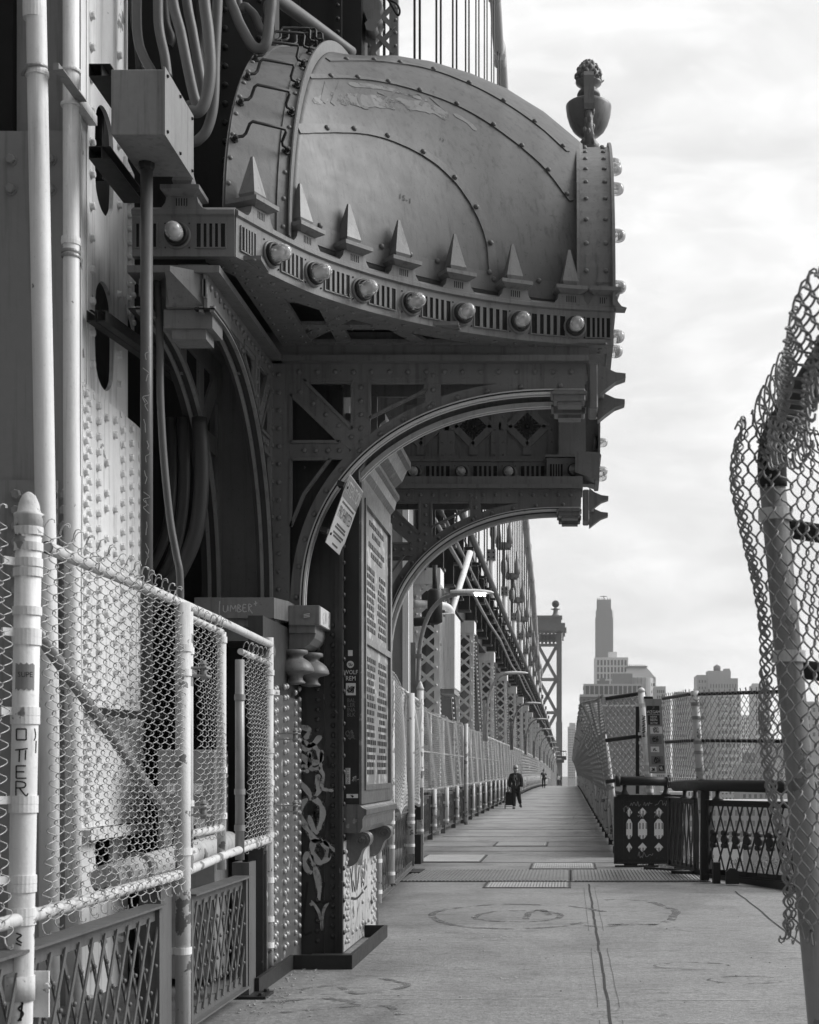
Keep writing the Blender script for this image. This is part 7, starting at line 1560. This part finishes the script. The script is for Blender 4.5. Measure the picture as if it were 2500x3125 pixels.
def person(x, y, h, label, pose):
    z0 = deckz(y); k = h/1.75; t = thing('person', (x, y, z0), label, 'person', None); B = lambda a, b_, c: V((x+a*k, y+b_*k, z0+c*k)); st = pose.get('stride', .25)
    L = pose['legs']; A = pose['arms']
    J = {'pel':(B(0,0,.95),.125*k),'sp':(B(0,.0,1.15),.125*k),'ch':(B(0,-.01,1.34),(.13*k,.10*k)),'nk':(B(0,-.02,1.49),.055*k),'hd':(B(0,-.04,1.57),.075*k),'hd2':(B(0,-.045,1.66),.088*k),'top':(B(0,-.03,1.73),.055*k)}
    E = [('pel','sp'),('sp','ch'),('ch','nk'),('nk','hd'),('hd','hd2'),('hd2','top')]
    for s_, n in ((-1,'l'),(1,'r')):
        kn, an, to = L[n]; J['hip'+n] = (B(s_*.09,0,.90),.09*k); J['kn'+n] = (B(*kn),.058*k); J['an'+n] = (B(*an),.040*k); J['to'+n] = (B(*to),.036*k); E += [('pel','hip'+n),('hip'+n,'kn'+n),('kn'+n,'an'+n),('an'+n,'to'+n)]
        el, wr_, ha = A[n]; J['sh'+n] = (B(s_*.19,-.0,1.40),.058*k); J['el'+n] = (B(*el),.044*k); J['wr'+n] = (B(*wr_),.031*k); J['ha'+n] = (B(*ha),(.028*k,.04*k)); E += [('ch','sh'+n),('sh'+n,'el'+n),('el'+n,'wr'+n),('wr'+n,'ha'+n)]
        hv = (V(ha)-V(wr_)).normalized()
        for f in range(4): dv = V((s_*.0, -.03+.02*f, 0)); J['f%d%s' % (f,n)] = (B(*(V(ha)+hv*.02+dv)),.010*k); J['g%d%s' % (f,n)] = (B(*(V(ha)+hv*(.062-.006*abs(f-1))+dv*.9+V((-s_*.01,0,0)))),.008*k); E += [('ha'+n,'f%d%s' % (f,n)),('f%d%s' % (f,n),'g%d%s' % (f,n))]
        J['th'+n] = (B(*(V(ha)+V((-s_*.025,-.04,.0)))),.011*k); J['ti'+n] = (B(*(V(ha)+V((-s_*.03,-.05,-.035)))),.009*k); E += [('ha'+n,'th'+n),('th'+n,'ti'+n)]
    skinned('body', (J, E, 'pel'), skin, t)
    g = pose.get('g', .012)*k                                     # clothing follows the same joints a little larger
    up = {q: (J[q][0], tuple(r+g*1.5 for r in J[q][1]) if isinstance(J[q][1], tuple) else J[q][1]+g*1.5) for q in ('sp','ch','shl','shr','ell','elr','wrl','wrr')}; up['hem'] = (B(0,0,pose.get('hem',.86)),(pose.get('hw',.15)+.01)*k); up['col'] = (B(0,-.01,1.47),.075*k)
    EE = [('hem','sp'),('sp','ch'),('ch','col'),('ch','shl'),('ch','shr'),('shl','ell'),('shr','elr')]
    up['ch'] = (J['ch'][0], (.175*k+g, .125*k+g))
    if pose.get('long', True): EE += [('ell','wrl'),('elr','wrr')]
    else: up.pop('wrl'); up.pop('wrr'); up['ell'] = (J['shl'][0].lerp(J['ell'][0],.7), .055*k); up['elr'] = (J['shr'][0].lerp(J['elr'][0],.7), .055*k)
    skinned(pose.get('topname','jacket'), (up, EE, 'sp'), pose['top'], t)
    lo = {q: (J[q][0], J[q][1]+g*1.3) for q in ('pel','hipl','hipr','knl','knr','anl','anr')}; skinned('trousers', (lo, [('pel','hipl'),('pel','hipr'),('hipl','knl'),('hipr','knr'),('knl','anl'),('knr','anr')], 'pel'), pose['trousers'], t)
    for n in 'lr':
        kn, an, to = L[n]; an = V(an); to = V(to); s = MB(); d = (to-an); d.z = 0; d.normalize(); sd_ = V((-d.y,d.x,0)); bz = max(0, min(an.z,to.z)-.075); vs = []
        for a_, w_, hh in ((-.07,.035,.09),(-.02,.045,.11),(.06,.05,.085),(.13,.05,.06),(.19,.03,.035)):
            tilt = (to.z-an.z)*max(0, a_)/.15
            for u_, v_ in ((-1,0),(1,0),(.8,1),(-.8,1)): q_ = an+d*a_+sd_*w_*u_; vs.append(B(q_.x, q_.y, max(.002, an.z-.075+tilt*.6+hh*v_)))
        s.add(vs, [(4*i+j,4*i+4+j,4*i+4+(j+1) % 4,4*i+(j+1) % 4) for i in range(4) for j in range(4)]+[(0,1,2,3),(19,18,17,16)]); s.build('shoe', shoe, t)
    # face
    s = MB(); f = lambda a, b_, c: B(a, -.045-b_, c)
    s.hexa([f(-.012,.082,1.615),f(.012,.082,1.615),f(.012,.10,1.615),f(-.012,.10,1.615),f(-.006,.08,1.66),f(.006,.08,1.66),f(.005,.086,1.66),f(-.005,.086,1.66)]); s.build('nose', skin, t)
    s = MB()
    for a in (-.032,.032): s.sphere(f(a,.078,1.655), .011*k, 8, 6)
    s.box(tuple(f(-.022,.074,1.586)), tuple(f(.022,.086,1.594))); s.build('eyes_and_mouth', hair, t)
    for a in (-.088,.088): s = MB(); s.sphere(B(a,-.03,1.64), .026*k, 8, 6, (.4,.7,1.2)); s.build('ear', skin, t)
    return t, B, k
legs1 = dict(l=((-.07,-.06,.50),(-.06,-.10,.09),(-.08,-.24,.05)), r=((.13,.02,.51),(.19,.22,.20),(.21,.12,.10)))
Y = 60.5; t, B, k = person((1086-CX)*Y/F, Y, 1.72, 'man in a dark zip jacket, cap and pale face mask pulling a shopping cart', dict(legs=legs1, arms=dict(l=((-.25,.06,1.13),(-.24,.16,.90),(-.25,.19,.83)), r=((.25,.02,1.13),(.25,-.08,.90),(.25,-.10,.83))), top=coat, trousers=trou, hem=.76, g=.028, hw=.19))
s = MB(); s.lathe([(.098,1.675),(.102,1.70),(.10,1.745),(.075,1.79),(.03,1.805),(.002,1.808)], B(0,-.04,0), (0,0,k), 18); cp = s.build('cap', mat('cap_cloth', .40, .8, .15, 12), t)
s = MB(); s.lathe([(.1005,1.69),(.1035,1.70),(.1035,1.72),(.1015,1.735)], B(0,-.04,0), (0,0,k), 18); s.build('cap_band', pale, cp); WL[cp] = WL[t]
s = MB(); s.prism([(-.085,-.10),(-.06,-.19),(0,-.215),(.06,-.19),(.085,-.10)], Fr(B(0,-.02,1.685), (1,0,0), (0,1,0), (0,0,1)), -.006, .006); s.build('cap_peak', hair, cp)
s = MB(); s.lathe([(.094,1.565),(.102,1.59),(.103,1.62),(.096,1.645)], B(0,-.055,0), (0,0,k), 16); s.build('face_mask', pale, t)
s = MB(); s.box(tuple(B(-.008,-.158,.86)), tuple(B(.008,-.15,1.42))); s.ribbon([B(-.05,-.14,1.44), B(-.055,-.158,1.3), B(-.05,-.162,1.18)], V((0,-1,0)), .012, .01); s.ribbon([B(.05,-.14,1.44), B(.05,-.158,1.32), B(.055,-.162,1.22)], V((0,-1,0)), .012, .01); s.build('zip_and_cords', pale, t)
s = MB(); s.tube([B(.11*math.cos(a)*1.1, .02+.09*math.sin(a), 1.46+.02*math.sin(a)) for a in [PI*i/8 for i in range(-2,11)]], .035*k, 8); s.build('hood', coat, t)
ct = thing('shopping_cart', B(-.28,.35,0), 'black wheeled shopping cart pulled by the man in the cap', 'cart'); s = MB(); x0 = B(-.28,.42,0).x; y0 = B(0,.42,0).y
s.hexa([V((x0-.17,y0-.13,.14)),V((x0+.17,y0-.13,.14)),V((x0+.17,y0+.15,.14)),V((x0-.17,y0+.15,.14)),V((x0-.15,y0-.10,.66)),V((x0+.15,y0-.10,.66)),V((x0+.15,y0+.13,.66)),V((x0-.15,y0+.13,.66))]); s.sphere((x0,y0,.64), .16, 14, 8, (1,.8,.5)); s.build('bag', coat, ct)
s = MB()
for a in (-.15,.15): s.tube([V((x0+a,y0+.13,.06)), V((x0+a,y0+.13,.80))], .011, 6); s.tube([V((x0+a,y0+.13,.09)), V((x0+a,y0-.17,.09)), V((x0+a,y0-.17,.0))], .010, 6)
s.tube([V((x0-.15,y0+.13,.80)), V((x0+.15,y0+.13,.80))], .014, 6); s.tube([V((x0-.19,y0-.17,.10)), V((x0+.19,y0-.17,.10))], .010, 6); s.build('frame', M['galv'], ct)
for a in (-.19,.19): s = MB(); s.tube([V((x0+a,y0+.10+.075*math.cos(i*PI/9),.08+.075*math.sin(i*PI/9))) for i in range(19)], .012, 6, False); s.lathe([(.03,-.012),(.03,.012)], (x0+a,y0+.10,.08), (1,0,0), 10); s.build('wheel', M['black'], ct)
Y = 135; legs2 = dict(l=((-.10,-.06,.49),(-.10,-.02,.09),(-.10,-.15,.05)), r=((.10,-.02,.5),(.09,.12,.12),(.10,.0,.05)))
t, B, k = person((1145-CX)*Y/F, Y, 1.70, 'walker in a dark printed T-shirt with a shoulder bag, hair in a topknot', dict(legs=legs2, arms=dict(l=((-.27,.03,1.14),(-.30,-.05,.92),(-.30,-.08,.85)), r=((.30,.05,1.16),(.36,.0,.96),(.38,-.03,.89))), top=coat, trousers=trou, hem=.92, long=False, topname='t_shirt'))
s = MB(); s.sphere(B(0,-.02,1.69), .098*k, 14, 10, (1,1.0,.85)); s.sphere(B(0,.0,1.80), .045*k, 10, 8); s.build('hair', hair, t); s = MB(); s.box(tuple(B(-.10,-.15,1.28)), tuple(B(.10,-.142,1.34))); s.build('shirt_print', greyc, t)
s = MB(); s.box(tuple(B(.12,-.16,.82)), tuple(B(.30,.0,1.02))); s.ribbon([B(.2,-.1,1.0), B(.05,-.15,1.25), B(-.14,-.1,1.46), B(-.1,.1,1.4)], V((0,-1,.2)), .04, .01); tag(s.build('shoulder_bag', coat), 'dark bag slung across the walker with the topknot', 'bag')
for px, Y, lab, tp, lg in ((1177,215,'tiny distant walker in a pale shirt near the vanishing end of the path',pale,legs2), (1181,222,'tiny distant walker in dark clothes beside the pale-shirted one',coat,legs1)):
    t, B, k = person((px-CX)*Y/F-.15, Y, 1.72, lab, dict(legs=lg, arms=dict(l=((-.25,.03,1.14),(-.26,-.05,.92),(-.26,-.08,.85)), r=((.25,.05,1.14),(.26,.0,.92),(.26,-.03,.85))), top=tp, trousers=trou, hem=.9)); s = MB(); s.sphere(B(0,-.02,1.69), .098*k, 12, 8, (1,1,.85)); s.build('hair', hair, t)
# rivet and bolt fields are surface pattern on their part
for o in bpy.data.objects:
    n = o.name.split('.')[0]
    if o.parent and (n.endswith('rivets') or n in ('hex_bolts','screws','bolts')): o['kind'] = 'stuff'
